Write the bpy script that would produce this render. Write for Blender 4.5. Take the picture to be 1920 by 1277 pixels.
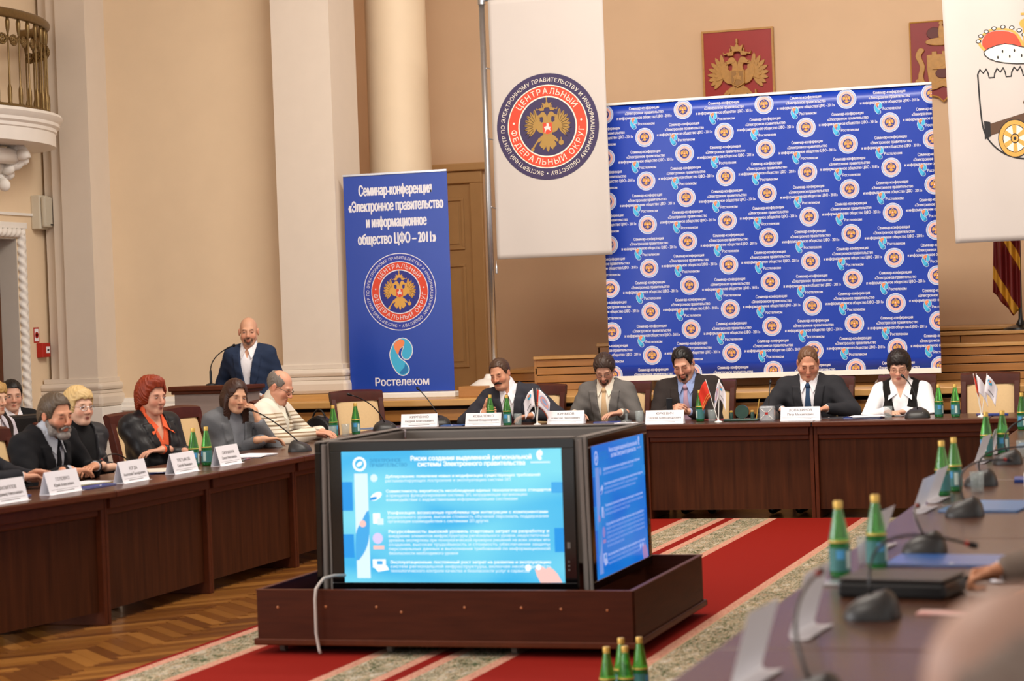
import bpy, bmesh, math, random
import numpy as np
from mathutils import Vector, Matrix
random.seed(7); rng = np.random.default_rng(7)
for o in list(bpy.data.objects): bpy.data.objects.remove(o)
SC = bpy.context.scene; COL = SC.collection
R = math.radians

# ------------------------------------------------------------------ camera, world, light, exposure
F_PX, PITCH, ROLL, YAW, CAM_H = 4100.0, -0.0116, -0.0366, 0.3091, 1.665
def cam_axes():
    cy, sy, cp, sp = math.cos(YAW), math.sin(YAW), math.cos(PITCH), math.sin(PITCH)
    fw = Vector((-sy*cp, cy*cp, sp)); rt = Vector((cy, sy, 0)); up = rt.cross(fw)
    c, s = math.cos(ROLL), math.sin(ROLL)
    return c*rt + s*up, -s*rt + c*up, fw
_r, _u, _f = cam_axes()
cd = bpy.data.cameras.new('camera'); cam = bpy.data.objects.new('camera', cd); COL.objects.link(cam)
cam.matrix_world = Matrix(((_r.x,_u.x,-_f.x,0),(_r.y,_u.y,-_f.y,0),(_r.z,_u.z,-_f.z,CAM_H),(0,0,0,1)))
cd.sensor_width = 36; cd.sensor_fit = 'HORIZONTAL'; cd.lens = F_PX*36/1920
cd.clip_start = 0.05; cd.clip_end = 200
cd.dof.use_dof = True; cd.dof.focus_distance = 17.6; cd.dof.aperture_fstop = 3.0
SC.camera = cam
W = bpy.data.worlds.new('world'); SC.world = W; W.use_nodes = True
bg = W.node_tree.nodes['Background']; bg.inputs[0].default_value = (1.0, 0.95, 0.90, 1); bg.inputs[1].default_value = 0.95
SC.view_settings.view_transform = 'Standard'; SC.view_settings.look = 'None'
SC.view_settings.gamma = 1.0; SC.view_settings.use_curve_mapping = False
SC.view_settings.exposure = 0.12
def area(name, loc, rot, sx, sy, power, col=(1,1,1)):
    l = bpy.data.lights.new(name, 'AREA'); l.shape = 'RECTANGLE'; l.size = sx; l.size_y = sy
    l.energy = power; l.color = col
    o = bpy.data.objects.new(name, l); COL.objects.link(o); o.location = loc; o.rotation_euler = rot
    return o
# tall daylight windows of the hall's left wall (nearer than the picture) and unseen ceiling fill lights added for brightness
for i, yy in enumerate((0.5, 4.0, 7.5)):
    area('window_daylight', (-10.80, yy, 3.4), (0, R(-90), 0), 3.2, 2.0, 240, (0.93, 0.96, 1.0))
for i, (xx, yy) in enumerate(((-4.0, 4.0), (-4.0, 11.0))):
    area('ceiling_fill_light', (xx, yy, 6.5), (0, 0, 0), 2.2, 2.2, 200, (1.0, 0.92, 0.82))
area('stage_fill_light', (-3.6, 15.0, 6.5), (R(28), 0, 0), 5.0, 0.8, 420, (1.0, 0.92, 0.82))  # added fill, no known fixture; brightens the stage and its wall

# ------------------------------------------------------------------ helpers
def lin(c):
    if isinstance(c, str):
        c = [int(c[i:i+2], 16)/255 for i in (0, 2, 4)]
    return tuple((x/12.92 if x <= 0.04045 else ((x+0.055)/1.055)**2.4) for x in c)
MATS = {}
def mat(name, col, rough=0.55, var=0.12, scale=12.0, stretch=(1,1,1), bump=0.0, metal=0.0, spec=0.5,
        coat=0.0, trans=0.0, ior=1.45, emit=None, estr=0.0, vcol=False, col2=None, wave=None, sheen=0.0, alpha=1.0):
    if name in MATS: return MATS[name]
    m = bpy.data.materials.new(name); m.use_nodes = True; nt = m.node_tree; N = nt.nodes; L = nt.links
    b = N['Principled BSDF']; c = lin(col)
    b.inputs['Roughness'].default_value = rough; b.inputs['Metallic'].default_value = metal
    b.inputs['Specular IOR Level'].default_value = spec; b.inputs['IOR'].default_value = ior
    b.inputs['Coat Weight'].default_value = coat; b.inputs['Coat Roughness'].default_value = 0.12
    b.inputs['Transmission Weight'].default_value = trans; b.inputs['Sheen Weight'].default_value = sheen
    b.inputs['Alpha'].default_value = alpha
    tc = N.new('ShaderNodeTexCoord'); mp = N.new('ShaderNodeMapping'); mp.inputs['Scale'].default_value = stretch
    L.new(tc.outputs['Object'], mp.inputs['Vector'])
    if wave:
        nz = N.new('ShaderNodeTexWave'); nz.inputs['Scale'].default_value = scale
        nz.inputs['Distortion'].default_value = wave[0]; nz.inputs['Detail'].default_value = 3; nz.inputs['Detail Scale'].default_value = wave[1]
        nz.bands_direction = wave[2] if len(wave) > 2 else 'X'
    else:
        nz = N.new('ShaderNodeTexNoise'); nz.inputs['Scale'].default_value = scale; nz.inputs['Detail'].default_value = 4
    L.new(mp.outputs[0], nz.inputs['Vector'])
    fac = nz.outputs['Fac']
    mx = N.new('ShaderNodeMix'); mx.data_type = 'RGBA'
    c2 = lin(col2) if col2 else tuple(min(1, x*(1+var)) for x in c)
    c1 = c if col2 else tuple(x*(1-var) for x in c)
    L.new(fac, mx.inputs[0])
    mx.inputs[6].default_value = (*c1, 1); mx.inputs[7].default_value = (*c2, 1)
    out = mx.outputs[2]
    if vcol:
        at = N.new('ShaderNodeAttribute'); at.attribute_name = 'Col'
        mm = N.new('ShaderNodeMix'); mm.data_type = 'RGBA'; mm.blend_type = 'MULTIPLY'; mm.inputs[0].default_value = 1
        L.new(out, mm.inputs[6]); L.new(at.outputs['Color'], mm.inputs[7]); out = mm.outputs[2]
    L.new(out, b.inputs['Base Color'])
    if bump:
        bp = N.new('ShaderNodeBump'); bp.inputs['Strength'].default_value = bump; bp.inputs['Distance'].default_value = 0.004
        L.new(fac, bp.inputs['Height']); L.new(bp.outputs[0], b.inputs['Normal'])
    if emit is not None:
        b.inputs['Emission Color'].default_value = (*lin(emit), 1); b.inputs['Emission Strength'].default_value = estr
    MATS[name] = m; return m

class MB:
    """collects faces; build() links them as ONE mesh object"""
    def __init__(s): s.v = []; s.f = []; s.m = []
    def add(s, vs, fs, mi=0):
        b = len(s.v); s.v.extend([tuple(x) for x in vs]); s.f.extend([tuple(b+i for i in f) for f in fs]); s.m.extend([mi]*len(fs)); return s
    def box(s, c, d, mi=0, rot=None):
        hx, hy, hz = d[0]/2, d[1]/2, d[2]/2
        vs = [Vector((x*hx, y*hy, z*hz)) for z in (-1,1) for y in (-1,1) for x in (-1,1)]
        if rot is not None: vs = [rot @ v for v in vs]
        vs = [v + Vector(c) for v in vs]
        return s.add(vs, [(0,2,3,1),(4,5,7,6),(0,1,5,4),(2,6,7,3),(0,4,6,2),(1,3,7,5)], mi)
    def bx(s, x0, x1, y0, y1, z0, z1, mi=0):
        return s.box(((x0+x1)/2,(y0+y1)/2,(z0+z1)/2), (x1-x0,y1-y0,z1-z0), mi)
    def tube(s, path, r, n=8, mi=0, caps=True):
        path = [Vector(p) for p in path]; rs = r if isinstance(r, (list, tuple)) else [r]*len(path)
        vs = []; up = Vector((0,0,1))
        t0 = (path[1]-path[0]).normalized()
        if abs(t0.dot(up)) > 0.95: up = Vector((1,0,0))
        a = t0.cross(up).normalized(); 
        for i, p in enumerate(path):
            t = (path[min(i+1,len(path)-1)] - path[max(i-1,0)]).normalized()
            a = (a - t*a.dot(t)).normalized(); b = t.cross(a)
            for k in range(n):
                w = 2*math.pi*k/n; vs.append(p + (a*math.cos(w) + b*math.sin(w))*rs[i])
        fs = []
        for i in range(len(path)-1):
            for k in range(n):
                k2 = (k+1) % n; fs.append((i*n+k, i*n+k2, (i+1)*n+k2, (i+1)*n+k))
        if caps: fs.append(tuple(range(n))[::-1]); fs.append(tuple((len(path)-1)*n+k for k in range(n)))
        return s.add(vs, fs, mi)
    def lathe(s, prof, n=20, o=(0,0,0), mi=0, M=None, a0=0, a1=2*math.pi):
        full = abs(a1-a0-2*math.pi) < 1e-6; k1 = n if full else n+1; vs = []
        for (r, z) in prof:
            for k in range(k1):
                w = a0 + (a1-a0)*k/n; v = Vector((r*math.cos(w), r*math.sin(w), z))
                vs.append((M @ v if M is not None else v) + Vector(o))
        fs = []
        for i in range(len(prof)-1):
            for k in range(n):
                k2 = (k+1) % k1 if full else k+1
                fs.append((i*k1+k, i*k1+k2, (i+1)*k1+k2, (i+1)*k1+k))
        if full:
            if prof[0][0] > 1e-5: fs.append(tuple(range(n))[::-1])
            if prof[-1][0] > 1e-5: fs.append(tuple((len(prof)-1)*n+k for k in range(n)))
        return s.add(vs, fs, mi)
    def ell(s, c, r, n=14, mi=0, M=None):
        vs = []; m = n//2
        for i in range(m+1):
            th = math.pi*i/m
            for k in range(n):
                w = 2*math.pi*k/n; v = Vector((r[0]*math.sin(th)*math.cos(w), r[1]*math.sin(th)*math.sin(w), r[2]*math.cos(th)))
                vs.append((M @ v if M is not None else v) + Vector(c))
        fs = [(i*n+k, (i+1)*n+k, (i+1)*n+(k+1)%n, i*n+(k+1)%n) for i in range(m) for k in range(n)]
        return s.add(vs, fs, mi)
    def prism(s, poly, z0, z1, mi=0, M=None):
        n = len(poly); vs = [Vector((x,y,z0)) for x,y in poly] + [Vector((x,y,z1)) for x,y in poly]
        if M is not None: vs = [M @ v for v in vs]
        fs = [tuple(range(n))[::-1], tuple(range(n,2*n))] + [(i,(i+1)%n,n+(i+1)%n,n+i) for i in range(n)]
        return s.add(vs, fs, mi)
    def mesh(s, name, mats):
        me = bpy.data.meshes.new(name); me.from_pydata(s.v, [], s.f)
        for m in (mats if isinstance(mats, (list,tuple)) else [mats]): me.materials.append(m)
        if len(me.materials) > 1: me.polygons.foreach_set('material_index', s.m)
        me.update(); return me
    def build(s, name, mats, parent=None, smooth=False, bevel=0.0, loc=None, rotz=None):
        return put(name, s.mesh(name, mats), parent, smooth, bevel, loc, rotz)
def fixn(me):
    bm = bmesh.new(); bm.from_mesh(me); bmesh.ops.remove_doubles(bm, verts=bm.verts, dist=1e-6)
    bmesh.ops.recalc_face_normals(bm, faces=bm.faces); bm.to_mesh(me); bm.free()
def put(name, me, parent=None, smooth=False, bevel=0.0, loc=None, rotz=None, angle=40):
    o = bpy.data.objects.new(name, me); COL.objects.link(o)
    if smooth:
        me.polygons.foreach_set('use_smooth', [True]*len(me.polygons))
        if smooth == 'auto':
            fixn(me); me.set_sharp_from_angle(angle=R(angle))
    if bevel:
        b = o.modifiers.new('bevel', 'BEVEL'); b.width = bevel; b.segments = 2; b.limit_method = 'ANGLE'; b.angle_limit = R(35)
    if parent: o.parent = parent
    if loc is not None: o.location = loc
    if rotz is not None: o.rotation_euler = (0,0,rotz)
    return o
def empty(name, loc=(0,0,0), rotz=0.0):
    o = bpy.data.objects.new(name, None); COL.objects.link(o); o.location = loc; o.rotation_euler = (0,0,rotz)
    o.empty_display_size = 0.1; return o
def tag(o, label=None, cat=None, group=None, kind=None):
    if label: o['label'] = label
    if cat: o['category'] = cat
    if group: o['group'] = group
    if kind: o['kind'] = kind
    return o
def struct(o, label=None): o['kind'] = 'structure'; 
def copy_tree(o, parent=None):
    c = o.copy(); COL.objects.link(c); c.parent = parent
    for ch in list(o.children): copy_tree(ch, c)
    return c
def smooth_poly(pts, n=4, closed=True):
    out = []; N = len(pts); P = [Vector((p[0],p[1])) for p in pts]
    for i in range(N if closed else N-1):
        p0,p1,p2,p3 = (P[(i-1)%N],P[i],P[(i+1)%N],P[(i+2)%N]) if closed else (P[max(i-1,0)],P[i],P[i+1],P[min(i+2,N-1)])
        for k in range(n):
            t = k/n; q = 0.5*((2*p1)+(p2-p0)*t+(2*p0-5*p1+4*p2-p3)*t*t+(3*p1-p0-3*p2+p3)*t**3); out.append((q.x,q.y))
    if not closed: out.append((P[-1].x,P[-1].y))
    return out
def bez(p0, p1, p2, n=10):
    p0,p1,p2 = Vector(p0),Vector(p1),Vector(p2)
    return [p0*(1-t)**2 + p1*2*t*(1-t) + p2*t*t for t in [i/n for i in range(n+1)]]
# ------------------------------------------------------------------ materials
M_WALL = mat('wall_plaster', 'e8d0b0', 0.75, 0.05, 3.0, bump=0.05)
M_WALLB = mat('stage_wall_plaster', 'dcbb98', 0.75, 0.05, 3.0, bump=0.05)
M_STUC = mat('stucco_offwhite', 'ddd0c1', 0.6, 0.04, 5.0, bump=0.05)
M_STUCW = mat('stucco_white', 'eee9e2', 0.55, 0.04, 8.0, bump=0.05)
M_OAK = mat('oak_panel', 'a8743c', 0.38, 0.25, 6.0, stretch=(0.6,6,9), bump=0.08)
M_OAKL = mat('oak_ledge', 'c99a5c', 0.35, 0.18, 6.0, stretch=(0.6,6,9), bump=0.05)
M_DARK = mat('dark_gap', '1c120b', 0.8, 0.2, 8)
M_TABLE = mat('walnut_veneer', '43220f', 0.5, 0.75, 3.0, stretch=(11,11,0.6), bump=0.03, spec=0.15)
M_TABLE2 = mat('walnut_edge', '522612', 0.42, 0.25, 8.0, stretch=(3,3,3), spec=0.2)
M_TTOP = mat('walnut_top', '4f3021', 0.26, 0.2, 6.0, stretch=(2,2,2), spec=0.4)
M_BOX = mat('walnut_box', '431d0e', 0.5, 0.5, 5.0, stretch=(0.7,0.7,8), bump=0.03, spec=0.15)
M_MAHO = mat('mahogany', '471a0e', 0.42, 0.35, 8.0, stretch=(2,2,2), spec=0.3)
M_CREAM = mat('cream_fabric', 'd9b98a', 0.85, 0.06, 60.0, bump=0.1)
M_DOORD = mat('dark_door_wood', '5b2f14', 0.4, 0.3, 6.0, stretch=(5,5,0.6))
M_DOORT = mat('tan_door_paint', 'c39a66', 0.5, 0.06, 8.0)
M_BRASS = mat('aged_brass', '7d6640', 0.4, 0.3, 30.0, metal=0.7)
M_BLACK = mat('black_plastic', '0c0c0e', 0.32, 0.2, 20)
M_GLOSSB = mat('gloss_black', '050506', 0.08, 0.1, 20, coat=0.5)
M_GREYP = mat('grey_plastic', '6b645e', 0.5, 0.1, 20)
M_WHITE = mat('white_plastic', 'e8e6e0', 0.45, 0.04, 20)
M_CARD = mat('white_card', 'f4f2f6', 0.6, 0.02, 20)
M_STEEL = mat('brushed_steel', 'b9b9bb', 0.3, 0.1, 40, metal=0.9)
M_RED = mat('red_box_plastic', 'b02318', 0.45, 0.1, 20)
M_FLOOR = mat('parquet_underlay', '8a5a2a', 0.3, 0.25, 7.0, stretch=(1,1,1))
PLK = [mat('parquet_oak_%s' % n, c, 0.28, 0.18, 6.0, stretch=(1.5,9,1), coat=0.25, bump=0.02) for n, c in
       (('honey','8f5c26'),('amber','7a4a1d'),('brown','6b3f1a'),('light','a06a30'),('mid','855322'))]

# ------------------------------------------------------------------ floor, walls, ceiling
YB, YS, ZS, XL = 19.4, 18.6, 0.93, -10.9
nt = M_FLOOR.node_tree; N_ = nt.nodes; bk = N_.new('ShaderNodeTexBrick'); mp_ = N_.new('ShaderNodeMapping'); tc_ = N_.new('ShaderNodeTexCoord'); mp_.inputs['Rotation'].default_value = (0,0,R(45))
bk.inputs['Scale'].default_value = 1.0; bk.inputs['Brick Width'].default_value = 0.5; bk.inputs['Row Height'].default_value = 0.083; bk.inputs['Mortar Size'].default_value = 0.002
bk.inputs['Color1'].default_value = (*lin('8f5c26'),1); bk.inputs['Color2'].default_value = (*lin('6b3f1a'),1); bk.inputs['Mortar'].default_value = (*lin('3a2210'),1)
nt.links.new(tc_.outputs['Object'], mp_.inputs[0]); nt.links.new(mp_.outputs[0], bk.inputs['Vector']); nt.links.new(bk.outputs['Color'], N_['Principled BSDF'].inputs['Base Color'])
fl = MB().bx(-14, 9, -6, 24.5, -0.12, -0.004).build('floor', M_FLOOR); struct(fl)
# herringbone planks where the parquet shows
pl_mesh = {}
def plank_mesh(i):
    if i not in pl_mesh:
        pl_mesh[i] = MB().box((0,0,-0.004), (0.50,0.082,0.008)).mesh('plank', PLK[i])
    return pl_mesh[i]
cnt = 0; Lp, Wp = 0.504, 0.084
spots = []
for col in range(-4, 8):
    for row in range(-10, 130):
        # chevron/herringbone: pairs of planks at +-45 degrees running along y
        bx_ = -6.75 + col*Lp/math.sqrt(2)*1.0
        y_ = 7.6 + row*Wp*math.sqrt(2)
        sgn = 1 if col % 2 == 0 else -1
        spots.append((bx_ + Lp/(2*math.sqrt(2)), y_, sgn))
vis = [s for s in spots if -6.75 < s[0] < -4.75 and 8.6 < s[1] < 15.2]
vis.sort(key=lambda s: s[1])
rest = MB()
n_pl = 0
for (x, y, sgn) in vis:
    if x > -5.05 and True:
        continue
    i = random.randrange(len(PLK))
    if n_pl < 300:
        o = put('plank', plank_mesh(i), fl, loc=(x, y, random.uniform(-0.0006, 0.0006)), rotz=sgn*R(45)); n_pl += 1
    else:
        rest.box((x, y, -0.004), (0.50,0.082,0.008), i, Matrix.Rotation(sgn*R(45), 3, 'Z'))
if rest.v:
    o = rest.build('parquet_rest', PLK, fl); o['kind'] = 'stuff'
struct(MB().bx(-14, 9, -6, 24.5, 7.0, 7.2).build('ceiling', M_STUCW))
# left wall with door opening (y 17.15..18.6, z to 2.58)
DY0, DY1, DZ = 17.15, 18.6, 2.58
w = MB(); w.bx(XL-0.25, XL, -6, DY0, 0, 7); w.bx(XL-0.25, XL, DY1, YB+0.3, 0, 7); w.bx(XL-0.25, XL, DY0, DY1, DZ, 7)
struct(w.build('wall_left', M_WALL))
# back wall left of the stage
struct(MB().bx(XL, -8.3, YB, YB+0.25, 0, 7).build('wall_back', M_WALL))
struct(MB().bx(-9.6, 9, 22.0, 22.25, 0, 7).build('wall_stage_back', M_WALLB))
struct(MB().bx(-8.55, -8.3, YB+0.25, 22.0, 0, 7).build('wall_stage_side', M_WALLB))
# dado moulding strips along the back wall
def molding(name, x0, x1, y, prof, m):
    # prof: list of (out, z); extruded along x, facing -y
    b = MB(); n = len(prof); vs = [(x0, y-o, z) for o, z in prof] + [(x1, y-o, z) for o, z in prof]
    fs = [(i, i+1, n+i+1, n+i) for i in range(n-1)] + [tuple(range(n))[::-1], tuple(range(n, 2*n))]
    b.add(vs, fs); me = b.mesh(name, m); fixn(me); return put(name, me)
struct(molding('trim_1', -10.35, -8.35, YB, [(0,0.55),(0.05,0.55),(0.05,0.86),(0.09,0.87),(0.09,0.90),(0.06,0.92),(0.06,0.945),(0.035,0.955),(0.02,0.985),(0,0.99)], M_STUCW))
struct(molding('baseboard_back', XL, -8.35, YB, [(0,0),(0.07,0),(0.07,0.5),(0.05,0.55),(0,0.55)], M_OAK))
# pilasters on bases: shaft + stepped base, in three pieces each
def pilaster(name, x0, x1, y0, y1, zb, steps, lab):
    root = empty(name, ((x0+x1)/2, y0, 0)); root['kind'] = 'structure'
    ox, oy = (x0+x1)/2, y0
    b = MB()
    for (a0, a1, st) in steps: b.bx(a0-ox, a1-ox, y0+st-oy, y1-oy, zb+0.28, 7)
    b.build('shaft', M_STUC, root)
    for (nm, z0, z1, e) in (('torus', 0.0, 0.13, 0.075), ('fillet', 0.13, 0.16, 0.05), ('upper_torus', 0.16, 0.235, 0.06), ('cap_fillet', 0.235, 0.28, 0.022)):
        m = MB().bx(x0-e-ox, x1+e-ox, -e, y1-oy, zb+z0, zb+z1)
        m.build(nm, M_STUC, root, bevel=min((z1-z0)*0.42, 0.035) if 'torus' in nm else 0.004)
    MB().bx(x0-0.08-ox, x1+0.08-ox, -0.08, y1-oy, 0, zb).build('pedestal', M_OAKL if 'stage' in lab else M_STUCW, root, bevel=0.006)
    return root
pilaster('trim_2', -8.34, -7.75, 19.0, YB+0.25, 0.99, [(-8.34, -7.75, 0)], 'stage')
pilaster('trim_3', -10.86, -10.3, 19.0, YB+0.1, 0.92, [(-10.86, -10.62, 0.10), (-10.74, -10.5, 0.04), (-10.62, -10.3, 0.0)], 'corner')
# round column on the stage
c = empty('trim_4', (-7.57, 20.3, ZS)); c['kind'] = 'structure'
MB().lathe([(0.36,0.0),(0.40,0.02),(0.42,0.06),(0.40,0.10),(0.35,0.12),(0.35,0.14),(0.37,0.17),(0.35,0.20),(0.325,0.22)], 40).build('column_base', M_STUC, c, smooth='auto')
MB().lathe([(0.318,0.22),(0.312,1.5),(0.305,3.0),(0.29,6.1)], 48).build('column_shaft', mat('column_stucco', 'e8d3b5', 0.6, 0.04, 5, bump=0.04), c, smooth='auto')
# carved white door frame, jamb and door on the left wall
d = empty('door_1', (XL, 17.87, 0)); d['kind'] = 'structure'
def dl(y): return y-17.87
def rope(p0, p1, name):
    p0, p1 = Vector(p0), Vector(p1); L = (p1-p0).length; n = int(L/0.012); b = MB(); t = (p1-p0).normalized()
    a = Vector((1,0,0)); bb = t.cross(a); k1 = 14; vs = []
    for i in range(n+1):
        s = L*i/n
        for k in range(k1):
            w = 2*math.pi*k/k1; rr = 0.042 + 0.009*math.sin(2*w + s*2*math.pi/0.085)
            vs.append(p0 + t*s + (a*math.cos(w) + bb*math.sin(w))*rr)
    b.add(vs, [(i*k1+k, i*k1+(k+1)%k1, (i+1)*k1+(k+1)%k1, (i+1)*k1+k) for i in range(n) for k in range(k1)])
    return b.build(name, M_STUCW, d, smooth=True)
rope((0.02, dl(DY1+0.05), 0), (0.02, dl(DY1+0.05), DZ+0.05), 'rope_moulding')
rope((0.02, dl(DY0-0.05), 0), (0.02, dl(DY0-0.05), DZ+0.05), 'rope_moulding')
rope((0.02, dl(DY0-0.05), DZ+0.05), (0.02, dl(DY1+0.05), DZ+0.05), 'rope_moulding')
b = MB(); b.bx(0, 0.025, dl(DY1+0.08), dl(DY1+0.14), 0, DZ+0.14); b.bx(0, 0.025, dl(DY0-0.14), dl(DY0-0.08), 0, DZ+0.14); b.bx(0, 0.03, dl(DY0-0.16), dl(DY1+0.16), DZ+0.09, DZ+0.15)
b.build('frame_edge', M_STUCW, d, bevel=0.006)
b = MB(); b.bx(-0.249, 0, dl(DY1-0.012), dl(DY1), 0, DZ); b.bx(-0.249, 0, dl(DY0), dl(DY0+0.012), 0, DZ); b.bx(-0.249, 0, dl(DY0), dl(DY1), DZ-0.012, DZ)
b.build('jamb', mat('jamb_paint', 'c9c2b8', 0.5, 0.04, 10), d)
b = MB(); b.bx(-0.24, -0.19, dl(DY0+0.015), dl(DY1-0.015), 0, DZ-0.015); b.build('door_leaf', M_DOORD, d)
for k in range(2):
    for (z0, z1) in ((0.25, 1.0), (1.15, 2.35)):
        MB().bx(-0.19, -0.175, dl(DY0+0.12+k*0.68), dl(DY0+0.64+k*0.68), z0, z1).build('door_panel', M_DOORD, d, bevel=0.012)
# tan panelled door on the stage back wall
d2 = empty('door_2', (-7.75, 22.0, ZS)); d2['kind'] = 'structure'
b = MB(); b.bx(-0.62,-0.48,-0.06,0,0,2.15); b.bx(0.33,0.47,-0.06,0,0,2.15); b.bx(-0.62,0.47,-0.06,0,2.15,2.28); b.bx(-0.68,0.53,-0.10,0,2.28,2.36)
b.build('door_frame', M_DOORT, d2, bevel=0.01)
MB().bx(-0.48,0.33,-0.02,0,0,2.15).build('door_leaf', M_DOORT, d2)
for (x0,x1,z0,z1) in ((-0.42,-0.12,1.45,2.0),(-0.05,0.25,1.45,2.0),(-0.42,-0.12,0.2,1.3),(-0.05,0.25,0.2,1.3)):
    b = MB(); t = 0.03
    b.bx(x0,x1,-0.038,-0.02,z0,z0+t); b.bx(x0,x1,-0.038,-0.02,z1-t,z1); b.bx(x0,x0+t,-0.038,-0.02,z0+t,z1-t); b.bx(x1-t,x1,-0.038,-0.02,z0+t,z1-t); b.bx(x0+0.06,x1-0.06,-0.03,-0.02,z0+0.06,z1-0.06)
    b.build('door_panel', M_DOORT, d2, bevel=0.004)

# windows of the hall and unseen boxes added to hold the ceiling fill lights
for n_, yy in enumerate((0.5, 4.0, 7.5)):
    wn = empty('window_%d' % (n_+1), (XL, yy, 1.7)); wn['kind'] = 'structure'
    b = MB(); b.bx(0,0.13,-1.12,-1.0,0,3.4); b.bx(0,0.13,1.0,1.12,0,3.4); b.bx(0,0.13,-1.0,1.0,3.3,3.4); b.bx(0,0.16,-1.2,1.2,-0.06,0.1); b.build('window_frame', M_STUCW, wn)
    b = MB(); b.bx(0.101,0.13,-0.03,0.03,0.1,3.3); b.bx(0.101,0.128,-1.0,1.0,2.2,2.26); b.build('glazing_bars', M_STUCW, wn)
    MB().bx(0.0,0.09,-1.0,1.0,0.1,3.3).build('window_pane', M_STUCW, wn)
for n_, (xx, yy, sx_, sy_) in enumerate(((-4.0,4.0,1.15,1.15),(-4.0,11.0,1.15,1.15))):
    lh = empty('trim_%d' % (20+n_), (xx, yy, 6.52)); lh['kind'] = 'structure'
    MB().bx(-sx_,sx_,-sy_,sy_,0.0,0.10).build('fill_light_box', M_STUCW, lh, bevel=0.01); MB().tube([(0,0,0.1),(0,0,0.48)], 0.03, 10).build('fill_light_rod', M_BRASS, lh)
# ------------------------------------------------------------------ balcony on the left wall
bal = tag(empty('balcony', (XL, 17.65, 0)), 'white stucco balcony with curved brass balustrade high on the left wall', 'balcony')
bal['kind'] = 'structure'; del bal['category']; bal.name = 'trim_5'
def ring(prof, D, L, n=40):
    # prof: (outset, z); half-ellipse projecting +x
    k = n+1; vs = []
    for (o, z) in prof:
        for i in range(k):
            a = math.pi*i/n; vs.append(((D+o)*math.sin(a), -(L+o)*math.cos(a), z))
    fs = [(j*k+i, j*k+i+1, (j+1)*k+i+1, (j+1)*k+i) for j in range(len(prof)-1) for i in range(n)]
    fs.append(tuple(range(k))); fs.append(tuple((len(prof)-1)*k+i for i in range(k))[::-1])
    return vs, fs
vs, fs = ring([(-0.12,3.40),(-0.06,3.41),(-0.06,3.53),(-0.045,3.54),(-0.045,3.57),(-0.02,3.59),(-0.02,3.62),(0.0,3.64),(0.02,3.67),(0.0,3.70),(-0.08,3.71)], 0.78, 1.30)
b = MB().add(vs, fs); me = b.mesh('balcony_slab', M_STUCW); fixn(me); put('balcony_slab', me, bal, smooth='auto', angle=30)
RD, RL = 0.66, 1.18
def el(a, z, d=0.0): return Vector(((RD+d)*math.sin(a), -(RL+d)*math.cos(a), z))
hr = MB(); path = [el(math.pi*i/48, 4.56) for i in range(49)]
hr.tube(path, 0.045, 10); hr.build('handrail', M_BRASS, bal, smooth=True)
lr = MB().tube([el(math.pi*i/48, 3.73) for i in range(49)], 0.016, 8); lr.build('bottom_rail', M_BRASS, bal, smooth=True)
bal_m = MB().lathe([(0.010,3.72),(0.024,3.73),(0.018,3.76),(0.021,3.82),(0.019,3.88),(0.009,3.92),(0.008,4.36),(0.011,4.38),(0.018,4.42),(0.022,4.48),(0.013,4.52)], 10).mesh('baluster', M_BRASS)
ros = MB()
for k in range(16):
    a = 2*math.pi*k/16; ros.tube([Vector((0, 0.045*math.cos(a), 0.045*math.sin(a))), Vector((0, 0.045*math.cos(a+0.5), 0.045*math.sin(a+0.5)))], 0.010, 6)
for k in range(6):
    a = 2*math.pi*k/6; ros.ell((0, 0.02*math.cos(a), 0.02*math.sin(a)), (0.012, 0.016, 0.016), 8)
ros_m = ros.mesh('rosette', M_BRASS)
NB = 21
for i in range(NB):
    a = math.pi*(i+0.5)/NB; p = el(a, 0)
    put('baluster', bal_m, bal, smooth=True, loc=p)
    if i < NB-1:
        a2 = math.pi*(i+1)/NB; q = el(a2, 4.32); o = put('rosette', ros_m, bal, smooth=True, loc=q, rotz=math.atan2(RL*math.sin(a2)*0+q.y, q.x) )
        g = MB().tube(bez(el(a, 4.36), el(a2, 4.22), el(a+math.pi/NB, 4.36)), 0.010, 6); g.build('garland', M_BRASS, bal, smooth=True)
# carved bracket under the slab
b = MB()
for s in (-1, 1):
    sp = [(0.30+0.0*t, 0, 0) for t in range(2)]
    path = []
    for i in range(40):
        t = i/39; a = t*3.4*math.pi; rr = 0.12*(1-t*0.8)
        path.append(Vector((0.40 + rr*math.cos(a), s*0.30, 3.28 + rr*math.sin(a))))
    b.tube(path, [0.045*(1-0.5*i/39) for i in range(40)], 8)
    b.tube(bez((0.0, s*0.30, 2.98), (0.10, s*0.30, 3.2), (0.45, s*0.30, 3.37)), [0.07,0.075,0.08,0.075,0.07,0.07,0.065,0.06,0.06,0.055,0.05], 10)
    for k in range(9):
        t = k/8; c0 = Vector((0.03+0.42*t, s*0.30, 3.03+0.33*t)); b.ell(c0 + Vector((0.05, s*0.05*math.sin(k*2.1), -0.05)), (0.075, 0.05, 0.055), 10)
b.tube([(0.10,-0.34,3.12),(0.10,0.34,3.12)], 0.10, 12); b.tube([(0.25,-0.34,3.22),(0.25,0.34,3.22)], 0.085, 12); b.tube([(0.40,-0.36,3.30),(0.40,0.36,3.30)], 0.075, 12)
for k in range(14):
    b.ell((0.14+0.24*random.random(), -0.26+0.04*k, 3.02+0.12*random.random()), (0.06,0.045,0.06), 10)
b.build('carved_bracket', M_STUCW, bal, smooth=True)

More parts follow.
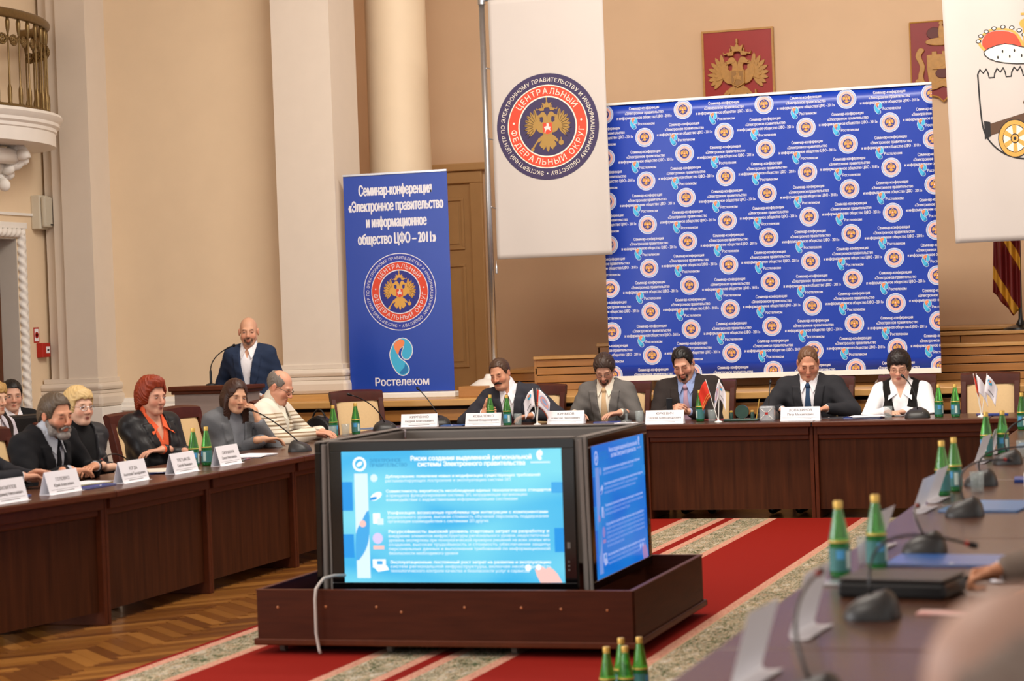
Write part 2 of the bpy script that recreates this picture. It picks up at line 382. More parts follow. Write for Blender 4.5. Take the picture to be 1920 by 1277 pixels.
# ------------------------------------------------------------------ stage
st = empty('trim_6', (-3.0, YS, 0)); st['kind'] = 'structure'
def SX(x): return x+3.0
MB().bx(SX(-8.9), SX(4.0), 0.05, 3.4, 0, ZS-0.06).build('stage_body', M_DARK, st)
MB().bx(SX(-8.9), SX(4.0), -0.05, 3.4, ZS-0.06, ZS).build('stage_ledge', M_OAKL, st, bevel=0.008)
brd = MB().bx(-0.64, 0.64, 0.0, 0.05, -0.052, 0.052).mesh('board', M_OAK)
for r_ in range(6):
    for k in range(10):
        o = put('board', brd, st, bevel=0.006, loc=(SX(-8.2)+1.3*k+ (0.02 if r_ % 2 else 0), -0.002*(r_ % 2), 0.10+0.137*r_))
# wooden tiers on the stage, boards with shadow gaps
def tier(name, x0, x1, y0, y1, z0, z1, nb, lip=0.03):
    t = empty(name, ((x0+x1)/2, y0, z0)); t['kind'] = 'structure'; hx = (x1-x0)/2; H = z1-z0
    MB().bx(-hx, hx, 0.03, y1-y0, 0, H-0.03).build('tier_body', M_DARK, t)
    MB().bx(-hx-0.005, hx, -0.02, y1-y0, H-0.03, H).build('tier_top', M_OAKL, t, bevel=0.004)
    MB().bx(-hx-0.004, -hx+0.02, 0.0, y1-y0, 0, H-0.03).build('tier_end', M_OAK, t)
    hb = (H-0.03)/nb; nseg = max(1, int(round((x1-x0)/1.6)))
    me = MB().bx(-(x1-x0)/nseg/2+0.003, (x1-x0)/nseg/2-0.003, 0, 0.03, 0.003, hb-0.006).mesh('board', M_OAK)
    for j in range(nb):
        for k in range(nseg):
            put('board', me, t, bevel=0.004, loc=(-hx+(k+0.5)*(x1-x0)/nseg, 0.004*(j % 2), j*hb))
    return t
tier('trim_7', -6.17, 3.0, 20.0, 20.4, ZS, 1.26, 4)
tier('trim_8', -5.65, 3.0, 20.4, 20.9, ZS, 1.36, 5)
tier('trim_9', -6.62, -6.17, 20.3, 21.4, ZS, 1.13, 2)
tier('trim_10', -5.0, 3.0, 20.9, 21.99, ZS, 1.40, 5)
# small wooden plinth boxes by the roll-up banner
MB().bx(-0.13,0.13,-0.1,0.1,0,0.10).build('trim_11', M_OAK, None, bevel=0.006, loc=(-6.42,18.95,ZS))['kind'] = 'structure'

# ------------------------------------------------------------------ carpets: two runners
def carpet_mat():
    m = bpy.data.materials.new('carpet_pattern'); m.use_nodes = True; nt = m.node_tree; N = nt.nodes; L = nt.links
    b = N['Principled BSDF']; b.inputs['Roughness'].default_value = 0.95; b.inputs['Specular IOR Level'].default_value = 0.1
    tc = N.new('ShaderNodeTexCoord'); sep = N.new('ShaderNodeSeparateXYZ'); L.new(tc.outputs['Object'], sep.inputs[0])
    ab = N.new('ShaderNodeMath'); ab.operation = 'ABSOLUTE'; L.new(sep.outputs[0], ab.inputs[0])
    def ramp(stops, src, interp='CONSTANT'):
        r = N.new('ShaderNodeValToRGB'); r.color_ramp.interpolation = interp
        e = r.color_ramp.elements
        while len(e) > 1: e.remove(e[0])
        e[0].position = stops[0][0]; e[0].color = (*lin(stops[0][1]), 1)
        for p, c in stops[1:]:
            x = e.new(p); x.color = (*lin(c), 1)
        L.new(src, r.inputs[0]); return r.outputs[0]
    def mix(f, a, bb):
        x = N.new('ShaderNodeMix'); x.data_type = 'RGBA'
        if isinstance(f, float): x.inputs[0].default_value = f
        else: L.new(f, x.inputs[0])
        L.new(a, x.inputs[6]); L.new(bb, x.inputs[7]); return x.outputs[2]
    # |x|/0.8 : centre red to .32 ; pink .32-.39 ; pattern .39-.61 ; pink .61-.675 ; red edge
    base = ramp([(0,'82180e'),(0.330,'bd8a74'),(0.390,'a89474'),(0.400,'a89476'),(0.610,'bd8a74'),(0.675,'7c150d')], ab.outputs[0])
    pm = ramp([(0,'000000'),(0.395,'ffffff'),(0.615,'000000')], ab.outputs[0])
    km = ramp([(0,'000000'),(0.330,'ffffff'),(0.390,'000000'),(0.615,'ffffff'),(0.675,'000000')], ab.outputs[0])
    mp = N.new('ShaderNodeMapping'); mp.inputs['Scale'].default_value = (2.2, 1, 1); L.new(tc.outputs['Object'], mp.inputs[0])
    v = N.new('ShaderNodeTexVoronoi'); v.inputs['Scale'].default_value = 5.0; L.new(mp.outputs[0], v.inputs['Vector'])
    n2 = N.new('ShaderNodeTexNoise'); n2.inputs['Scale'].default_value = 13.0; n2.inputs['Detail'].default_value = 3; n2.inputs['Distortion'].default_value = 2.5; L.new(mp.outputs[0], n2.inputs['Vector'])
    pat = ramp([(0,'4d3424'),(0.36,'24482c'),(0.45,'a8906e'),(0.50,'cfc4b2'),(0.55,'33503a'),(0.60,'a8785c'),(0.66,'bfae92')], n2.outputs['Fac'])
    pat2 = ramp([(0,'c8beb0'),(0.28,'a89474'),(0.50,'6f6a50')], v.outputs['Distance'])
    patm = mix(0.3, pat, pat2)
    n3 = N.new('ShaderNodeTexNoise'); n3.inputs['Scale'].default_value = 45.0; L.new(mp.outputs[0], n3.inputs['Vector'])
    pk = ramp([(0,'a86a58'),(0.47,'c89c86'),(0.62,'9c5648')], n3.outputs['Fac'])
    c1 = mix(pm, base, patm); 
    kk = N.new('ShaderNodeMath'); kk.operation = 'MULTIPLY'; kk.inputs[1].default_value = 0.6; L.new(km, kk.inputs[0])
    c2 = mix(kk.outputs[0], c1, pk)
    L.new(c2, b.inputs['Base Color'])
    n4 = N.new('ShaderNodeTexNoise'); n4.inputs['Scale'].default_value = 400.0; bp = N.new('ShaderNodeBump'); bp.inputs['Strength'].default_value = 0.3; bp.inputs['Distance'].default_value = 0.003
    L.new(n4.outputs['Fac'], bp.inputs['Height']); L.new(bp.outputs[0], b.inputs['Normal'])
    return m
M_CARP = carpet_mat()
cm = MB().bx(-0.71, 0.71, -11, 7.615, 0, 0.010).mesh('carpet_runner', M_CARP)
c1 = put('carpet_runner', cm, loc=(-4.345, 9.2, 0)); tag(c1, 'red carpet runner with floral borders under the left of the screen box', 'carpet')
c2 = put('carpet_runner', cm, loc=(-2.925, 9.2, 0)); tag(c2, 'red carpet runner with floral borders beside the right-hand table', 'carpet')
# wall fittings
sp = tag(empty('wall_speaker', (XL, 18.98, 2.83)), 'beige wall loudspeaker beside the carved door frame', 'loudspeaker')
MB().prism([(-0.09,-0.16),(0.09,-0.16),(0.09,0.17),(-0.09,0.17)], 0.0, 0.10, M=Matrix(((0,0,1),(1,0,0),(0,1,0))).to_4x4()).build('housing', mat('beige_plastic','d2c9b6',0.5,0.04,20), sp, bevel=0.01)
MB().prism([(-0.075,-0.145),(0.075,-0.145),(0.085,0.155),(-0.085,0.155)], 0.10, 0.15, M=Matrix(((0,0,1),(1,0,0),(0,1,0))).to_4x4()).build('grille', mat('beige_grille','c4bba8',0.6,0.1,150,bump=0.2), sp, bevel=0.02)
MB().bx(0.15,0.155,0.02,0.06,-0.125,-0.11).build('maker_badge', M_BLACK, sp)
ct = MB().bx(0,0.02,-2.5,-0.09,-0.012,0.014).build('cable_trunking', M_STUCW, None, loc=(XL,18.98,2.81)); tag(ct, 'thin white cable trunking running left from the wall loudspeaker', 'trunking')
fs_ = tag(empty('fire_sign', (XL, 18.90, 1.64)), 'small red and white fire-safety sign on the wall', 'sign')
MB().bx(0,0.004,-0.05,0.05,-0.075,0.075).build('plate', M_RED, fs_)
b = MB(); b.bx(0.004,0.006,-0.036,0.036,-0.06,0.06); b.build('white_field', M_CARD, fs_)
b = MB().lathe([(0.018,0),(0.032,0),(0.032,0.002),(0.018,0.002),(0.018,0)], 20, M=Matrix(((0,0,1),(1,0,0),(0,1,0)))); b.build('red_ring', M_RED, fs_, loc=(0.006,0,0))
fa = tag(empty('fire_alarm_box', (XL, 18.97, 1.49)), 'red fire alarm call box on the wall below the sign', 'alarm')
MB().bx(0,0.07,-0.075,0.075,-0.07,0.07).build('case', M_RED, fa, bevel=0.006)
MB().bx(0.07,0.074,-0.01,0.055,-0.03,0.035).build('glass_label', M_CARD, fa)
MB().bx(0.074,0.076,0.005,0.04,-0.008,0.008).build('button', M_BLACK, fa)
# ------------------------------------------------------------------ flat lettering and marks (2-D shapes, laid on real surfaces)
_tc = {}
from mathutils.geometry import tessellate_polygon
def _inside(pt, poly):
    c = False; n = len(poly); x, y = pt
    for i in range(n):
        x1, y1 = poly[i]; x2, y2 = poly[i-1]
        if (y1 > y) != (y2 > y) and x < (x2-x1)*(y-y1)/(y2-y1)+x1: c = not c
    return c
def text2d(body, size=1.0, bold=0.0, xs=1.0, res=3, align='CENTER'):
    key = body
    if key not in _tc:
        cu = bpy.data.curves.new('lettering', 'FONT'); cu.body = body; cu.align_x = 'CENTER'
        o = bpy.data.objects.new('lettering', cu); COL.objects.link(o)
        dg = bpy.context.evaluated_depsgraph_get(); c2 = o.evaluated_get(dg).to_curve(dg); cons = []
        for sp in c2.splines:
            bp = sp.bezier_points; n = len(bp); pts = []
            ve = [(i, bp[i].co.x, min(bp[i].co.y, bp[(i+1)%n].co.y), max(bp[i].co.y, bp[(i+1)%n].co.y)) for i in range(n) if abs(bp[i].co.x-bp[(i+1)%n].co.x) < 1e-4]
            for (i, x, y0, y1) in ve:          # strokes that start inside their own stem: trim them to the stem edge
                if y1-y0 > 0.12: continue
                for (j, xs_, a0, a1) in ve:
                    if a1-a0 > 0.3 and a0 <= y0 and a1 >= y1 and 0 < abs(xs_-x) < 0.03:
                        nx = xs_ + (0.0006 if xs_ > x else -0.0006)
                        for q in (bp[i], bp[(i+1)%n]): q.handle_left_type = q.handle_right_type = 'FREE'; q.co.x = nx
                        bp[i].handle_right.x = nx; bp[(i+1)%n].handle_left.x = nx
                        break
            for i in range(n):
                p0, h0, h1, p1 = bp[i].co, bp[i].handle_right, bp[(i+1)%n].handle_left, bp[(i+1)%n].co
                ch = (p1-p0).length; dev = (h0-p0).cross(p1-p0).length + (h1-p0).cross(p1-p0).length
                m = 1 if dev < 1e-4*max(ch,1e-6) or ch < 0.02 else res
                for k in range(m):
                    t = k/m; q = p0*(1-t)**3 + h0*3*t*(1-t)**2 + h1*3*t*t*(1-t) + p1*t**3; pts.append((q.x, q.y))
            if len(pts) > 2: cons.append(pts)
        o.to_curve_clear() if hasattr(o, 'to_curve_clear') else None
        bpy.data.objects.remove(o); bpy.data.curves.remove(cu)
        ar = [sum(p[i-1][0]*p[i][1]-p[i][0]*p[i-1][1] for i in range(len(p)))/2 for p in cons]
        vs, fs = [], []
        if cons:
            par = {}
            for i in range(len(cons)):
                c = [j for j in range(len(cons)) if j != i and abs(ar[j]) > abs(ar[i]) and _inside(cons[i][0], cons[j])]
                par[i] = min(c, key=lambda j: abs(ar[j])) if c else None
            outs = [i for i in range(len(cons)) if par[i] is None or ar[i]*ar[par[i]] > 0]; holes = {i: [] for i in outs}
            for i in range(len(cons)):
                if i not in outs and par[i] in holes: holes[par[i]].append(i)
            for j in outs:
                loops = [[Vector((x, y, 0)) for x, y in cons[k]] for k in [j]+holes[j]]; flat = [q for l in loops for q in l]; b = len(vs)
                vs += [(q.x, q.y) for q in flat]; fs += [tuple(b+i for i in t) for t in tessellate_polygon(loops)]
        _tc[key] = (vs, fs)
    vs, fs = _tc[key]
    dx = 0.0
    if align == 'LEFT' and vs: dx = -min(v[0] for v in vs)
    return [((v[0]+dx)*size*xs, v[1]*size) for v in vs], fs
class P2:
    """2-D print: polygons with colour index and layer"""
    def __init__(s): s.v = []; s.f = []; s.m = []
    def raw(s, vs, fs, mi, layer=0, dx=0, dy=0, rot=0):
        b = len(s.v); c, sn = math.cos(rot), math.sin(rot)
        s.v.extend([(x*c-y*sn+dx, x*sn+y*c+dy, layer) for x, y in vs]); s.f.extend([tuple(b+i for i in f) for f in fs]); s.m.extend([mi]*len(fs))
    def poly(s, pts, mi, layer=0): s.raw(pts, [tuple(range(len(pts)))], mi, layer)
    def disc(s, r, mi, layer=0, n=40, c=(0,0)): s.poly([(c[0]+r*math.cos(2*math.pi*i/n), c[1]+r*math.sin(2*math.pi*i/n)) for i in range(n)], mi, layer)
    def ring(s, r0, r1, mi, layer=0, n=48):
        vs = [(r*math.cos(2*math.pi*i/n), r*math.sin(2*math.pi*i/n)) for r in (r0, r1) for i in range(n)]
        s.raw(vs, [(i, n+i, n+(i+1)%n, (i+1)%n) for i in range(n)], mi, layer)
    def text(s, body, size, mi, layer=0, dx=0, dy=0, bold=0.0, xs=1.0, rot=0, align='CENTER', fit=None):
        if fit:
            vs, fs = text2d(body, size, bold, 1.0); w_ = max(v[0] for v in vs)-min(v[0] for v in vs); xs = fit/w_
        vs, fs = text2d(body, size, 0.0, xs, align=align)
        for k, (ex, ey) in enumerate(((0,0),(bold*size,0),(-bold*size,0),(0,bold*size*0.6),(0,-bold*size*0.6))[:(5 if bold > 0.02 else 3) if bold else 1]):
            s.raw(vs, fs, mi, layer+0.05*k, dx+ex, dy+ey, rot)
    def arc(s, body, r, size, mi, layer, a_mid, top=True, bold=0.0, span=None, xs=1.0):
        ws = []
        for ch in body:
            if ch == ' ': ws.append(size*0.35); continue
            vs, _ = text2d(ch, size, bold, xs); xsx = [v[0] for v in vs]; ws.append(max(xsx)-min(xsx)+size*0.14)
        tot = sum(ws); k = (span/(tot/r)) if span else 1.0; a = -tot*k/r/2
        for ch, w in zip(body, ws):
            m = a + w*k/r/2; a += w*k/r
            if ch == ' ': continue
            ang = a_mid - m if top else a_mid + m
            vs, fs = text2d(ch, size, bold, xs); cx = (max(v[0] for v in vs)+min(v[0] for v in vs))/2
            vs = [(v[0]-cx, v[1]-size*0.35) for v in vs]
            s.raw(vs, fs, mi, layer, r*math.cos(ang), r*math.sin(ang), ang - math.pi/2 if top else ang + math.pi/2)
    def merge(s, o, sc=1.0, dx=0, dy=0, mm=None, dl=0):
        b = len(s.v); s.v.extend([(x*sc+dx, y*sc+dy, l+dl) for x, y, l in o.v]); s.f.extend([tuple(b+i for i in f) for f in o.f]); s.m.extend([mm[i] if mm else i for i in o.m])
    def mesh(s, name, mats, step=0.0006, surf=None, clip=None, grid=(0.05,0.1,0,0)):
        """lay the print in the XZ plane facing -Y; surf(x,z)->y of the cloth"""
        bm = bmesh.new(); vv = [bm.verts.new((x, -step*(1+l), y)) for x, y, l in s.v]
        for f, mi in zip(s.f, s.m):
            try: q = bm.faces.new([vv[i] for i in f]); q.material_index = mi
            except ValueError: pass
        if clip:
            x0, x1, z0, z1 = clip
            for co, no in (((x0,0,0),(-1,0,0)),((x1,0,0),(1,0,0)),((0,0,z0),(0,0,-1)),((0,0,z1),(0,0,1))):
                bmesh.ops.bisect_plane(bm, geom=bm.verts[:]+bm.edges[:]+bm.faces[:], plane_co=co, plane_no=no, clear_outer=True)
        for f in bm.faces:
            f.normal_update()
            if f.normal.y > 0: f.normal_flip()
        if surf:
            gx, gz, ox, oz = grid
            xs = [v.co.x for v in bm.verts]; zs = [v.co.z for v in bm.verts]
            if xs:
                for k in range(int(math.floor((min(xs)-ox)/gx)), int(math.ceil((max(xs)-ox)/gx))+1):
                    bmesh.ops.bisect_plane(bm, geom=bm.verts[:]+bm.edges[:]+bm.faces[:], plane_co=(ox+k*gx,0,0), plane_no=(1,0,0))
                for k in range(int(math.floor((min(zs)-oz)/gz)), int(math.ceil((max(zs)-oz)/gz))+1):
                    bmesh.ops.bisect_plane(bm, geom=bm.verts[:]+bm.edges[:]+bm.faces[:], plane_co=(0,0,oz+k*gz), plane_no=(0,0,1))
                def lerp_surf(x, z):
                    i = math.floor((x-ox)/gx); j = math.floor((z-oz)/gz); u = (x-ox)/gx-i; w = (z-oz)/gz-j
                    A = [surf(ox+(i+a_)*gx, oz+(j+b_)*gz) for b_ in (0,1) for a_ in (0,1)]
                    return (A[0]*(1-u)+A[1]*u)*(1-w) + (A[2]*(1-u)+A[3]*u)*w
                for v in bm.verts: v.co.y += lerp_surf(v.co.x, v.co.z) - 0.0012
        me = bpy.data.meshes.new(name); bm.to_mesh(me); bm.free()
        for m in mats: me.materials.append(m)
        return me
def ellp(cx, cy, rx, ry, n=16, rot=0):
    return [(cx+rx*math.cos(t)*math.cos(rot)-ry*math.sin(t)*math.sin(rot), cy+rx*math.cos(t)*math.sin(rot)+ry*math.sin(t)*math.cos(rot)) for t in [2*math.pi*i/n for i in range(n)]]
def leaf(p, a, L, w):
    ca, sa = math.cos(a), math.sin(a)
    q = [(0,-w*0.5),(L*0.45,-w),(L*0.85,-w*0.62),(L,0),(L*0.85,w*0.62),(L*0.45,w),(0,w*0.5)]
    return [(p[0]+x*ca-y*sa, p[1]+x*sa+y*ca) for x, y in q]
def mirror(pts): return [(-x, y) for x, y in pts][::-1]
def eagle_shapes():
    """double-headed eagle: list of (polygon, layer, kind) within about +-1"""
    S = []
    def both(p, l, k='g'): S.append((p, l, k)); S.append((mirror(p), l, k))
    # wings: two rows of feathers
    for i in range(8):
        a = R(82 - i*19); L = 0.56 - 0.02*i; both(leaf((0.42+0.02*i*0.3, 0.12-0.02*i), a, L, 0.075), 0)
    for i in range(7):
        a = R(92 - i*21); both(leaf((0.36, 0.10), a, 0.36, 0.07), 1)
    both(smooth_poly([(0.12,0.02),(0.30,0.22),(0.46,0.30),(0.50,0.10),(0.38,-0.16),(0.18,-0.22)], 3), 2)
    # body, necks, heads
    S.append((ellp(0,-0.08,0.22,0.34), 1, 'g'))
    both(smooth_poly([(0.02,0.12),(0.16,0.14),(0.15,0.30),(0.20,0.42),(0.13,0.52),(0.03,0.44),(0.00,0.28)], 3), 3)
    both(smooth_poly([(0.06,0.46),(0.12,0.55),(0.22,0.54),(0.29,0.46),(0.36,0.43),(0.30,0.40),(0.35,0.35),(0.22,0.37),(0.12,0.38)], 3), 4)
    # crowns
    for (cx, cy, s) in ((0,0.72,1.35),(0.20,0.60,0.75),(-0.20,0.60,0.75)):
        S.append(([(cx-0.10*s,cy),(cx-0.14*s,cy+0.14*s),(cx-0.05*s,cy+0.10*s),(cx,cy+0.19*s),(cx+0.05*s,cy+0.10*s),(cx+0.14*s,cy+0.14*s),(cx+0.10*s,cy)], 5, 'g'))
        S.append(([(cx-0.018*s,cy+0.18*s),(cx+0.018*s,cy+0.18*s),(cx+0.018*s,cy+0.28*s),(cx-0.018*s,cy+0.28*s)], 5, 'g'))
    both([(0.05,0.70),(0.10,0.70),(0.40,0.62),(0.42,0.72),(0.36,0.66),(0.12,0.74)], 4)
    # legs with sceptre and orb, tail
    both(smooth_poly([(0.10,-0.30),(0.24,-0.34),(0.36,-0.46),(0.42,-0.54),(0.36,-0.58),(0.26,-0.52),(0.10,-0.46)], 3), 2)
    S.append(([(-0.28,-0.42),(-0.34,-0.40),(-0.62,-0.78),(-0.57,-0.82)], 3, 'g')); S.append((ellp(-0.60,-0.83,0.07,0.07,10), 3, 'g'))
    S.append((ellp(0.52,-0.62,0.10,0.10,14), 3, 'g')); S.append(([(0.50,-0.53),(0.54,-0.53),(0.54,-0.42),(0.50,-0.42)], 3, 'g'))
    for i in range(5):
        S.append((leaf((0,-0.38), R(-90-44+22*i), 0.58-0.05*abs(i-2), 0.085), 1, 'g'))
    both(smooth_poly([(0.08,-0.62),(0.20,-0.60),(0.30,-0.70),(0.24,-0.80),(0.18,-0.72),(0.10,-0.72)], 3), 3)
    # shield with rider
    S.append(([(-0.21,0.17),(0.21,0.17),(0.21,-0.22),(0.10,-0.29),(0,-0.33),(-0.10,-0.29),(-0.21,-0.22)], 6, 'g'))
    S.append(([(-0.18,0.14),(0.18,0.14),(0.18,-0.20),(0.08,-0.26),(0,-0.29),(-0.08,-0.26),(-0.18,-0.20)], 7, 'r'))
    S.append((smooth_poly([(-0.13,-0.02),(-0.04,0.02),(0.02,0.10),(0.07,0.06),(0.05,0.0),(0.12,-0.02),(0.10,-0.10),(0.13,-0.18),(0.06,-0.12),(-0.04,-0.12),(-0.10,-0.20),(-0.09,-0.10)], 3), 8, 's'))
    S.append((ellp(0.0,0.09,0.035,0.04,8), 8, 's'))
    S.append(([(-0.12,-0.22),(-0.10,-0.24),(0.06,0.12),(0.04,0.13)], 9, 's'))
    return S
EAGLE = eagle_shapes()
def eagle2d(gi, ri, si, di=None):
    p = P2(); idx = {'g': gi, 'r': ri, 's': si}
    for k, (pts, l, kd) in enumerate(sorted(EAGLE, key=lambda q: q[1])):
        p.poly(pts, idx[kd], 0.12*k)
    if di is not None:   # feather ribs
        for s in (-1, 1):
            for i in range(8):
                a = R(82-i*19); x, y = 0.42+0.006*i, 0.12-0.02*i
                for t in (0.030,):
                    c0 = (x+0.12*math.cos(a), y+0.12*math.sin(a)); c1 = (x+0.5*math.cos(a), y+0.5*math.sin(a)); nx, ny = -math.sin(a)*0.007, math.cos(a)*0.007
                    q = [(c0[0]-nx,c0[1]-ny),(c1[0]-nx,c1[1]-ny),(c1[0]+nx,c1[1]+ny),(c0[0]+nx,c0[1]+ny)]
                    p.poly(q if s == 1 else mirror(q), di, 0.12*len(EAGLE)+0.2)
    return p
INK = {k: mat('ink_'+k, c, r, 0.03, 20) for k, c, r in (('white','e6e4ea',0.5),('navy','2a2f86',0.5),('purple','3f3558',0.7),('red','d9482f',0.55),('gold','d8a24c',0.5),('oldgold','a88444',0.6),('silver','d9d4d0',0.5),('dark','3a2a20',0.6),
    ('blue','2438a0',0.4),('cyan','3fb0dc',0.45),('deep','2277b4',0.45),('orange','f08a58',0.45),('pink','eaa79a',0.5),('skyring','9fb4dc',0.5),('black','1c1a1c',0.6),('cream','f0e6d6',0.6),('brown','5a3f2c',0.6))}
def emblem(detail=2, outer='navy', flag=False):
    """round seal; colours: 0 outer,1 white,2 red,3 navy disc,4 gold,5 shield red,6 silver,7 dark"""
    p = P2()
    if detail >= 2:
        p.disc(1.0, 0 if flag else 1, 0, 72)
        if not flag: p.disc(0.98, 0, 0.5, 72)
        p.disc(0.785, 1, 1, 64); p.disc(0.765, 2, 2, 64); p.disc(0.575, 1, 3, 56); p.disc(0.55, 3, 4, 56)
        p.arc('ЭКСПЕРТНЫЙ ЦЕНТР ПО ЭЛЕКТРОННОМУ ПРАВИТЕЛЬСТВУ И ИНФОРМАЦИОННОМУ ОБЩЕСТВУ •', 0.875, 0.118, 1, 5, R(90-2), True, 0.012, span=2*math.pi*0.985) if False else None
        p.arc('ЭКСПЕРТНЫЙ ЦЕНТР ПО ЭЛЕКТРОННОМУ ПРАВИТЕЛЬСТВУ И ИНФОРМАЦИОННОМУ ОБЩЕСТВУ', 0.88, 0.105, 1, 5, R(88), True, 0.010, span=R(352))
        p.disc(0.016, 1, 5, 10, c=(0.88*math.cos(R(-92)), 0.88*math.sin(R(-92))))
        p.arc('ЦЕНТРАЛЬНЫЙ', 0.668, 0.155, 1, 5, R(90), True, 0.02, span=R(118))
        p.arc('ФЕДЕРАЛЬНЫЙ ОКРУГ', 0.668, 0.155, 1, 5, R(-90), False, 0.02, span=R(178))
        for a in (172, 8): p.disc(0.02, 1, 5, 12, c=(0.668*math.cos(R(a)), 0.668*math.sin(R(a))))
        e = eagle2d(4, 5, 6, 7); p.merge(e, 0.50, 0, 0, dl=6)
    else:
        p.disc(1.0, 1, 0, 36); p.disc(0.95, 0, 1, 36); p.disc(0.80, 1, 2, 32); p.disc(0.77, 2, 3, 32)
        p.arc('ЦЕНТРАЛЬНЫЙ', 0.67, 0.15, 1, 4, R(90), True, 0.02, span=R(118)); p.arc('ФЕДЕРАЛЬНЫЙ ОКРУГ', 0.67, 0.15, 1, 4, R(-90), False, 0.02, span=R(178))
        p.disc(0.56, 1, 4, 28); p.disc(0.53, 3, 5, 28)
        e = eagle2d(4, 5, 1); p.merge(e, 0.47, 0, 0.02, dl=6)
    return p
def ear_logo():
    """comma-shaped ear mark, unit height; colours 0 white outline,1 cyan,2 orange,3 deep"""
    raw = [(1540,293),(1580,303),(1612,345),(1615,395),(1590,435),(1558,437),(1540,415),(1542,384),(1556,348),(1522,362),(1506,400),(1522,434),(1560,462),(1585,500),(1580,535),(1545,553),(1508,540),(1472,492),(1450,420),(1456,375),(1490,315)]
    pts = [((x-1532)/260, (423-y)/260) for x, y in raw]; full = smooth_poly(pts, 3)
    p = P2(); n = len(full); c = []
    for i in range(n):
        a, b = Vector(full[i-1]), Vector(full[(i+1)%n]); t = (b-a).normalized(); c.append((full[i][0]-t.y*0.024, full[i][1]+t.x*0.024))
    p.poly(c, 0, 0); p.poly(full, 1, 1)
    org = [((x-1532)/260, (423-y)/260) for x, y in [(1538,297),(1562,318),(1552,346),(1527,363),(1513,398),(1503,402),(1488,372),(1478,338),(1500,312)]]
    p.poly(smooth_poly(org, 2), 2, 2)
    dp = [((x-1532)/260, (423-y)/260) for x, y in [(1560,470),(1582,502),(1577,530),(1545,548),(1515,538),(1535,515),(1555,495)]]
    p.poly(smooth_poly(dp, 2), 3, 2)
    return p
LOGO = ear_logo(); LM = [INK['white'], INK['cyan'], INK['orange'], INK['deep']]
EM_B = [INK['blue'], INK['white'], INK['red'], INK['navy'], INK['gold'], INK['red'], INK['silver'], INK['dark']]
EM_F = [INK['purple'], INK['cream'], INK['red'], INK['purple'], INK['oldgold'], INK['red'], INK['silver'], INK['dark']]
EM_S = [INK['skyring'], INK['white'], INK['pink'], INK['navy'], INK['gold'], INK['red']]
E2 = emblem(2); E2F = emblem(2, flag=True); E1 = emblem(1)

# ------------------------------------------------------------------ big press backdrop (3.0 x 2.47 m)
M_VINYL = mat('blue_vinyl', '1238a4', 0.30, 0.05, 2.0, spec=0.5)
bx0, bx1, bz0, bz1, by = -5.25, -2.25, 1.07, 3.545, 19.35
bd = tag(empty('press_backdrop', ((bx0+bx1)/2, by, ZS)), 'large blue press backdrop printed with repeating seals, logos and white text', 'backdrop')
BW, BZ0, BZ1 = (bx1-bx0)/2, bz0-ZS, bz1-ZS
def rip(x, z): return 0.006*math.sin(x*5.1+z*0.6) + 0.004*math.sin(x*9+2.0-z*1.5)
g = MB(); nx, nz = 60, 24; vs = []; fs = []
for j in range(nz+1):
    for i in range(nx+1):
        x = -BW+2*BW*i/nx; z = BZ0+(BZ1-BZ0)*j/nz; vs.append((x, rip(x, z), z))
fs = [(j*(nx+1)+i, j*(nx+1)+i+1, (j+1)*(nx+1)+i+1, (j+1)*(nx+1)+i) for j in range(nz) for i in range(nx)]
o = g.add(vs, fs).build('vinyl_sheet', M_VINYL, bd, smooth=True); o.modifiers.new('thick', 'SOLIDIFY').thickness = 0.004; o.modifiers['thick'].offset = -1
MB().bx(-BW, BW, -0.014, 0.012, BZ1, BZ1+0.022).build('top_bar', M_WHITE, bd); MB().bx(-BW, BW, -0.014, 0.012, BZ0-0.045, BZ0).build('bottom_bar', M_WHITE, bd)
for x in (-BW*0.75, BW*0.75):
    MB().tube([(x, 0.12, 0.0), (x, 0.12, BZ1)], 0.014, 8).build('support_pole', M_STEEL, bd, smooth=True)
    b = MB()
    for k in range(3): b.tube([(x, 0.12, 0.25), (x+0.22*math.sin(2.1*k+0.3), 0.12+0.22*math.cos(2.1*k+0.3), 0.012)], 0.011, 6)
    b.build('tripod_foot', M_STEEL, bd)
# lattice measured on the photograph: cells 0.745 wide, columns stepped by half a row
def clipped(p, name, mats, cx, cz):
    xs = [v[0]+cx for v in p.v]; zs = [v[1]+cz for v in p.v]
    if max(xs) < -BW or min(xs) > BW or max(zs) < BZ0 or min(zs) > BZ1: return None
    q = P2(); q.merge(p, 1.0, cx, cz)
    inside = min(xs) >= -BW and max(xs) <= BW and min(zs) >= BZ0 and max(zs) <= BZ1
    me = q.mesh(name, mats, surf=rip, step=0.0004, grid=(2*BW/60,(BZ1-BZ0)/24,-BW,BZ0), clip=None if inside else (-BW, BW, BZ0, BZ1))
    return put(name, me, bd) if len(me.polygons) else None
tx3 = P2()
for k, (s, w_) in enumerate((('Семинар-конференция', 0.28), ('«Электронное правительство', 0.36), ('и информационное общество ЦФО - 2011»', 0.515))):
    tx3.text(s, 0.037, 0, 0, 0, -0.042*k, 0.012, fit=w_)
txr = P2(); txr.text('Ростелеком', 0.035, 0, 0, 0, 0, 0.012, fit=0.155)
seal = P2(); seal.merge(E1, 0.086)
lg = P2(); lg.merge(LOGO, 0.105)
ROW, CX = 0.397, 0.370
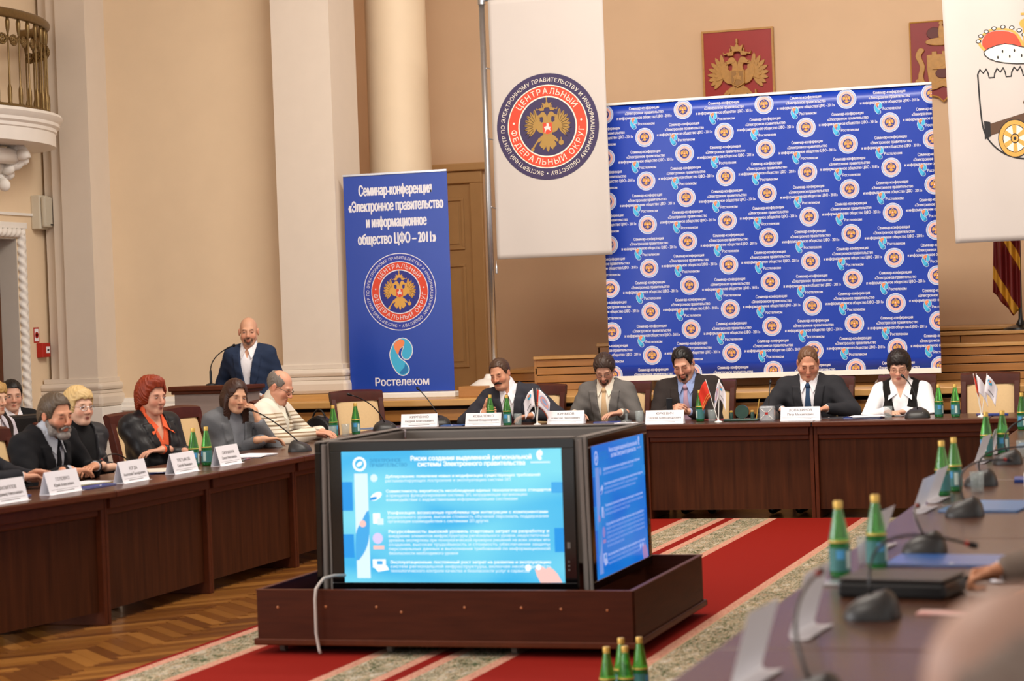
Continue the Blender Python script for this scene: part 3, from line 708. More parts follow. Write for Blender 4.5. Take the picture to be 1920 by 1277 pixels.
for c_ in range(-1, 10):
    for r_ in range(-1, 8):
        x = -BW + 0.035 + CX*c_; z = BZ1 - 0.08 - ROW*r_ - (0.228 if c_ % 2 else 0.0)
        clipped(seal, 'printed_seal', EM_S, x, z)
        clipped(lg, 'printed_ear_logo', LM, x-0.097, z+0.132)
        clipped(txr, 'printed_word', [INK['white']], x+0.02, z+0.112)
        clipped(tx3, 'printed_text', [INK['white']], x+0.005, z-0.142)

# ------------------------------------------------------------------ roll-up banner
rb = tag(empty('rollup_banner', (-7.17, 19.05, ZS)), 'tall blue roll-up banner with white heading, round seal and logo', 'banner')
BBW, BB0, BB1 = 0.515, 0.06, 2.085
b = MB().bx(-BBW, BBW, 0, 0.003, BB0, BB1); b.build('banner_sheet', mat('banner_vinyl','1a40a6',0.3,0.04,2.0), rb)
MB().bx(-BBW, BBW, -0.008, 0.012, BB1, BB1+0.018).build('top_rail', M_STEEL, rb)
MB().bx(-BBW-0.02, BBW+0.02, -0.05, 0.07, 0.0, 0.055).build('base_cassette', M_WHITE, rb, bevel=0.01)
MB().tube([(0,0.03,0.05),(0,0.03,BB1)], 0.010, 8).build('support_pole', M_STEEL, rb)
p = P2()
for s, z, w_ in (('Семинар-конференция',1.897,0.72),('«Электронное правительство',1.75,0.935),('и информационное',1.60,0.595),('общество ЦФО – 2011»',1.443,0.77)):
    p.text(s, 0.135, 0, 0, 0, z, 0.03, fit=w_)
put('heading_text', p.mesh('heading_text', [INK['white']]), rb)
p = P2(); p.merge(E2, 0.36, 0.01, 0.99); put('round_seal', p.mesh('round_seal', EM_B, step=0.0004), rb)
p = P2(); p.merge(LOGO, 0.34, 0.0, 0.385); put('ear_logo', p.mesh('ear_logo', LM), rb)
p = P2(); p.text('Ростелеком', 0.105, 0, 0, 0.0, 0.12, 0.02, fit=0.53); put('company_word', p.mesh('company_word', [INK['white']]), rb)

# ------------------------------------------------------------------ hanging white flags on L-shaped masts
M_FLAG = mat('white_flag_cloth', 'c6beb8', 0.8, 0.03, 3.0, sheen=0.2)
def cloth_flag(root, w, z0, z1, wave, mats, name='flag_cloth', sag=0.0):
    nx, nz = 30, 50; vs = []
    for j in range(nz+1):
        for i in range(nx+1):
            x = w*i/nx; z = z0+(z1-z0)*j/nz; vs.append((x, wave(x, z), z + sag*(x/w)*(1-j/nz)))
    fs = [(j*(nx+1)+i, j*(nx+1)+i+1, (j+1)*(nx+1)+i+1, (j+1)*(nx+1)+i) for j in range(nz) for i in range(nx)]
    o = MB().add(vs, fs).build(name, mats, root, smooth=True); m = o.modifiers.new('thick', 'SOLIDIFY'); m.thickness = 0.003; m.offset = -1
    return o
f1 = tag(empty('flag_mast', (-6.29, 19.15, ZS)), 'white banner flag with round seal hanging from a grey mast', 'flag')
MB().tube([(0,0,0.02),(0,0,3.68)], 0.028, 12).build('mast', M_STEEL, f1, smooth=True)
MB().tube([(0,0,3.64),(1.28,0,3.64)], 0.014, 8).build('crossbar', M_STEEL, f1, smooth=True)
MB().lathe([(0.03,3.60),(0.036,3.60),(0.036,3.70),(0.0,3.71)], 12).build('mast_cap', M_STEEL, f1, smooth='auto')
def wv1(x, z):
    t = max(0, (2.6-z)/2.6); return -0.03 + 0.018*math.sin(x*7+0.6*z)*t + 0.03*t*math.sin(x*13+1.1)*max(0,x-0.5)
cloth_flag(f1, 1.09, 1.25, 3.63, wv1, M_FLAG).location = (0.07,0,0)
p = P2(); p.merge(E2F, 0.485, 0.53, 2.44)
o = put('round_seal', p.mesh('round_seal', EM_F, step=0.0005, surf=wv1, grid=(1.09/30,(3.63-1.25)/50,0,1.25)), f1); o.location = (0.07,-0.001,0)
for z in (3.0, 2.35, 1.72): MB().tube([(0,0,z+0.02),(0.045,-0.02,z+0.01),(0.075,-0.03,z)], 0.006, 6).build('clip_ring', M_STEEL, f1)
MB().lathe([(0.0,0),(0.011,0.005),(0.012,0.07),(0.004,0.08),(0.003,0.12)], 10).build('pull_weight', M_STEEL, f1, smooth='auto', loc=(0.06,-0.03,1.12))
MB().lathe([(0.0,0),(0.19,0.0),(0.20,0.05),(0.18,0.10),(0.10,0.15),(0.05,0.16),(0.03,0.2)], 20).build('weighted_base', mat('white_base','ded8d0',0.6,0.06,12), f1, smooth='auto', loc=(-0.06,0,0.0))
# second flag, nearer, with crown and cannon crest
f2 = tag(empty('flag_mast', (-2.02, 18.2, 0.0)), 'white banner flag with crown, cannon and shield crest at right edge', 'flag')
def wv2(x, z): return 0.02*math.sin(x*6+0.5*z) + 0.012*math.sin(x*11+z)
nx, nz = 30, 50; vs = []
for j in range(nz+1):
    for i in range(nx+1):
        x = 1.45*i/nx; z = 2.12+(4.6-2.12)*j/nz; vs.append((x+0.05*(4.6-z)/2.4, wv2(x, z), z))
o = MB().add(vs, [(j*(nx+1)+i, j*(nx+1)+i+1, (j+1)*(nx+1)+i+1, (j+1)*(nx+1)+i) for j in range(nz) for i in range(nx)]).build('flag_cloth', M_FLAG, f2, smooth=True)
m_ = o.modifiers.new('thick', 'SOLIDIFY'); m_.thickness = 0.003; m_.offset = -1
p = P2()
# shield outline: ring polygon, unit = metres, centre x 0.62
def stroke(pts, w, mi, layer, closed=False):
    n = len(pts); L_ = []; Rr = []
    for i in range(n):
        a = Vector(pts[i-1] if (closed or i > 0) else pts[i]); b_ = Vector(pts[(i+1)%n] if (closed or i < n-1) else pts[i]); t = (b_-a).normalized()
        L_.append((pts[i][0]-t.y*w/2, pts[i][1]+t.x*w/2)); Rr.append((pts[i][0]+t.y*w/2, pts[i][1]-t.x*w/2))
    k = n if closed else n-1
    p.raw(L_+Rr, [(i, (i+1)%n, n+(i+1)%n, n+i) for i in range(k)], mi, layer)
cxs = 0.66
side = [(0.25,3.42),(0.262,3.10),(0.30,2.97),(0.40,2.87),(0.52,2.82),(cxs,2.80)]
out = smooth_poly(side, 4, False); stroke(out, 0.012, 0, 1); stroke([(2*cxs-x, z) for x, z in out], 0.012, 0, 1)
mer = []
for k in range(6):
    x = 0.25+0.137*k; mer += [(x,3.42),(x+0.02,3.45),(x+0.045,3.425),(x+0.07,3.45),(x+0.085,3.42),(x+0.09,3.39),(x+0.13,3.39)]
stroke(mer, 0.011, 0, 1)
# crown
for s in (-1, 1):
    p.poly(smooth_poly([(cxs+s*0.02,3.60),(cxs+s*0.10,3.80),(cxs+s*0.28,3.84),(cxs+s*0.36,3.74),(cxs+s*0.30,3.60)], 4)[::1], 1, 1)
    stroke(smooth_poly([(cxs+s*0.02,3.62),(cxs+s*0.10,3.82),(cxs+s*0.28,3.86),(cxs+s*0.385,3.74),(cxs+s*0.31,3.60)], 4, False), 0.022, 2, 2)
    for k in range(8):
        a = R(150-24*k); p.disc(0.022, 0, 2.5, 12, (cxs+s*(0.20-0.19*math.cos(R(20+22*k))), 3.73+0.15*math.sin(R(20+22*k)))); p.disc(0.014, 3, 3, 12, (cxs+s*(0.20-0.19*math.cos(R(20+22*k))), 3.73+0.15*math.sin(R(20+22*k))))
p.poly([(cxs-0.03,3.62),(cxs+0.03,3.62),(cxs+0.03,3.88),(cxs-0.03,3.88)], 2, 3); p.disc(0.055, 2, 4, 16, (cxs,3.90)); p.poly([(cxs-0.012,3.94),(cxs+0.012,3.94),(cxs+0.012,4.06),(cxs-0.012,4.06)], 2, 4); p.poly([(cxs-0.04,3.99),(cxs+0.04,3.99),(cxs+0.04,4.015),(cxs-0.04,4.015)], 2, 4)
erm = smooth_poly([(cxs-0.35,3.63),(cxs-0.18,3.70),(cxs,3.64),(cxs+0.18,3.70),(cxs+0.35,3.63),(cxs+0.26,3.52),(cxs,3.47),(cxs-0.26,3.52)], 3)
p.poly(erm, 3, 5); stroke(erm, 0.010, 0, 5.5, True)
for k in range(6):
    for j in range(2): p.poly(ellp(cxs-0.24+0.095*k+0.04*j, 3.56+0.06*j, 0.007, 0.018, 8), 0, 6)
# cannon
p.poly([(0.28,3.08),(0.34,3.07),(0.75,3.16),(0.75,3.07),(0.34,2.99),(0.28,2.97)], 4, 2)
p.poly([(0.28,3.09),(0.33,3.08),(0.33,2.98),(0.28,2.96)], 0, 2.5)
for cx_ in (0.52,):
    p.disc(0.135, 0, 3, 32, (cx_, 2.955)); p.disc(0.128, 2, 3.3, 32, (cx_, 2.955)); p.disc(0.098, 0, 3.6, 32, (cx_, 2.955)); p.disc(0.092, 3, 3.9, 32, (cx_, 2.955))
    for k in range(6):
        a = R(30+60*k); q = [(0.02,-0.012),(0.095,-0.018),(0.095,0.018),(0.02,0.012)]
        p.raw(q, [(0,1,2,3)], 2, 4.2, cx_, 2.955, a)
    p.disc(0.035, 0, 4.5, 16, (cx_, 2.955)); p.disc(0.028, 2, 4.8, 16, (cx_, 2.955)); p.disc(0.012, 0, 5, 10, (cx_, 2.955))
p.poly(smooth_poly([(0.60,3.20),(0.66,3.26),(0.74,3.27),(0.80,3.22),(0.72,3.20),(0.66,3.17)], 3), 5, 2)
q2 = P2(); q2.merge(p, 1.0, 0.005, 0.0); q2.v = [(x, 2.77+(z-2.80)*1.16 if z < 3.455 else 3.535+(z-3.455)*0.76, l) for x, z, l in q2.v]
me = q2.mesh('crest_print', [INK['black'], INK['red'], INK['gold'], INK['cream'], INK['brown'], INK['brown']], step=0.0005, surf=wv2, grid=(1.45/30,(4.6-2.12)/50,0,2.12))
for v in me.vertices: v.co.x += 0.05*(4.6-v.co.z)/2.4
put('crest_print', me, f2)
MB().tube([(1.62,0.02,0),(1.62,0.02,4.7)], 0.028, 12).build('mast', M_STEEL, f2, smooth=True); MB().tube([(-0.02,0,4.61),(1.62,0.02,4.61)], 0.014, 8).build('crossbar', M_STEEL, f2)
MB().lathe([(0.0,0),(0.22,0.0),(0.22,0.05),(0.05,0.09),(0.03,0.2)], 20).build('weighted_base', M_GREYP, f2, smooth='auto', loc=(1.62,0.02,0))
# dark red furled flag with gold stripes on a floor stand
f3 = tag(empty('furled_flag', (-1.66, 20.62, 1.36)), 'dark red furled flag with gold stripes on a stand behind the backdrop', 'flag')
M_MAR = bpy.data.materials.new('maroon_gold_stripes'); M_MAR.use_nodes = True
nt = M_MAR.node_tree; N = nt.nodes; b_ = N['Principled BSDF']; tc = N.new('ShaderNodeTexCoord'); wvn = N.new('ShaderNodeTexWave'); mpn = N.new('ShaderNodeMapping'); rmp = N.new('ShaderNodeValToRGB')
mpn.inputs['Rotation'].default_value = (0, R(28), 0); wvn.inputs['Scale'].default_value = 1.25; wvn.inputs['Phase Offset'].default_value = 2.0
nt.links.new(tc.outputs['Object'], mpn.inputs[0]); nt.links.new(mpn.outputs[0], wvn.inputs[0]); nt.links.new(wvn.outputs['Fac'], rmp.inputs[0]); nt.links.new(rmp.outputs[0], b_.inputs['Base Color'])
rmp.color_ramp.interpolation = 'CONSTANT'; rmp.color_ramp.elements[0].color = (*lin('6a1414'), 1); rmp.color_ramp.elements[1].position = 0.86; rmp.color_ramp.elements[1].color = (*lin('d09a2c'), 1)
vs = []; nx, nz = 24, 40
for j in range(nz+1):
    for i in range(nx+1):
        s_ = i/nx; t = j/nz; z = 0.13 + 1.4*t; wdt = 0.12+0.10*(1-abs(t-0.35))
        vs.append((-0.20*(1-t)*0.2-0.20+0.24*s_ , 0.05*math.sin(s_*16+t*2), z + (0.22*(1-s_*1.1) if False else 0.30*abs(s_-0.75)*(1-t))))
o = MB().add(vs, [(j*(nx+1)+i, j*(nx+1)+i+1, (j+1)*(nx+1)+i+1, (j+1)*(nx+1)+i) for j in range(nz) for i in range(nx)]).build('flag_cloth', M_MAR, f3, smooth=True); o.modifiers.new('thick','SOLIDIFY').thickness = 0.004
MB().tube([(0,0.02,0),(0.02,0.02,1.75)], 0.013, 10).build('pole', M_BLACK, f3); MB().lathe([(0,0),(0.16,0.0),(0.15,0.02),(0.05,0.045),(0.02,0.10),(0.015,0.2)], 20).build('base', M_BLACK, f3, smooth='auto')

# ------------------------------------------------------------------ carved emblems on the stage wall
M_GOLD = mat('carved_gilt_wood', 'b8863f', 0.45, 0.25, 30, bump=0.15); M_GOLDD = mat('carved_gilt_dark', '9a6e34', 0.5, 0.25, 30)
pq = tag(empty('carved_plaque', (-4.49, 21.99, 3.55)), 'red square plaque with carved gilt double-headed eagle on the wall', 'plaque')
MB().bx(-0.35,0.35,-0.03,0,0,0.92).build('red_board', mat('plaque_red','9c1207',0.45,0.08,10), pq)
b = MB(); b.bx(-0.37,-0.35,-0.04,0,-0.02,0.94); b.bx(0.35,0.37,-0.04,0,-0.02,0.94); b.bx(-0.35,0.35,-0.04,0,0.92,0.94); b.bx(-0.35,0.35,-0.04,0,-0.02,0); b.build('gilt_frame', M_GOLD, pq)
def relief(root, shapes, sc, cx, cz, y0, depth, m, name='carved_eagle', ms=None):
    b = MB()
    for k, (pts, l, kd) in enumerate(shapes):
        y1 = y0 - depth*(0.5+0.12*l) - 0.0004*k; mi = 0 if kd == 'g' else (1 if kd == 'r' else 0)
        M4 = Matrix(((sc,0,0,cx),(0,0,-1,0),(0,sc,0,cz),(0,0,0,1)))
        q = [(x, y) for x, y in pts]
        b.prism(q, -y0, -y1, mi, M4)
    me = b.mesh(name, [m, ms or m]); fixn(me); return put(name, me, root, bevel=0.004)
relief(pq, EAGLE, 0.345, 0.0, 0.46, -0.03, 0.035, M_GOLD, ms=M_GOLDD)
pq2 = tag(empty('carved_plaque', (-2.44, 21.99, 3.62)), 'dark red shield plaque with carved crowned city arms, partly behind the flag', 'plaque')
sh = [(-0.31,0.80),(0.31,0.80),(0.31,0.10),(0.16,0.08),(0.05,0.05),(0,0.0),(-0.05,0.05),(-0.16,0.08),(-0.31,0.10)]
M4 = Matrix(((1,0,0,0),(0,0,-1,0),(0,1,0,0),(0,0,0,1)))
b = MB().prism(sh, 0, 0.03, 0, M4); me = b.mesh('red_board', mat('plaque_red2','860c06',0.45,0.08,10)); fixn(me); put('red_board', me, pq2)
b = MB()
for i in range(len(sh)):
    a, c_ = Vector((sh[i][0], -0.03, sh[i][1])), Vector((sh[(i+1)%len(sh)][0], -0.03, sh[(i+1)%len(sh)][1])); b.tube([a, c_], 0.008, 6)
b.build('gilt_edge', M_GOLD, pq2)
arms = [([(-0.13,0.14),(0.13,0.14),(0.15,0.30),(0.15,0.48),(0.10,0.48),(0.10,0.45),(0.05,0.45),(0.05,0.48),(0,0.48),(0,0.45),(-0.05,0.45),(-0.05,0.48),(-0.10,0.48),(-0.10,0.45),(-0.15,0.45),(-0.15,0.30)],0,'g'),
        (ellp(-0.07,0.66,0.075,0.06),1,'r'),(ellp(0.07,0.66,0.075,0.06),1,'r'),(ellp(0,0.66,0.03,0.085),2,'g'),(ellp(0,0.575,0.16,0.04),2,'g'),(ellp(0,0.755,0.022,0.022,10),2,'g'),
        (ellp(0,0.26,0.07,0.05),3,'r'),([(-0.10,0.30),(0.02,0.34),(0.10,0.42),(0.07,0.33),(0.02,0.30)],3,'g'),
        (smooth_poly([(-0.26,0.16),(-0.10,0.10),(0,0.13),(0.10,0.10),(0.26,0.16),(0.24,0.22),(0.10,0.16),(0,0.19),(-0.10,0.16),(-0.24,0.22)],3),2,'g')]
for s in (-1,1):
    arms.append((smooth_poly([(s*0.17,0.16),(s*0.24,0.22),(s*0.22,0.34),(s*0.26,0.44),(s*0.22,0.52),(s*0.17,0.50),(s*0.205,0.44),(s*0.17,0.34),(s*0.19,0.24)],3),1,'g'))
relief(pq2, arms, 1.0, 0.0, 0.02, -0.03, 0.03, M_GOLD, 'carved_arms', mat('carved_red','5a1a12',0.5,0.2,20))
# ------------------------------------------------------------------ conference tables (units of 1.34 m)
TZ = 0.76
def table_unit(w, d=0.75, ends=(True, True), miter=0.0):
    """local: inner (front) edge at y=0, body towards +y, x from 0 to w"""
    t = empty('conference_table')
    MB().bx(0.001, w-0.001, 0.0, d, TZ-0.028, TZ-0.0006).build('table_top', M_TTOP, t, bevel=0.008)
    MB().bx(0.001, w-0.001, -0.004, 0.012, TZ-0.040, TZ-0.005).build('top_edging', M_TABLE2, t, bevel=0.006)
    MB().bx(0.03, w-0.03, 0.055, 0.085, TZ-0.105, TZ-0.035).build('apron', M_TABLE2, t, bevel=0.004)
    MB().bx(0.03, w-0.03, 0.09, 0.108, TZ-0.145, TZ-0.10).build('apron_moulding', M_TABLE2, t, bevel=0.008)
    MB().bx(0.03, w-0.03, 0.11, 0.13, 0.075, TZ-0.12).build('front_panel', M_TABLE, t)
    if ends[0]: MB().bx(0.0, 0.03, 0.075, d-0.06, 0.0, TZ-0.04).build('end_panel', M_TABLE2, t, bevel=0.004)
    if ends[1]: MB().bx(w-0.03, w, 0.075, d-0.06, 0.0, TZ-0.04).build('end_panel', M_TABLE2, t, bevel=0.004)
    if miter:
        for ch in t.children:
            for v in ch.data.vertices:
                if v.co.x > w*0.5: v.co.x -= math.tan(R(miter))*v.co.y
    return t
tu = table_unit(1.34)
def place_table(loc, rz, label, first=[True]):
    t = tu if first[0] else copy_tree(tu); first[0] = False
    t.location = loc; t.rotation_euler = (0,0,rz); tag(t, label, 'table', 'conference table units'); return t
# left arm: inner edge x=-5.9 facing +x  (rz=+90deg: local x -> +y, local y -> -x)
lab = ['dark walnut conference table section at the lower left corner, under the clasped hands', 'walnut table section in front of the bearded man, left side',
       'walnut table section with two green bottles, in front of the red-haired woman', 'walnut table section in front of the woman in grey, half behind the screens', ]
for k, y in enumerate((11.045, 12.385, 13.73)):
    place_table((-5.9, y, 0), R(90), lab[k+1])
t = table_unit(1.60, miter=10); t.location = (-5.9-0.278, 11.04-1.576, 0); t.rotation_euler = (0,0,R(80)); tag(t, lab[0], 'table', 'conference table units')
t = table_unit(1.66); t.location = (-5.9, 15.075, 0); t.rotation_euler = (0,0,R(90)); tag(t, 'walnut corner table section hidden behind the screens, by the empty chairs', 'table', 'conference table units')
# back arm: front edge y=16.75 facing -y
lab = ['walnut table section at the far left of the back row, behind the screens', 'walnut table section in front of the man in light grey suit', 'walnut table section in front of the heavy man with the phone',
       'walnut table section in front of the woman in white shirt and vest']
for k, x in enumerate((-5.635, -4.295, -2.95)):
    place_table((x, 16.75, 0), 0, lab[k+1])
t = table_unit(1.005); t.location = (-6.645, 16.75, 0); tag(t, lab[0], 'table', 'conference table units')
# right arm: inner edge x=-1.28 facing -x (rz=-90: local x -> -y, local y -> +x)
lab = ['walnut table section at far right corner behind the farthest bottles', 'walnut right-hand table section beneath the far bottle pair and small microphone', 'walnut right-hand table section under the flat blue folder and white name cards',
       'walnut right-hand table section beneath the middle bottle pair', 'walnut right-hand table section under the blue folder', 'walnut right-hand table section under the big microphone base', 'walnut right-hand table section at the bottom edge under the nearest name card', 'walnut right-hand table section nearest the camera, in front of the bald head']
for k in range(8):
    place_table((-1.28, 15.10 - 1.345*k + 0.0, 0), R(-90), lab[k])
t = table_unit(1.63); t.location = (-1.28, 16.74, 0); t.rotation_euler = (0,0,R(-90)); tag(t, 'walnut right-hand table section running up to the back corner', 'table', 'conference table units')
t = table_unit(1.66); t.location = (-1.605, 16.75, 0); tag(t, 'walnut corner table section in front of the empty chair at right', 'table', 'conference table units')

# ------------------------------------------------------------------ chairs
def make_chair():
    c = empty('conference_chair')
    MB().bx(-0.23,0.23,-0.24,0.20,0.36,0.432).build('seat', M_CREAM, c, bevel=0.03)
    MB().bx(-0.245,0.245,-0.25,0.215,0.315,0.365).build('seat_frame', M_MAHO, c, bevel=0.008)
    # backrest: curved slightly backwards
    def back(z): t = (z-0.45)/0.6; return 0.20 + 0.10*t + 0.05*t*t
    n = 12; zs = [0.53+0.43*i/n for i in range(n+1)]; vs = []; m = 9
    for z in zs:
        for j in range(m):
            x = -0.19+0.38*j/(m-1); e = min(1, 6*min(j, m-1-j)/(m-1)+0.3); vs.append((x, back(z)-0.022*e, z))
    for z in zs:
        for j in range(m): vs.append((-0.19+0.38*j/(m-1), back(z)+0.025, z))
    K = (n+1)*m; fs = []
    for i in range(n):
        for j in range(m-1):
            a = i*m+j; fs += [(a,a+1,a+m+1,a+m), (K+a,K+a+m,K+a+m+1,K+a+1)]
        fs += [(i*m, (i+1)*m, K+(i+1)*m, K+i*m), (i*m+m-1, K+i*m+m-1, K+(i+1)*m+m-1, (i+1)*m+m-1)]
    for j in range(m-1): fs += [(j, K+j, K+j+1, j+1), (n*m+j, n*m+j+1, K+n*m+j+1, K+n*m+j)]
    MB().add(vs, fs).build('backrest', M_CREAM, c, smooth='auto')
    for s in (-1, 1):
        b = MB(); pts = [(s*0.215, back(z)+0.0, z) for z in [0.32+0.70*i/14 for i in range(15)]]
        for i in range(14):
            p0, p1 = Vector(pts[i]), Vector(pts[i+1]); hw, hd = 0.022, 0.03+0.008*math.sin(i/14*3.1)
            hd1 = 0.03+0.008*math.sin((i+1)/14*3.1)
            b.add([p0+Vector((a*hw, q*hd, 0)) for a in (-1,1) for q in (-1,1)] + [p1+Vector((a*hw, q*hd1, 0)) for a in (-1,1) for q in (-1,1)],
                  [(0,1,5,4),(2,6,7,3),(0,4,6,2),(1,3,7,5),(4,5,7,6)] + ([(0,2,3,1)] if i == 0 else []))
        me = b.mesh('stile', M_MAHO); fixn(me); put('stile', me, c, bevel=0.004)
        MB().tube([(s*0.205, 0.20, 0.33), (s*0.205, 0.27, 0.0)], [0.024, 0.017], 8).build('leg', M_MAHO, c)
        MB().tube([(s*0.205, -0.21, 0.33), (s*0.205, -0.22, 0.0)], [0.026, 0.016], 8).build('leg', M_MAHO, c)
    b = MB(); zt = 0.955; vs = []; m = 15
    for (dz, dy) in ((0,-0.028),(0.0,0.03),(0.035,0.044),(0.075,0.055),(0.09,0.03),(0.075,-0.012),(0.04,-0.022)):
        for j in range(m):
            x = -0.24+0.48*j/(m-1); arch = 0.012*(1-(x/0.24)**2); vs.append((x, back(zt)+dy, zt+dz+arch*(dz/0.09)))
    fs = [(r_*m+j, r_*m+j+1, ((r_+1)%7)*m+j+1, ((r_+1)%7)*m+j) for r_ in range(7) for j in range(m-1)] + [tuple(r_*m for r_ in range(7)), tuple(r_*m+m-1 for r_ in range(7))[::-1]]
    b.add(vs, fs); b.build('top_rail', M_MAHO, c, smooth='auto')
    MB().bx(-0.2,0.2,0.20,0.235,0.435,0.53).build('lower_rail', M_MAHO, c, bevel=0.006)
    return c
ch0 = make_chair(); _cf = [True]
def chair(x, y, rz, label):
    c = ch0 if _cf[0] else copy_tree(ch0); _cf[0] = False
    c.location = (x, y, 0); c.rotation_euler = (0,0,R(rz)); tag(c, label, 'chair', 'cream and mahogany conference chairs'); return c

# ------------------------------------------------------------------ table-top things
M_BGLASS = mat('green_bottle_glass', '62cf58', 0.04, 0.1, 20, trans=0.85, ior=1.33, coat=0.5)
M_WATER = mat('green_bottle_body', '2b8a44', 0.08, 0.15, 20, trans=0.55, ior=1.3, coat=0.6)
M_CAP = mat('gold_cap', 'd8b25a', 0.35, 0.1, 20, metal=0.4)
M_LABEL = mat('bottle_label', '4f8a86', 0.5, 0.3, 18, col2='2f666c')
M_LBLUE = mat('bottle_label_blue', '4f9fd6', 0.5, 0.2, 25)
M_LW = mat('bottle_label_white', 'c9dcd6', 0.5, 0.1, 25)
def make_bottle():
    b = empty('water_bottle')
    MB().lathe([(0.0,0.004),(0.028,0.0),(0.034,0.006),(0.0345,0.03),(0.0345,0.115)], 20).build('lower_body', M_WATER, b, smooth='auto')
    MB().lathe([(0.0345,0.1152),(0.033,0.128),(0.024,0.175),(0.0145,0.222),(0.0125,0.2295)], 20).build('neck_cone', M_BGLASS, b, smooth='auto')
    l = MB().lathe([(0.0347,0.022),(0.0353,0.022),(0.0353,0.098),(0.0347,0.098)], 20).build('label', M_LABEL, b, smooth='auto')
    for a0 in (-2.2, 0.9):
        MB().lathe([(0.0356,0.062),(0.0356,0.092)], 6, a0=a0, a1=a0+0.75).build('label_picture', M_LBLUE, l); MB().lathe([(0.0356,0.030),(0.0356,0.088)], 6, a0=a0+0.95, a1=a0+1.5).build('label_panel', M_LW, l)
    MB().lathe([(0.0352,0.116),(0.0356,0.118),(0.0352,0.122)], 20).build('foil_band', M_CAP, b, smooth=True)
    MB().lathe([(0.0128,0.226),(0.0145,0.2262),(0.0150,0.249),(0.0135,0.252),(0.0,0.2525)], 16).build('cap', M_CAP, b, smooth='auto')
    return b
bt0 = make_bottle(); _bf = [True]
def bottle(x, y, label, rz=None, z=None):
    c = bt0 if _bf[0] else copy_tree(bt0); _bf[0] = False
    c.location = (x, y, TZ if z is None else z); c.rotation_euler = (0,0, random.uniform(0,6) if rz is None else rz); tag(c, label, 'bottle', 'green mineral water bottles'); return c
M_GLASS = mat('clear_glass', 'b8c4c4', 0.05, 0.02, 20, alpha=0.22, coat=0.3)
gl_m = MB().lathe([(0.0,0.0),(0.029,0.0),(0.034,0.095),(0.0325,0.095),(0.0275,0.008),(0.0,0.008)], 20).mesh('drinking_glass', M_GLASS)
def glass(x, y, label):
    o = put('drinking_glass', gl_m, smooth=True, loc=(x, y, TZ)); tag(o, label, 'glass', 'drinking glasses'); return o
M_MICB = mat('microphone_grey', '2b2a2a', 0.42, 0.1, 30)
def mic(x, y, rz, label, neck=((0,0,0.06),(0.0,-0.02,0.25),(0.0,-0.20,0.33)), red=True):
    m = tag(empty('desk_microphone', (x, y, TZ), R(rz)), label, 'microphone', 'gooseneck desk microphones')
    b = MB(); n = 18; vs = []; prof = [(1.0,0.0),(1.0,0.008),(0.96,0.022),(0.86,0.042),(0.66,0.060),(0.36,0.071),(0.0,0.073)]
    for (s, z) in prof:
        for k in range(n):
            a = 2*math.pi*k/n; cx, cy = math.cos(a), math.sin(a); ex = 0.098*(abs(cx)**0.7)*(1 if cx > 0 else -1); ey = 0.080*(abs(cy)**0.7)*(1 if cy > 0 else -1)
            vs.append((ex*s, ey*s + 0.020*(1-s), z*(1.0+0.15*(cy if s > 0 else 0))))
    b.add(vs, [(i*n+k, i*n+(k+1)%n, (i+1)*n+(k+1)%n, (i+1)*n+k) for i in range(len(prof)-1) for k in range(n)] + [tuple(range(n))[::-1]])
    b.build('base', M_MICB, m, smooth='auto')
    MB().ell((0.045,-0.048,0.040), (0.008,0.008,0.004), 10).build('talk_button', M_STEEL, m)
    path = bez(*neck, n=14); MB().tube(path, 0.0045, 8).build('gooseneck', M_BLACK, m, smooth=True)
    e = path[-1]; dr = (path[-1]-path[-2]).normalized()
    MB().tube([e-dr*0.004, e+dr*0.012, e+dr*0.03, e+dr*0.038], [0.006,0.0105,0.0105,0.004], 10).build('capsule', M_BLACK, m, smooth=True)
    if red: MB().tube([e-dr*0.012, e-dr*0.004], 0.0075, 10).build('light_ring', M_RED, m, smooth=True)
    return m
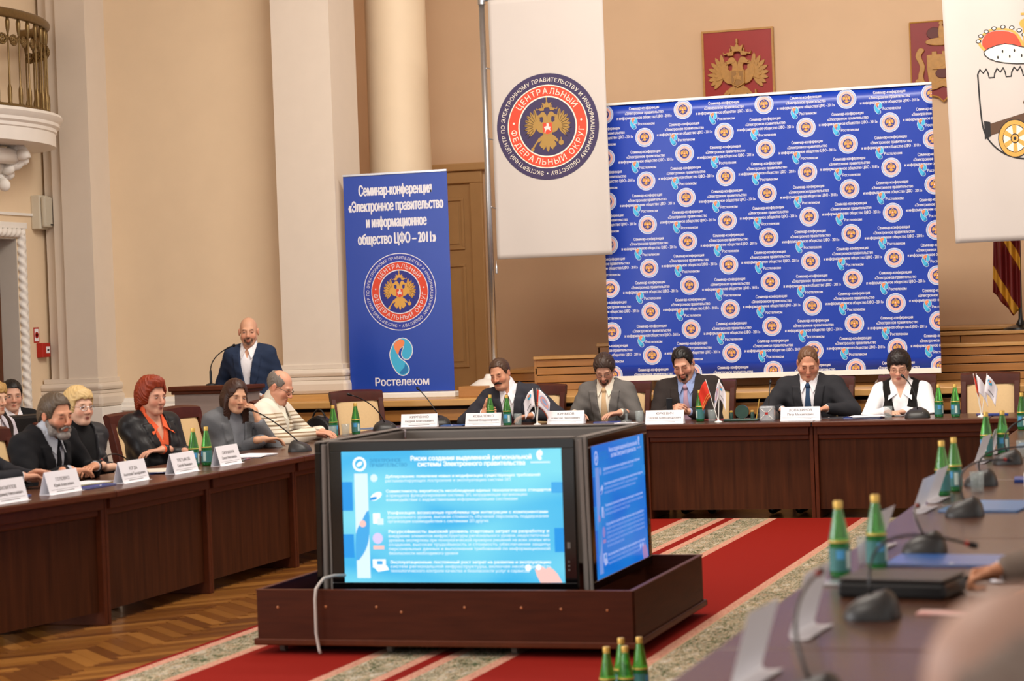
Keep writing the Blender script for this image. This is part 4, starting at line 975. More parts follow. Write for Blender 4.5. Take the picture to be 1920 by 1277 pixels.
def name_card(x, y, rz, label, lines=None, w=0.31, h=0.105, bent=False):
    c = tag(empty('name_card', (x, y, TZ), R(rz)), label, 'name card', 'folded white name cards')
    d = 0.034; t = 0.0012
    if bent:   # one leaning leaf with a curled foot lying towards the seat
        prof = [(0.05,h),(0.0,0.012),(0.003,0.004),(0.012,0.0),(0.035,0.0005),(0.055,0.004)]; n = len(prof)
        for nm, pr in (('card_leaf', prof[:2]), ('card_foot', prof[1:])):
            m = len(pr); vs = [(x_, y_, z_) for x_ in (-w/2, w/2) for y_, z_ in pr] + [(x_, y_+t, z_+t) for x_ in (-w/2, w/2) for y_, z_ in pr]
            fs = []
            for i in range(m-1): fs += [(i,i+1,m+i+1,m+i),(2*m+i,3*m+i,3*m+i+1,2*m+i+1)]
            fs += [(0,m,3*m,2*m),(m-1,3*m-1,4*m-1,2*m-1)]
            for i in range(m-1): fs += [(i,2*m+i,2*m+i+1,i+1),(m+i,m+i+1,3*m+i+1,3*m+i)]
            b = MB().add(vs, fs); me = b.mesh(nm, M_CARD); fixn(me); put(nm, me, c)
        return c
    for s in (-1, 1):
        MB().add([(-w/2, s*d, 0),(w/2, s*d, 0),(w/2, 0, h),(-w/2, 0, h),(-w/2, s*(d+t), 0),(w/2, s*(d+t), 0),(w/2, s*t, h+t),(-w/2, s*t, h+t)],
                 [(0,1,2,3),(7,6,5,4),(0,4,5,1),(1,5,6,2),(2,6,7,3),(3,7,4,0)]).build('card_leaf', M_CARD, c)
    MB().bx(-w/2,w/2,-d-0.02,d,0,0.0012).build('card_foot', M_CARD, c)
    if lines:
        p = P2(); p.text(lines[0], 0.026, 0, 0, 0, 0.072, 0.01, fit=min(0.2, 0.020*len(lines[0])))
        p.text(lines[1], 0.024, 0, 0, 0, 0.040, 0.01, fit=min(0.28, 0.0135*len(lines[1])))
        p.poly([(-0.14,0.024),(0.14,0.024),(0.14,0.0252),(-0.14,0.0252)], 0); p.poly([(-0.09,0.013),(0.09,0.013),(0.09,0.0155),(-0.09,0.0155)], 0)
        me = p.mesh('printed_name', [INK['dark']], step=0.0004)
        for v in me.vertices: k = v.co.z/h; v.co.y = v.co.y - d*(1-k) - t - 0.0004
        put('printed_name', me, c)
    return c
M_PAPER = mat('paper', 'eceaf0', 0.7, 0.03, 20); M_FOLD = mat('blue_folder', '1f5fae', 0.28, 0.08, 10, coat=0.3); M_FOLDL = mat('light_blue_folder', '3f86c8', 0.28, 0.08, 10, coat=0.3); M_NAVY = mat('navy_folder', '22408f', 0.35, 0.1, 10)
def sheet(name, x, y, w, d, rz, m, label, cat, z=0.0, th=0.003, extra=None):
    o = tag(empty(name, (x, y, TZ+z), R(rz)), label, cat)
    MB().bx(-w/2,w/2,-d/2,d/2,0,th).build('cover' if 'folder' in name else 'page', m, o, bevel=min(0.001, th*0.3))
    if extra == 'folder':
        MB().bx(-w/2+0.005,w/2-0.012,-d/2+0.006,d/2-0.006,th,th+0.004).build('inner_papers', M_PAPER, o)
        MB().bx(-w/2,w/2,-d/2,d/2,th+0.0045,th+0.006).build('front_cover', m, o)
        MB().lathe([(0,0),(0.007,0),(0.007,0.002),(0,0.003)], 10).build('snap_button', M_WHITE, o, loc=(0,-d/2+0.02,th+0.006))
    return o
def papers(x, y, rz, label, n=4, w=0.21, d=0.30, cols=None):
    o = tag(empty('paper_stack', (x, y, TZ), R(rz)), label, 'papers')
    for k in range(n):
        M_ = Matrix.Rotation(random.uniform(-0.25,0.25), 3, 'Z')
        MB().box((random.uniform(-0.02,0.02), random.uniform(-0.02,0.02), 0.0012+0.0024*k), (w, d, 0.002), 0, M_).build('sheet', (cols[k % len(cols)] if cols else M_PAPER), o)
    return o
def pen(x, y, rz, label, m, z=0.008):
    p = tag(empty('pen', (x, y, TZ+z), R(rz)), label, 'pen')
    MB().tube([(-0.07,0,0),(0.05,0,0),(0.065,0,0)], [0.0045,0.0045,0.002], 8).build('barrel', m, p); MB().tube([(-0.075,0,0),(-0.03,0,0)], 0.0052, 8).build('cap', M_STEEL, p); return p
def table_flags(x, y, rz, label, flags, h=0.27):
    """flags: list of (lean_x, lean_y, type)"""
    t = tag(empty('table_flag_set', (x, y, TZ), R(rz)), label, 'flags')
    MB().lathe([(0,0),(0.032,0),(0.030,0.006),(0.008,0.014),(0.006,0.03),(0,0.03)], 16).build('stand', M_WHITE, t, smooth='auto')
    for (lx, ly, kind) in flags:
        top = Vector((lx, ly, h)); b0 = Vector((lx*0.06, ly*0.06, 0.02)); ax = (top-b0).normalized()
        st_ = MB().tube([b0, top + ax*0.012], 0.003, 6).build('flag_stick', M_WHITE, t)
        # cloth hangs from the stick: top corner at stick top, droops outwards
        sgn = 1 if lx >= 0 else -1; nx, nz = 8, 10; vs = []
        mcol = {'red': mat('flag_red','d8341e',0.7,0.05,10), 'white': mat('flag_white','ece8ee',0.7,0.03,10)}[kind[0]]
        hang = 0.145
        P = []
        for j in range(nz+1):
            for i in range(nx+1):
                u, v = i/nx, j/nz
                p = top + ax*(-hang*v*0.95) + Vector((kind[1]*0.085*u, -0.012*math.sin(u*5+v), -0.075*u*u - 0.035*u))
                P.append(p)
        fl_ = MB().add(P, [(j*(nx+1)+i, j*(nx+1)+i+1, (j+1)*(nx+1)+i+1, (j+1)*(nx+1)+i) for j in range(nz) for i in range(nx)]).build('pennant', mcol, t, smooth=True)
        m_ = fl_.modifiers.new('thick','SOLIDIFY'); m_.thickness = 0.0012
        def onflag(u, v, off=-0.003):
            return top + ax*(-hang*v*0.95) + Vector((kind[1]*0.085*u, -0.012*math.sin(u*5+v)+off, -0.075*u*u-0.035*u))
        pr = MB()
        if kind[2] == 'seal':
            for (r0, r1, mi) in ((0.0,0.16,0),(0.16,0.27,1),(0.27,0.33,0)):
                n = 20; vs = [onflag(0.55+r*math.cos(2*math.pi*k/n)*1.3, 0.45+r*math.sin(2*math.pi*k/n)*0.8) for r in (r0, r1) for k in range(n)]
                pr.add(vs, [(k,(k+1)%n,n+(k+1)%n,n+k) for k in range(n)], mi)
            pr.build('seal_print', [INK['skyring'], INK['pink']], fl_)
        elif kind[2] == 'stripe':
            for v0 in (0.74, 0.88):
                for k in range(6): pr.add([onflag(k/6,v0),onflag((k+1)/6,v0),onflag((k+1)/6,v0+0.045),onflag(k/6,v0+0.045)], [(0,1,2,3)])
            pr.build('gold_stripes', INK['gold'], fl_)
        elif kind[2] == 'ear':
            n = 14; vs = [onflag(0.35+0.20*math.cos(2*math.pi*k/n), 0.28+0.13*math.sin(2*math.pi*k/n)) for k in range(n)]; pr.add(vs, [tuple(range(n))], 0)
            vs = [onflag(0.38+0.10*math.cos(2*math.pi*k/n), 0.22+0.06*math.sin(2*math.pi*k/n), -0.0036) for k in range(n)]; pr.add(vs, [tuple(range(n))], 1)
            for k in range(7): pr.add([onflag(0.30+0.07*k,0.70),onflag(0.345+0.07*k,0.70),onflag(0.345+0.07*k,0.76),onflag(0.30+0.07*k,0.76)], [(0,1,2,3)], 2)
            pr.build('ear_logo_print', [INK['cyan'], INK['orange'], INK['black']], fl_)
    return t

# ------------------------------------------------------------------ screens in a walnut box on castors
BX0, BX1, BY0, BY1 = -4.612, -2.653, 10.053, 11.56
tb = tag(empty('screen_trolley', ((BX0+BX1)/2, BY0, 0)), 'low walnut box on castors holding the cube of screens', 'trolley')
def TX(x): return x-(BX0+BX1)/2
def TY(y): return y-BY0
z0, z1 = 0.055, 0.334
MB().bx(TX(BX0)+0.005,TX(BX1)-0.005,0.0,0.022,z0,z1-0.006).build('front_panel', M_BOX, tb, bevel=0.002)
MB().bx(TX(BX0)+0.005,TX(BX1)-0.005,TY(BY1)-0.022,TY(BY1),z0,z1-0.006).build('rear_panel', M_BOX, tb, bevel=0.002)
MB().bx(TX(BX0),TX(BX0)+0.022,0.022,TY(BY1)-0.022,z0,z1-0.006).build('side_panel', M_BOX, tb, bevel=0.002)
MB().bx(TX(BX1)-0.022,TX(BX1),0.022,TY(BY1)-0.022,z0,z1-0.006).build('side_panel', M_BOX, tb, bevel=0.002)
b = MB(); b.bx(TX(BX0),TX(BX1),-0.002,0.024,z1-0.006,z1); b.bx(TX(BX0),TX(BX1),TY(BY1)-0.024,TY(BY1)+0.002,z1-0.006,z1); b.bx(TX(BX0)-0.002,TX(BX0)+0.024,0.024,TY(BY1)-0.024,z1-0.006,z1); b.bx(TX(BX1)-0.024,TX(BX1)+0.002,0.024,TY(BY1)-0.024,z1-0.006,z1)
b.build('top_edging', M_TABLE2, tb, bevel=0.002)
b = MB(); e = 0.014; b.bx(TX(BX0)-e,TX(BX1)+e,-e,0,z0,z0+0.034); b.bx(TX(BX0)-e,TX(BX1)+e,TY(BY1),TY(BY1)+e,z0,z0+0.034); b.bx(TX(BX0)-e,TX(BX0),0,TY(BY1),z0,z0+0.034); b.bx(TX(BX1),TX(BX1)+e,0,TY(BY1),z0,z0+0.034)
b.build('base_moulding', M_TABLE2, tb, bevel=0.008)
MB().bx(TX(BX0)+0.02,TX(BX1)-0.02,0.02,TY(BY1)-0.02,z0,z0+0.02).build('box_floor', M_BOX, tb)
scr = MB().ell((0,0,0),(0.007,0.004,0.007),8).mesh('screw_cap', mat('copper_cap','b06a3c',0.35,0.1,20))
for x, z in ((-0.86,0.245),(-0.60,0.25),(-0.33,0.25),(-0.20,0.225),(0.13,0.25),(0.42,0.25),(0.62,0.245),(0.85,0.24)): put('screw_cap', scr, tb, loc=(x,-0.001,z))
for x in (TX(BX0)+0.10, -0.3, 0.35, TX(BX1)-0.10):
    for y in (0.10, TY(BY1)-0.10):
        b = MB().tube([(x-0.014,y,0.025+0.0102),(x+0.014,y,0.025+0.0102)], 0.025, 14); b.bx(x-0.02,x+0.02,y-0.006,y+0.006,0.035,z0); b.build('castor', M_GREYP, tb)
# slide texts (screens give off light)
def emis(name, c, s=1.0):
    m = mat(name, '050505', 0.3, 0.0, 10, emit=c, estr=s); return m
def slide_bg(name, cols, s):
    m = bpy.data.materials.new(name); m.use_nodes = True; nt = m.node_tree; N = nt.nodes; L = nt.links; b = N['Principled BSDF']; b.inputs['Base Color'].default_value = (0.01,0.01,0.01,1); b.inputs['Roughness'].default_value = 0.25
    tc = N.new('ShaderNodeTexCoord'); mp = N.new('ShaderNodeMapping'); mp.inputs['Scale'].default_value = (0.55,1,1.25); nz = N.new('ShaderNodeTexNoise'); nz.inputs['Scale'].default_value = 3.4; nz.inputs['Detail'].default_value = 0.5; nz.inputs['Distortion'].default_value = 0.4
    rp = N.new('ShaderNodeValToRGB'); L.new(tc.outputs['Object'], mp.inputs[0]); L.new(mp.outputs[0], nz.inputs[0]); L.new(nz.outputs['Fac'], rp.inputs[0])
    e = rp.color_ramp.elements; e[0].position = 0.32; e[0].color = (*lin(cols[0]),1); e[1].position = 0.68; e[1].color = (*lin(cols[1]),1)
    L.new(rp.outputs[0], b.inputs['Emission Color']); b.inputs['Emission Strength'].default_value = s
    return m
SL = P2(); SWd, SHt = 1.17, 0.665     # slide in metres, origin lower left, y up
def spx(x): return (x-640)/415*SWd
def spy(y): return (1092-y)/250*SHt
def rect(x0,y0,x1,y1,mi,l): SL.poly([(spx(x0),spy(y1)),(spx(x1),spy(y1)),(spx(x1),spy(y0)),(spx(x0),spy(y0))], mi, l)
def ltext(s, x0, x1, y, h, mi, l, bold=0.02): SL.text(s, h/250*SHt*1.35, mi, l, (spx(x0)+spx(x1))/2, spy(y), bold, fit=spx(x1)-spx(x0))
# colours: 0 white,1 pale,2 mid blue,3 deep blue,4 teal text,5 pink,6 lilac
rect(640,900,660,955,3,0.5); rect(640,1000,660,1045,3,0.5); rect(1035,905,1056,925,2,0.5); rect(1038,990,1060,1035,3,0.5)
rect(664,884,690,1084,1,1); SL.poly(smooth_poly([(spx(664),spy(1000)),(spx(676),spy(975)),(spx(690),spy(955)),(spx(690),spy(1000)),(spx(682),spy(1030)),(spx(664),spy(1050))],3), 2, 2); SL.disc(0.018,5,3,16,(spx(678),spy(980)))
SL.ring(0.025,0.037,0,1); SL.v[-96:] = [(x+spx(675),y+spy(866),l) for x,y,l in SL.v[-96:]]; SL.poly(ellp(spx(675),spy(866),0.018,0.010,14,0.6),0,1)
ltext('ЭЛЕКТРОННОЕ',695,755,863,7,4,1); ltext('ПРАВИТЕЛЬСТВО',695,766,872,7,4,1)
ltext('Риски создания выделенной региональной',774,1000,861,9,0,1,0.04); ltext('системы Электронного правительства',787,988,872,9,0,1,0.04)
q = P2(); q.merge(LOGO, 0.048, spx(1015), spy(854), mm=[0,0,0,0]); SL.merge(q,1,0,0,dl=1); rect(998,866,1034,869,1,1)
body = [(893,['Дублирование: появление новых и модификация существующих требований','регламентирующих построение и эксплуатацию систем ЭП'],(1015,960)),
        (921,['Совместимость: вероятность несоблюдения единых технологических стандартов','и принципов функционирования системы ЭП, затрудняющая организацию','взаимодействия с ведомственными информационными системами'],(1034,990,972)),
        (962,['Унификация: возможные проблемы при интеграции с компонентами','федерального уровня, высокая стоимость обучения персонала, поддержания','организации взаимодействия с системами ЭП других'],(1027,1028,917)),
        (998,['Ресурсоёмкость: высокий уровень стартовых затрат на разработку и','внедрение элементов инфраструктуры регионального уровня, недостаточный','уровень экспертизы при технологической проверке решений на всех этапах его','создания, высокая трудоёмкость и стоимость обеспечения защиты','персональных данных и выполнения требований по информационной','безопасности необходимого уровня'],(1028,1028,1029,1029,1029,858)),
        (1056,['Эксплуатационные: постоянный рост затрат на развитие и эксплуатацию','систем региональной инфраструктуры, включая необходимость','технологического контроля качества и безопасности услуг и сервисов'],(1030,1030,990))]
for (y, ls, xe) in body:
    for k, (s, x1) in enumerate(zip(ls, xe)): ltext(s, 724+(y-893)*0.03, x1, y+8.2*k, 5.6, 0 if k == 0 else 1, 1, 0.03)
SL.disc(0.02,1,1,14,(spx(702),spy(893))); SL.poly(ellp(spx(705),spy(928),0.035,0.018,14,0.5),0,1); SL.poly(ellp(spx(700),spy(932),0.022,0.008,12,0.2),3,1.5)
rect(698,960,712,980,0,1); rect(706,970,718,982,1,1.4); SL.disc(0.028,6,1,20,(spx(706),spy(1008))); rect(697,1022,718,1029,5,1); rect(695,1048,720,1064,0,1); rect(703,1051,714,1058,2,1.5); SL.poly([(spx(698),spy(1064)),(spx(722),spy(1060)),(spx(726),spy(1068)),(spx(705),spy(1072))],0,1.2)
hand = [(1010,1092),(1003,1078),(1000,1066),(1008,1066),(1010,1070),(1004,1062),(1010,1060),(1020,1066),(1026,1063),(1033,1066),(1042,1076),(1050,1091.5)]
SL.poly([(spx(x),spy(y)) for x,y in hand][::-1], 5, 2); SL.disc(0.014,0,3,14,(spx(1007),spy(1063))); SL.disc(0.016,0,3,14,(spx(988),spy(1064)))
def tv(x, y, rz, label, ems, lean, bgc, sw=1.17):
    """local: screen faces -y, x centred, z from floor of the unit"""
    t = tag(empty('flat_screen', (x, y, 0.30), R(rz)), label, 'screen', 'cube of four flat screens')
    pv = empty('panel_tilt'); bpy.data.objects.remove(pv)
    Mx = Matrix.Rotation(R(-lean), 4, 'X')
    def bb(name, m, args, bevel=0.0):
        b = MB()
        for a in args: b.bx(*a)
        b.v = [tuple(Mx @ Vector(v)) for v in b.v]; return b.build(name, m, t, bevel=bevel)
    w, h, s0 = sw/2, SHt, 0.035
    bz = 0.065
    bb('bezel', M_GLOSSB, [(-w-bz, w+bz, 0, 0.03, s0-0.045, s0), (-w-bz, w+bz, 0, 0.03, s0+h, s0+h+0.048), (-w-bz, -w, 0, 0.03, s0, s0+h), (w, w+bz, 0, 0.03, s0, s0+h)], 0.003)
    bb('rear_housing', M_GREYP, [(-w-bz+0.004, w+bz-0.004, 0.03, 0.058, s0-0.04, s0+h+0.044)], 0.01)
    bb('top_trim', M_GREYP, [(-w-bz, w+bz, 0.004, 0.056, s0+h+0.049, s0+h+0.056)], 0.003)
    bb('side_trim', M_GREYP, [(-w-bz-0.012, -w-bz-0.002, 0.002, 0.02, s0-0.04, s0+h+0.05), (-w-bz-0.008, -w-bz, 0.025, 0.045, s0-0.04, s0+h+0.045)], 0.003)
    sc = bb('display', bgc, [(-w, w, 0.004, 0.02, s0, s0+h)])
    me = SL.mesh('slide_picture', ems, step=0.0003, clip=(0, SWd, 0, SHt))
    for v in me.vertices: v.co = Mx @ Vector((v.co.x*sw/SWd-w, v.co.y+0.0035, v.co.z+s0))
    put('slide_picture', me, sc)
    bb('maker_badge', M_GREYP, [(w+0.018, w+0.034, -0.003, 0, s0+0.17, s0+0.20)])
    for k in range(3): bb('control_button', M_GREYP, [(w+0.02, w+0.028, -0.003, 0, s0+0.06+0.02*k, s0+0.068+0.02*k)])
    return t
SE = [emis('slide_white','f4f8ff',1.15), emis('slide_pale','dcf4ff',1.0), emis('slide_midblue','48b8fa',0.85), emis('slide_deep','1ea2f6',0.85), emis('slide_teal','3a9fd8',0.8), emis('slide_pink','ffc8c0',1.0), emis('slide_lilac','dcd0ff',1.0)]
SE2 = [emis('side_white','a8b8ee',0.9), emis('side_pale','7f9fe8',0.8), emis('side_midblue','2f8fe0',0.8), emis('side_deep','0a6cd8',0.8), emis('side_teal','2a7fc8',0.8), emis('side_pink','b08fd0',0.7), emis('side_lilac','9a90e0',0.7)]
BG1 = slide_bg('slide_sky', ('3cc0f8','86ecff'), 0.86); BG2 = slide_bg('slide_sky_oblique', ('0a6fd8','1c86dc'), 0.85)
tv(-3.655, 10.33, 0, 'flat screen facing the camera with bright blue slide', SE, 1.0, BG1)
tv(-2.925, 10.94, 90, 'flat screen seen edge-on at the right of the cube, dim blue slide', SE2, 0.8, BG2, 1.05)
tv(-3.655, 11.51, 180, 'flat screen at the rear of the cube, only its grey back visible', SE2, 1.0, BG2)
tv(-4.39, 10.915, -90, 'flat screen at the left of the cube, facing the seated left row', SE2, 1.0, BG2, 1.05)
# small crystal clip left on the right-hand screen, grey cable over the box
cb = MB().tube([(-4.225,10.30,0.375),(-4.243,10.20,0.386),(-4.257,10.10,0.385),(-4.262,10.055,0.365),(-4.272,10.028,0.34),(-4.275,10.02,0.29),(-4.275,10.018,0.12),(-4.262,10.018,0.04),(-4.255,10.015,0.02)], 0.008, 8).build('power_cable', mat('grey_cable','b9b0a8',0.5,0.05,20), smooth=True)
tag(cb, 'pale grey cable hanging over the front of the walnut box', 'cable')
cc = tag(empty('cable_clip', (-2.99, 11.32, 1.06)), 'small clear plastic clip on the top edge of the side screen', 'clip')
MB().ell((0,0,0.012),(0.03,0.05,0.012),12).build('clip_body', M_GLASS, cc, smooth=True); MB().tube([(0,0,0.02),(0.0,0.01,0.055)], 0.006, 8).build('clip_pin', M_GLASS, cc)
# ------------------------------------------------------------------ things on the tables
# back table
name_card(-6.33, 17.20, 8, 'name card at the empty corner seat left of the moustached man', ('КИРПЕНКО','Андрей Анатольевич'))
name_card(-5.735, 17.12, 0, 'name card in front of the moustached man', ('КОВАЛЕНКО','Николай Владимирович'))
name_card(-5.05, 17.20, 0, 'name card in front of the man in light grey suit', ('КУНЬКОВ','Алексей Николаевич'))
name_card(-4.145, 16.90, 0, 'name card in front of the heavy man with the phone', ('ЮРКЕВИЧ','Сергей Александрович'))
name_card(-3.07, 16.96, 0, 'name card in front of the man with blue striped tie', ('ЛОПАШИНОВ','Петр Михайлович'))
bottle(-5.71, 17.22, 'green bottle standing behind the moustached man\'s name card'); bottle(-5.52, 17.08, 'green bottle right of the moustached man\'s name card')
bottle(-3.91, 17.12, 'green bottle behind the small red flag'); bottle(-2.01, 17.04, 'green bottle beside the woman\'s left arm, left of two'); bottle(-1.88, 17.00, 'green bottle by the empty chair, right of two at the vest woman')
bottle(-6.56, 15.87, 'left green bottle of the pair beside the striped cardigan'); bottle(-6.50, 16.19, 'right green bottle of the pair before the empty chair')
bottle(-1.235, 15.2, 'green bottle at the right edge of the back corner')
glass(-4.42, 17.15, 'drinking glass left of the heavy man\'s name card'); glass(-3.80, 17.06, 'drinking glass behind the small white flags'); glass(-2.39, 16.97, 'drinking glass before the woman in the vest')
glass(-6.50, 15.70, 'drinking glass beside the striped cardigan man\'s hand'); glass(-6.52, 16.02, 'drinking glass between the two corner bottles'); glass(-5.44, 17.12, 'drinking glass beside the right-hand bottle of the moustached man')
table_flags(-5.27, 17.10, 0, 'small white and red table flags between the first two name cards', [(-0.03,0.0,('white',-1,'ear')),(0.0,0.03,('red',1,'stripe')),(0.03,-0.01,('white',1,'seal'))], 0.29)
table_flags(-3.72, 16.93, 0, 'small red and white table flags beside the heavy man', [(-0.09,0.0,('red',-0.8,'stripe')),(0.01,0.02,('white',0.6,'ear')),(0.022,-0.01,('white',-0.5,'seal'))], 0.33)
table_flags(-1.68, 16.95, 0, 'pale table flags in front of the empty chair at right', [(-0.05,0.0,('red',0.35,'stripe')),(-0.03,0.01,('white',0.8,'plain')),(0.05,0.0,('white',0.9,'ear'))], 0.32)
# green marble desk set with pens
M_MARB = mat('green_marble', '24443a', 0.2, 0.35, 25, coat=0.4)
ds = tag(empty('desk_set', (-3.56, 17.07, TZ)), 'green marble pen set with round clock and gold pen', 'desk set')
MB().bx(-0.14,0.14,-0.06,0.06,0,0.018).build('marble_slab', M_MARB, ds, bevel=0.006)
Ry = Matrix(((1,0,0),(0,0,-1),(0,1,0)))
MB().lathe([(0,0),(0.055,0),(0.055,0.02),(0,0.02)], 24, M=Ry).build('round_clock', M_MARB, ds, smooth='auto', loc=(0,0.02,0.072))
for x in (-0.085,0.085):
    MB().lathe([(0.015,0),(0.016,0.04),(0.013,0.052)], 12).build('ink_pot', M_MARB, ds, smooth='auto', loc=(x,0,0.018)); MB().lathe([(0.014,0),(0.014,0.012),(0,0.015)], 12).build('gold_lid', M_CAP, ds, smooth='auto', loc=(x,0,0.07))
MB().tube([(0.115,0.01,0.018),(0.14,0.02,0.17)], [0.0045,0.003], 8).build('gold_pen', M_CAP, ds)
# engraved crystal tumbler
cr = tag(empty('crystal_block', (-3.335, 16.97, TZ)), 'square cut-crystal vase with a small red engraving', 'vase')
MB().bx(-0.058,0.058,-0.04,0.04,0,0.118).build('crystal', mat('cut_crystal','c8ccd0',0.1,0.3,60,alpha=0.5,coat=0.5), cr, bevel=0.012)
b = MB()
for s in (-1,1):
    b.tube([(-0.045*s,-0.0405,0.02),(-0.015*s,-0.0405,0.05)],0.003,6); b.tube([(0.045*s,-0.0405,0.10),(0.015*s,-0.0405,0.072)],0.003,6)
b.build('engraved_rays', M_WHITE, cr); MB().bx(-0.012,0.012,-0.042,-0.0402,0.052,0.07).build('red_mark', M_RED, cr)
mic(-2.17, 17.0, 0, 'desk microphone in front of the woman in the vest', ((0,0,0.06),(0.0,0.02,0.22),(-0.10,0.06,0.31)), False)
mic(-3.38, 17.24, 0, 'desk microphone at the elbow of the man with blue striped tie', ((0,0,0.06),(0.0,0.05,0.2),(-0.0,0.12,0.28)), False)
mic(-6.48, 16.78, 35, 'desk microphone at the corner before the empty chair', ((0,0,0.06),(-0.08,0.0,0.24),(-0.28,-0.02,0.30)), False)
mic(-6.22, 17.38, 20, 'desk microphone behind the corner name card', ((0,0,0.06),(-0.06,0.02,0.2),(-0.16,0.10,0.30)), False)
sheet('folder', -2.60, 17.12, 0.30, 0.22, 0, M_NAVY, 'navy folder with white papers beside the woman in the vest', 'folder', extra='folder')
papers(-2.58, 17.10, 4, 'white printed sheets lying on the navy folder', 3, 0.26, 0.18).location.z += 0.011
sheet('folder', -2.88, 17.22, 0.26, 0.2, 0, M_BLACK, 'black folder under the blue-tie man\'s left hand', 'folder', extra='folder')
sheet('folder', -4.70, 17.18, 0.22, 0.16, 12, M_NAVY, 'navy folder in front of the man in light grey suit', 'folder', extra='folder')
papers(-4.50, 17.02, 20, 'loose white papers beside the light grey suit man', 3, 0.16, 0.12)
sheet('folder', -6.62, 16.98, 0.26, 0.2, -20, M_FOLDL, 'light blue folder at the empty corner seat', 'folder', extra='folder')
sheet('folder', -6.03, 17.20, 0.20, 0.16, 5, M_FOLD, 'blue folder left of the moustached man\'s name card', 'folder', extra='folder')
sheet('notebook', -1.62, 17.16, 0.22, 0.16, 15, M_NAVY, 'dark notebook before the empty chair at right', 'notebook', th=0.012)
sheet('notebook', -3.84, 17.27, 0.2, 0.12, 0, mat('red_notebook','7d2b28',0.4,0.1,10), 'dark red notebook beside the bottle and red flag', 'notebook', th=0.008)
# left table (facing +x; text side towards +x => rz = 90)
lab = ['name card at the left picture edge', 'name card beside the clasped hands', 'name card in front of the bearded man', 'name card in front of the blonde woman', 'name card in front of the red-haired woman']
txt = [('ФИЛИППОВ','Владимир Николаевич'),('ГОЛОВКО','Юрий Алексеевич'),('КОГДА','Анатолий Геннадьевич'),('ТРЕТЬЯКОВ','Сергей Иванович'),('САПРЫКИНА','Елена Николаевна')]
for k, y in enumerate((10.33, 10.92, 11.67, 12.34, 12.99)):
    name_card(-6.13 if k > 1 else -6.18, y, 90-(3 if k < 2 else 0), lab[k], txt[k], w=0.33, h=0.125)
bottle(-6.27, 12.80, 'left green bottle of the pair before the red-haired woman'); bottle(-6.25, 12.95, 'right green bottle of the pair before the red-haired woman')
mic(-6.28, 12.01, 100, 'desk microphone between the bearded man and blonde woman', ((0,0,0.06),(0.0,0.12,0.20),(-0.34,0.10,0.13)))
mic(-6.36, 13.25, 90, 'desk microphone in front of the woman in grey', ((0,0,0.06),(0.06,0.10,0.18),(0.22,0.14,0.15)), False)
mic(-6.14, 14.22, 100, 'desk microphone in front of the striped cardigan man', ((0,0,0.06),(-0.02,0.18,0.24),(-0.10,0.30,0.30)), False)
papers(-6.38, 11.50, 80, 'white and yellowish printed sheets before the bearded man', 4, 0.30, 0.2, [M_PAPER, mat('yellow_paper','d9d6a8',0.7,0.04,20), M_PAPER])
sheet('folder', -6.16, 11.29, 0.30, 0.10, 88, M_NAVY, 'navy blue folder edge beside the second name card', 'folder', extra='folder')
papers(-6.34, 12.38, 95, 'fan of blue and white leaflets before the blonde woman', 6, 0.34, 0.18, [M_NAVY, M_PAPER, mat('cream_paper','ddd6c8',0.7,0.04,20)])
papers(-6.33, 13.75, 92, 'white sheets under the elbows of the woman in grey', 4, 0.36, 0.24)
pen(-6.18, 13.42, 95, 'pinkish pen lying by the white sheets on the left table', mat('pink_pen','b07080',0.4,0.1,20), 0.006)
sheet('folder', -6.30, 10.62, 0.2, 0.10, 90, M_FOLD, 'blue folder tip beside the leftmost name card', 'folder', extra='folder')
sheet('phone', -6.18, 13.24, 0.11, 0.06, 85, mat('silver_phone','8f9a98',0.3,0.1,20,metal=0.3), 'silver phone lying beside the fifth name card', 'phone', th=0.012)
# right table (cards face -x => rz=-90)
lab = ['nearest white name card at the bottom edge', 'second-nearest blurred white name card', 'name card behind the near pair of bottles', 'fourth name card, left of the flat blue folder', 'name card beside the middle pair of bottles', 'sixth name card along the right-hand table', 'farthest name card along the right-hand table']
for k, (x, y) in enumerate(((-1.10,5.22),(-1.10,5.98),(-1.20,8.05),(-1.22,9.50),(-1.22,9.98),(-1.24,12.28),(-1.24,12.95))):
    name_card(x, y, -94, lab[k], None, w=0.28, h=0.18 if k < 2 else 0.145, bent=True)
for x, y, l in ((-1.19,7.20,'left green bottle of the near pair on the right-hand table'),(-1.10,7.42,'right green bottle of the near pair on the right-hand table'),(-1.20,10.22,'left green bottle of the middle pair on the right-hand table'),(-1.17,10.45,'right green bottle of the middle pair on the right-hand table'),
                (-1.24,12.74,'left green bottle of the far pair on the right-hand table'),(-1.16,12.88,'right green bottle of the far pair on the right-hand table')):
    bottle(x, y, l)
for x, y, l in ((-2.450,8.815,'front left green bottle standing at the bottom edge'),(-2.377,8.84,'front right green bottle standing at the bottom edge'),(-2.452,9.06,'rear left green bottle standing at the bottom edge'),(-2.379,9.09,'rear right green bottle standing at the bottom edge')):
    bottle(x, y, l, z=0.0105)
nk = ((0,0,0.06),(0.0,0.10,0.25),(0.0,0.38,0.16))
mic(-0.95, 6.28, -90, 'large blurred desk microphone beside the black case', ((0,0,0.06),(-0.05,-0.05,0.30),(-0.36,0.24,0.17)))
mic(-0.88, 4.86, -90, 'desk microphone at the bottom edge by the nearest name card', ((0,0,0.06),(-0.05,-0.08,0.22),(-0.5,-0.06,0.24)))
mic(-1.00, 9.25, -90, 'desk microphone in front of the flat blue folder', ((0,0,0.06),(-0.1,-0.08,0.24),(-0.42,0.14,0.20)))
mic(-1.07, 12.12, -90, 'desk microphone before the far pair of bottles', ((0,0,0.06),(-0.05,-0.08,0.22),(-0.30,0.20,0.26)))
